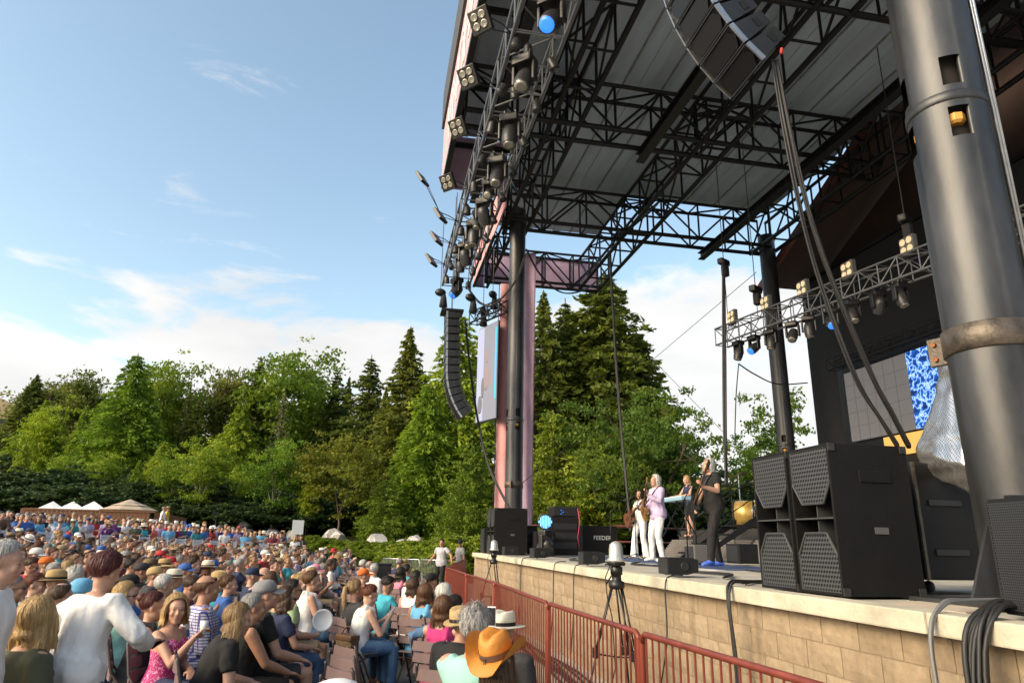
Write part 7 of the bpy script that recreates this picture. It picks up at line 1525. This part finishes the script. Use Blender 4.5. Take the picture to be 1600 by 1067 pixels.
g4 = stage_person('u_keys', 1084, 18.5, -95, 'keyboard player behind the singers, half hidden by the stairs', [('tank', 'navy'), ('shorts', 'black')], ('bob', 'blond'), 'pale', 1.0, .55)
p = at_D(1060, 800, 17.6); T = thing('keyboard', 'white blue keyboard on a stand on the riser', 'keyboard', (p.x, p.y, SZ+.55)); b = MB(); b.bevbox((0, 0, .92), (.38, 1.25, .10), .02); b.build('keyboard_body', mat('kb_blue', (.25, .42, .55), .4), T); b = MB(); b.box((-.10, 0, .975), (.14, 1.1, .012)); b.build('keys', 'white_plastic', T)
for sy in (-.45, .45): b = MB(); b.tube([(-.25, sy, 0), (.25, sy, .86)], .018, 6); b.tube([(.25, sy, 0), (-.25, sy, .86)], .018, 6); b.build('stand_leg', 'black_steel', T)
# drum riser, panels, stairs, drum kit
T = thing('drum_riser', 'black riser carrying the drum kit at the back of the stage', 'riser', (8.6, 15.5, SZ)); b = MB(); b.box((1.6, 0, .36), (3.2, 6.6, .72)); b.build('riser_deck', mat('riser_black', (.03, .03, .032), .8, 0, .2, 3), T)
for i, (y0, y1) in enumerate(((-3.2, -1.2), (-1.1, .6), (1.9, 3.2))):
    b = MB()
    for k in range(9):
        z = .03+k*.052; b.bevbox((-.62+.045*k, (y0+y1)/2, z), (.02, y1-y0, .046), .004, Matrix.Rotation(-.7, 3, 'Y') if 0 else None)
    b.box((-.40, (y0+y1)/2, .22), (.02, y1-y0-.02, .44), Matrix.Rotation(.7, 3, 'Y')); b.build('slatted_fascia', mat('grey_slat', (.17, .155, .15), .7, 0, .2, 5), T)
dk = thing('drum_kit', 'gold drum kit with cymbals behind the bass player', 'drums', (9.0, 14.9, SZ+.72)); gd = mat('gold_shell', (.55, .36, .10), .3, .5, .2, 6)
def drum(c, r, h, ax, nm):
    b = MB(); b.sm = True; ax = Vector(ax); b.lathe([(r, -h/2), (r, h/2)], c, 24, ax); d_ = b.build(nm, gd, dk)
    for e in (-1, 1): b = MB(); b.sm = True; b.lathe([(r+.012, e*h/2-.02), (r+.012, e*h/2+.02), (.001, e*h/2+.015)], c, 24, ax); b.build('hoop' if e < 0 else 'drum_head', 'chrome' if e < 0 else 'rubber', d_)
drum((-.35, .25, .34), .31, .46, (-.75, .65, 0), 'bass_drum'); drum((-.1, -.35, .62), .17, .22, (-.3, 0, 1), 'tom_drum'); drum((.1, .10, .80), .17, .20, (-.3, 0, 1), 'tom_drum'); drum((.2, -.6, .42), .22, .4, (0, 0, 1), 'floor_tom'); drum((.3, .55, .60), .19, .15, (-.2, 0, 1), 'snare_drum')
for (x, y, z, r, tl) in ((-.3, .55, 1.28, .24, (-.3, .2, 1)), (.1, -.7, 1.35, .22, (-.2, -.2, 1)), (.35, .75, 1.05, .18, (0, .1, 1)), (-.3, -.3, 1.1, .2, (-.4, 0, 1))):
    b = MB(); b.sm = True; b.lathe([(r, 0), (r*.4, .015), (.03, .03), (.001, .035)], (x, y, z), 22, Vector(tl)); b.build('cymbal', mat('cymbal_brass', (.30, .22, .10), .35, .8), dk); b = MB(); b.tube([(x, y, z), (x, y, 0)], .012, 6); b.build('cymbal_stand', 'chrome', dk)
ST = thing('stage_stairs', 'black metal stairs leading up to the riser behind the singers', 'stairs', (6.75, 14.55, SZ))
for sy in (-.42, .42): b = MB(); b.prism([(0, sy, 0), (.12, sy, 0), (1.55, sy, .80), (1.55, sy, .92), (1.45, sy, .92)], (0, .03, 0)); b.build('stringer', 'black_steel', ST)
for k in range(4): b = MB(); b.bevbox((.18+k*.36, .015, .17+k*.20), (.26, .82, .03), .005); b.build('tread', 'black_steel', ST)
for sy in (-.43,): b = MB(); b.sm = True; b.tube([(.1, sy, 0), (.1, sy, .9), (1.5, sy, 1.75), (1.5, sy, .9)], .016, 6); b.tube([(.1, sy, .5), (1.5, sy, 1.35)], .012, 6); b.build('handrail', 'black_steel', ST)
def mic_stand(px, D, hgt, lab, lean, boom=.55):
    p = at_D(px, 870, D); T = thing('microphone_stand', lab, 'microphone', (p.x, p.y, SZ), 0, 'microphone stands on stage'); b = MB(); b.sm = True; b.tube([(0, 0, .05), (0, 0, hgt)], .011, 8); b.build('pole', 'black_steel', T)
    for k in range(3): a = k*2.094+.4; b = MB(); b.tube([(0, 0, .14), (.32*math.cos(a), .32*math.sin(a), .015)], .010, 6); b.build('leg', 'black_steel', T)
    d = Vector(lean); b = MB(); b.sm = True; b.tube([Vector((0, 0, hgt))-d*.25, Vector((0, 0, hgt))+d*boom], .009, 6); b.build('boom', 'black_steel', T); e = Vector((0, 0, hgt))+d*boom; b = MB(); b.sm = True; b.lathe([(.012, 0), (.016, .13), (.026, .14), (.029, .165), (.015, .19), (.002, .195)], e, 12, Vector((d.x, d.y, .1))); b.build('microphone', 'black_plastic', T)
mic_stand(994, 14.8, 1.05, 'microphone stand in front of the singer in lilac', Vector((.35, -.05, .85)).normalized(), .60); mic_stand(1075, 11.5, 1.12, 'microphone stand in front of the bass player', Vector((.45, .0, .75)).normalized(), .62); mic_stand(955, 18.5, 1.15, 'empty microphone stand left of the woman in white', Vector((.5, -.2, .6)).normalized(), .45); mic_stand(1150, 15.5, 1.7, 'tall boom microphone over the drum kit', Vector((.6, -.3, .5)).normalized(), .7)
for i, (px, py, D, dim, lab) in enumerate(((1090, 868, 13.6, (.35, .45, .33), 'pale grey monitor box behind the bass player'), (1160, 872, 13.0, (.4, .5, .36), 'black monitor wedge right of the bass player'), (1020, 860, 17, (.3, .3, .5), 'black amplifier between the two guitarists'))):
    p = at_D(px, py, D); T = thing('monitor_box', lab, 'loudspeaker', (p.x, p.y, SZ)); b = MB(); b.bevbox((0, 0, dim[2]/2+.02), dim, .02); b.build('cabinet', mat('grey_box', (.12, .115, .11), .6) if i == 0 else 'small_cab', T); b = MB(); b.box((-dim[0]/2-.004, 0, dim[2]/2+.02), (.01, dim[1]*.85, dim[2]*.8)); b.build('grille', 'fine_grille', T)
# racks, lamps and cases at the far end of the stage
T = thing('flight_case', 'black flight case lettered FEEDER at the far end of the stage', 'case', at_D(932, 864, 20.5).to_2d().to_3d()+Vector((0, 0, SZ)), R_(0)); b = MB(); b.bevbox((0, 0, .44), (1.05, .7, .80), .02); b.build('case_body', 'case_black', T)
for z_ in (.05, .83): b = MB(); b.bevbox((0, 0, z_), (1.08, .73, .025), .006); b.build('edge_trim', 'black_steel', T)
cu = bpy.data.curves.new('feeder', 'FONT'); cu.body = 'FEEDER'; cu.size = .17; cu.align_x = 'CENTER'; cu.extrude = .003; lo = bpy.data.objects.new('tmp', cu); C.objects.link(lo); bpy.context.view_layer.update(); me = bpy.data.meshes.new_from_object(lo.evaluated_get(bpy.context.evaluated_depsgraph_get())); bpy.data.objects.remove(lo); me.materials.clear(); me.materials.append(MATS['white_letter'])
put('lettering', me, T, Matrix.Translation((.08, -.355, .44)) @ Matrix.Rotation(math.pi/2, 4, 'X'))
for i, (px, D, dim, lab) in enumerate(((878, 19.6, (.8, .7, 1.05), 'tall black equipment rack with hanging cables left of the lettered case'), (848, 19.0, (.55, .6, .62), 'low black rack in front under the blue lamp'), (826, 19.8, (.4, .5, .80), 'narrow black rack beside the banner foot'))):
    p = at_D(px, 866, D); T = thing('equipment_rack', lab, 'rack', (p.x, p.y, SZ)); b = MB(); b.bevbox((0, 0, dim[2]/2), dim, .02); b.build('rack_body', 'case_black', T)
    for k in range(3): b = MB(); b.box((0, -dim[1]/2-.006, dim[2]*(.25+.25*k)), (dim[0]*.86, .012, dim[2]*.16)); b.build('rack_unit', 'grille', T)
    if i == 0: 
        b = MB(); b.bevbox((.05, 0, 1.20), (.78, .6, .28), .03); b.build('top_unit', 'black_plastic', T)
        for k in range(3): b = MB(); b.box((-.1+.06*(k % 2), -.305, 1.14+.05*k), (.03, .012, .02)); b.build('indicator', 'led_blue', T)
        b = MB(); b.sm = True; b.tube([(.38, -.36, 1.3), (.42, -.42, .9), (.36, -.40, .5), (.40, -.4, .2)], .012, 6); b.build('patch_cable', mat('magenta_cable', (.45, .03, .12), .5), T)
p = at_D(852, 815, 18.6); T = thing('led_lamp', 'round blue lit lamp glowing on the black racks at the far end of the stage', 'lamp', p-Vector((0, 0, .25))); fd = (Vector((0, 0, CAMH))-p).normalized()
b = MB(); b.sm = True; b.lathe([(.12, -.20), (.20, -.08), (.215, .02), (.215, .05), (.195, .05)], (0, 0, .25), 22, fd); b.build('lamp_head', 'lamp_body', T); b = MB(); b.bevbox((0, 0, -.03), (.34, .30, .10), .02); b.build('base', 'black_plastic', T)
for k in range(9): 
    x = (k-4)*.042; hgt_ = math.sqrt(max(.001, .17**2-x*x)); sd_ = fd.cross(Vector((0, 0, 1))).normalized(); up_ = sd_.cross(fd); b = MB(); b.tube([Vector((0, 0, .25))+fd*.055+sd_*x-up_*hgt_, Vector((0, 0, .25))+fd*.055+sd_*x+up_*hgt_], .011, 5); b.build('led_strip', mat('led_hot', (.1, .3, .8), .4, emit=(.10, .42, 1.0), es=2).name, T)
p = at_D(852, 845, 18.2); yoke_light(Vector((p.x, p.y, SZ+.66)), 1.2, .6, 'moving lamp resting on the racks below the blue lamp', 1.0, 'lamp_glass', None)
b = MB(); b.sm = True
for (x0, y0, x1, y1) in ((8.0, 20.6, 8.0, 23.0), (4.6, 24.0, 11.5, 24.0)):
    for z in (.2, .75, 1.25): b.tube([(x0, y0, z+1.1), (x1, y1, z+1.1)], .025, 8)
tag(b.build('guard_rail', 'rail_red'), 'dark red railing behind the racks at the end of the stage', 'railing')
# ================================================================== guards, grey barricade, bin
for key, px, D, th, lab, hair, hat in (('u_guard', 690, 25.0, 62, 'security guard in grey polo shirt leaning on the barricade', ('short', 'dark'), None), ('u_guard2', 719, 25.6, 30, 'second guard in grey shirt and black cap at the stage corner', ('short', 'dark'), ('cap', 'black', 'black'))):
    p = at_D(px, 870, D); loc = Vector((p.x, p.y, gz(p.x, p.y))); o = make_person(key, lab, None, loc, -R_(-138 if px < 700 else -112), 1.08, 'tan' if px < 700 else 'olive', [('tee', 'grey' if px > 700 else 'polo'), ('trousers', 'black'), ('shoe', 'black')], hair, hat) if CLO.setdefault('polo', (.40, .41, .45)) else None
a, c_ = at_z(598, 871, 1.1), at_z(688, 874, 1.1); a.z = c_.z = 0; n_ = 3; d = (c_-a)/n_
for i in range(n_):
    T = thing('steel_barricade', ['left', 'middle', 'right'][i]+' of three grey steel barricades left of the guards', 'barrier', a+d*i, group='grey barricades'); e = d*.97; b = MB(); b.sm = True; b.tube([Vector((0, 0, .02)), Vector((0, 0, .95)), e*.04+Vector((0, 0, 1.08)), e*.96+Vector((0, 0, 1.08)), e+Vector((0, 0, .95)), e+Vector((0, 0, .02))], .02, 8); b.build('frame', 'alu', T); bar('lower_rail', Vector((0, 0, .2)), e+Vector((0, 0, .2)), .016, 'alu', T)
    for k in range(1, 13): q = e*(k/13); bar('baluster', q+Vector((0, 0, .2)), q+Vector((0, 0, 1.08)), .009, 'alu', T)
p = at_z(600, 878, 1.0); T = thing('litter_bin', 'black square litter bin by the grey barricade', 'bin', (p.x, p.y, gz(p.x, p.y))); b = MB(); b.bevbox((0, 0, .45), (.55, .55, .9), .04); b.build('bin_body', 'black_paint', T); b = MB(); b.bevbox((0, 0, .93), (.58, .58, .08), .03); b.build('bin_lid', 'black_plastic', T)
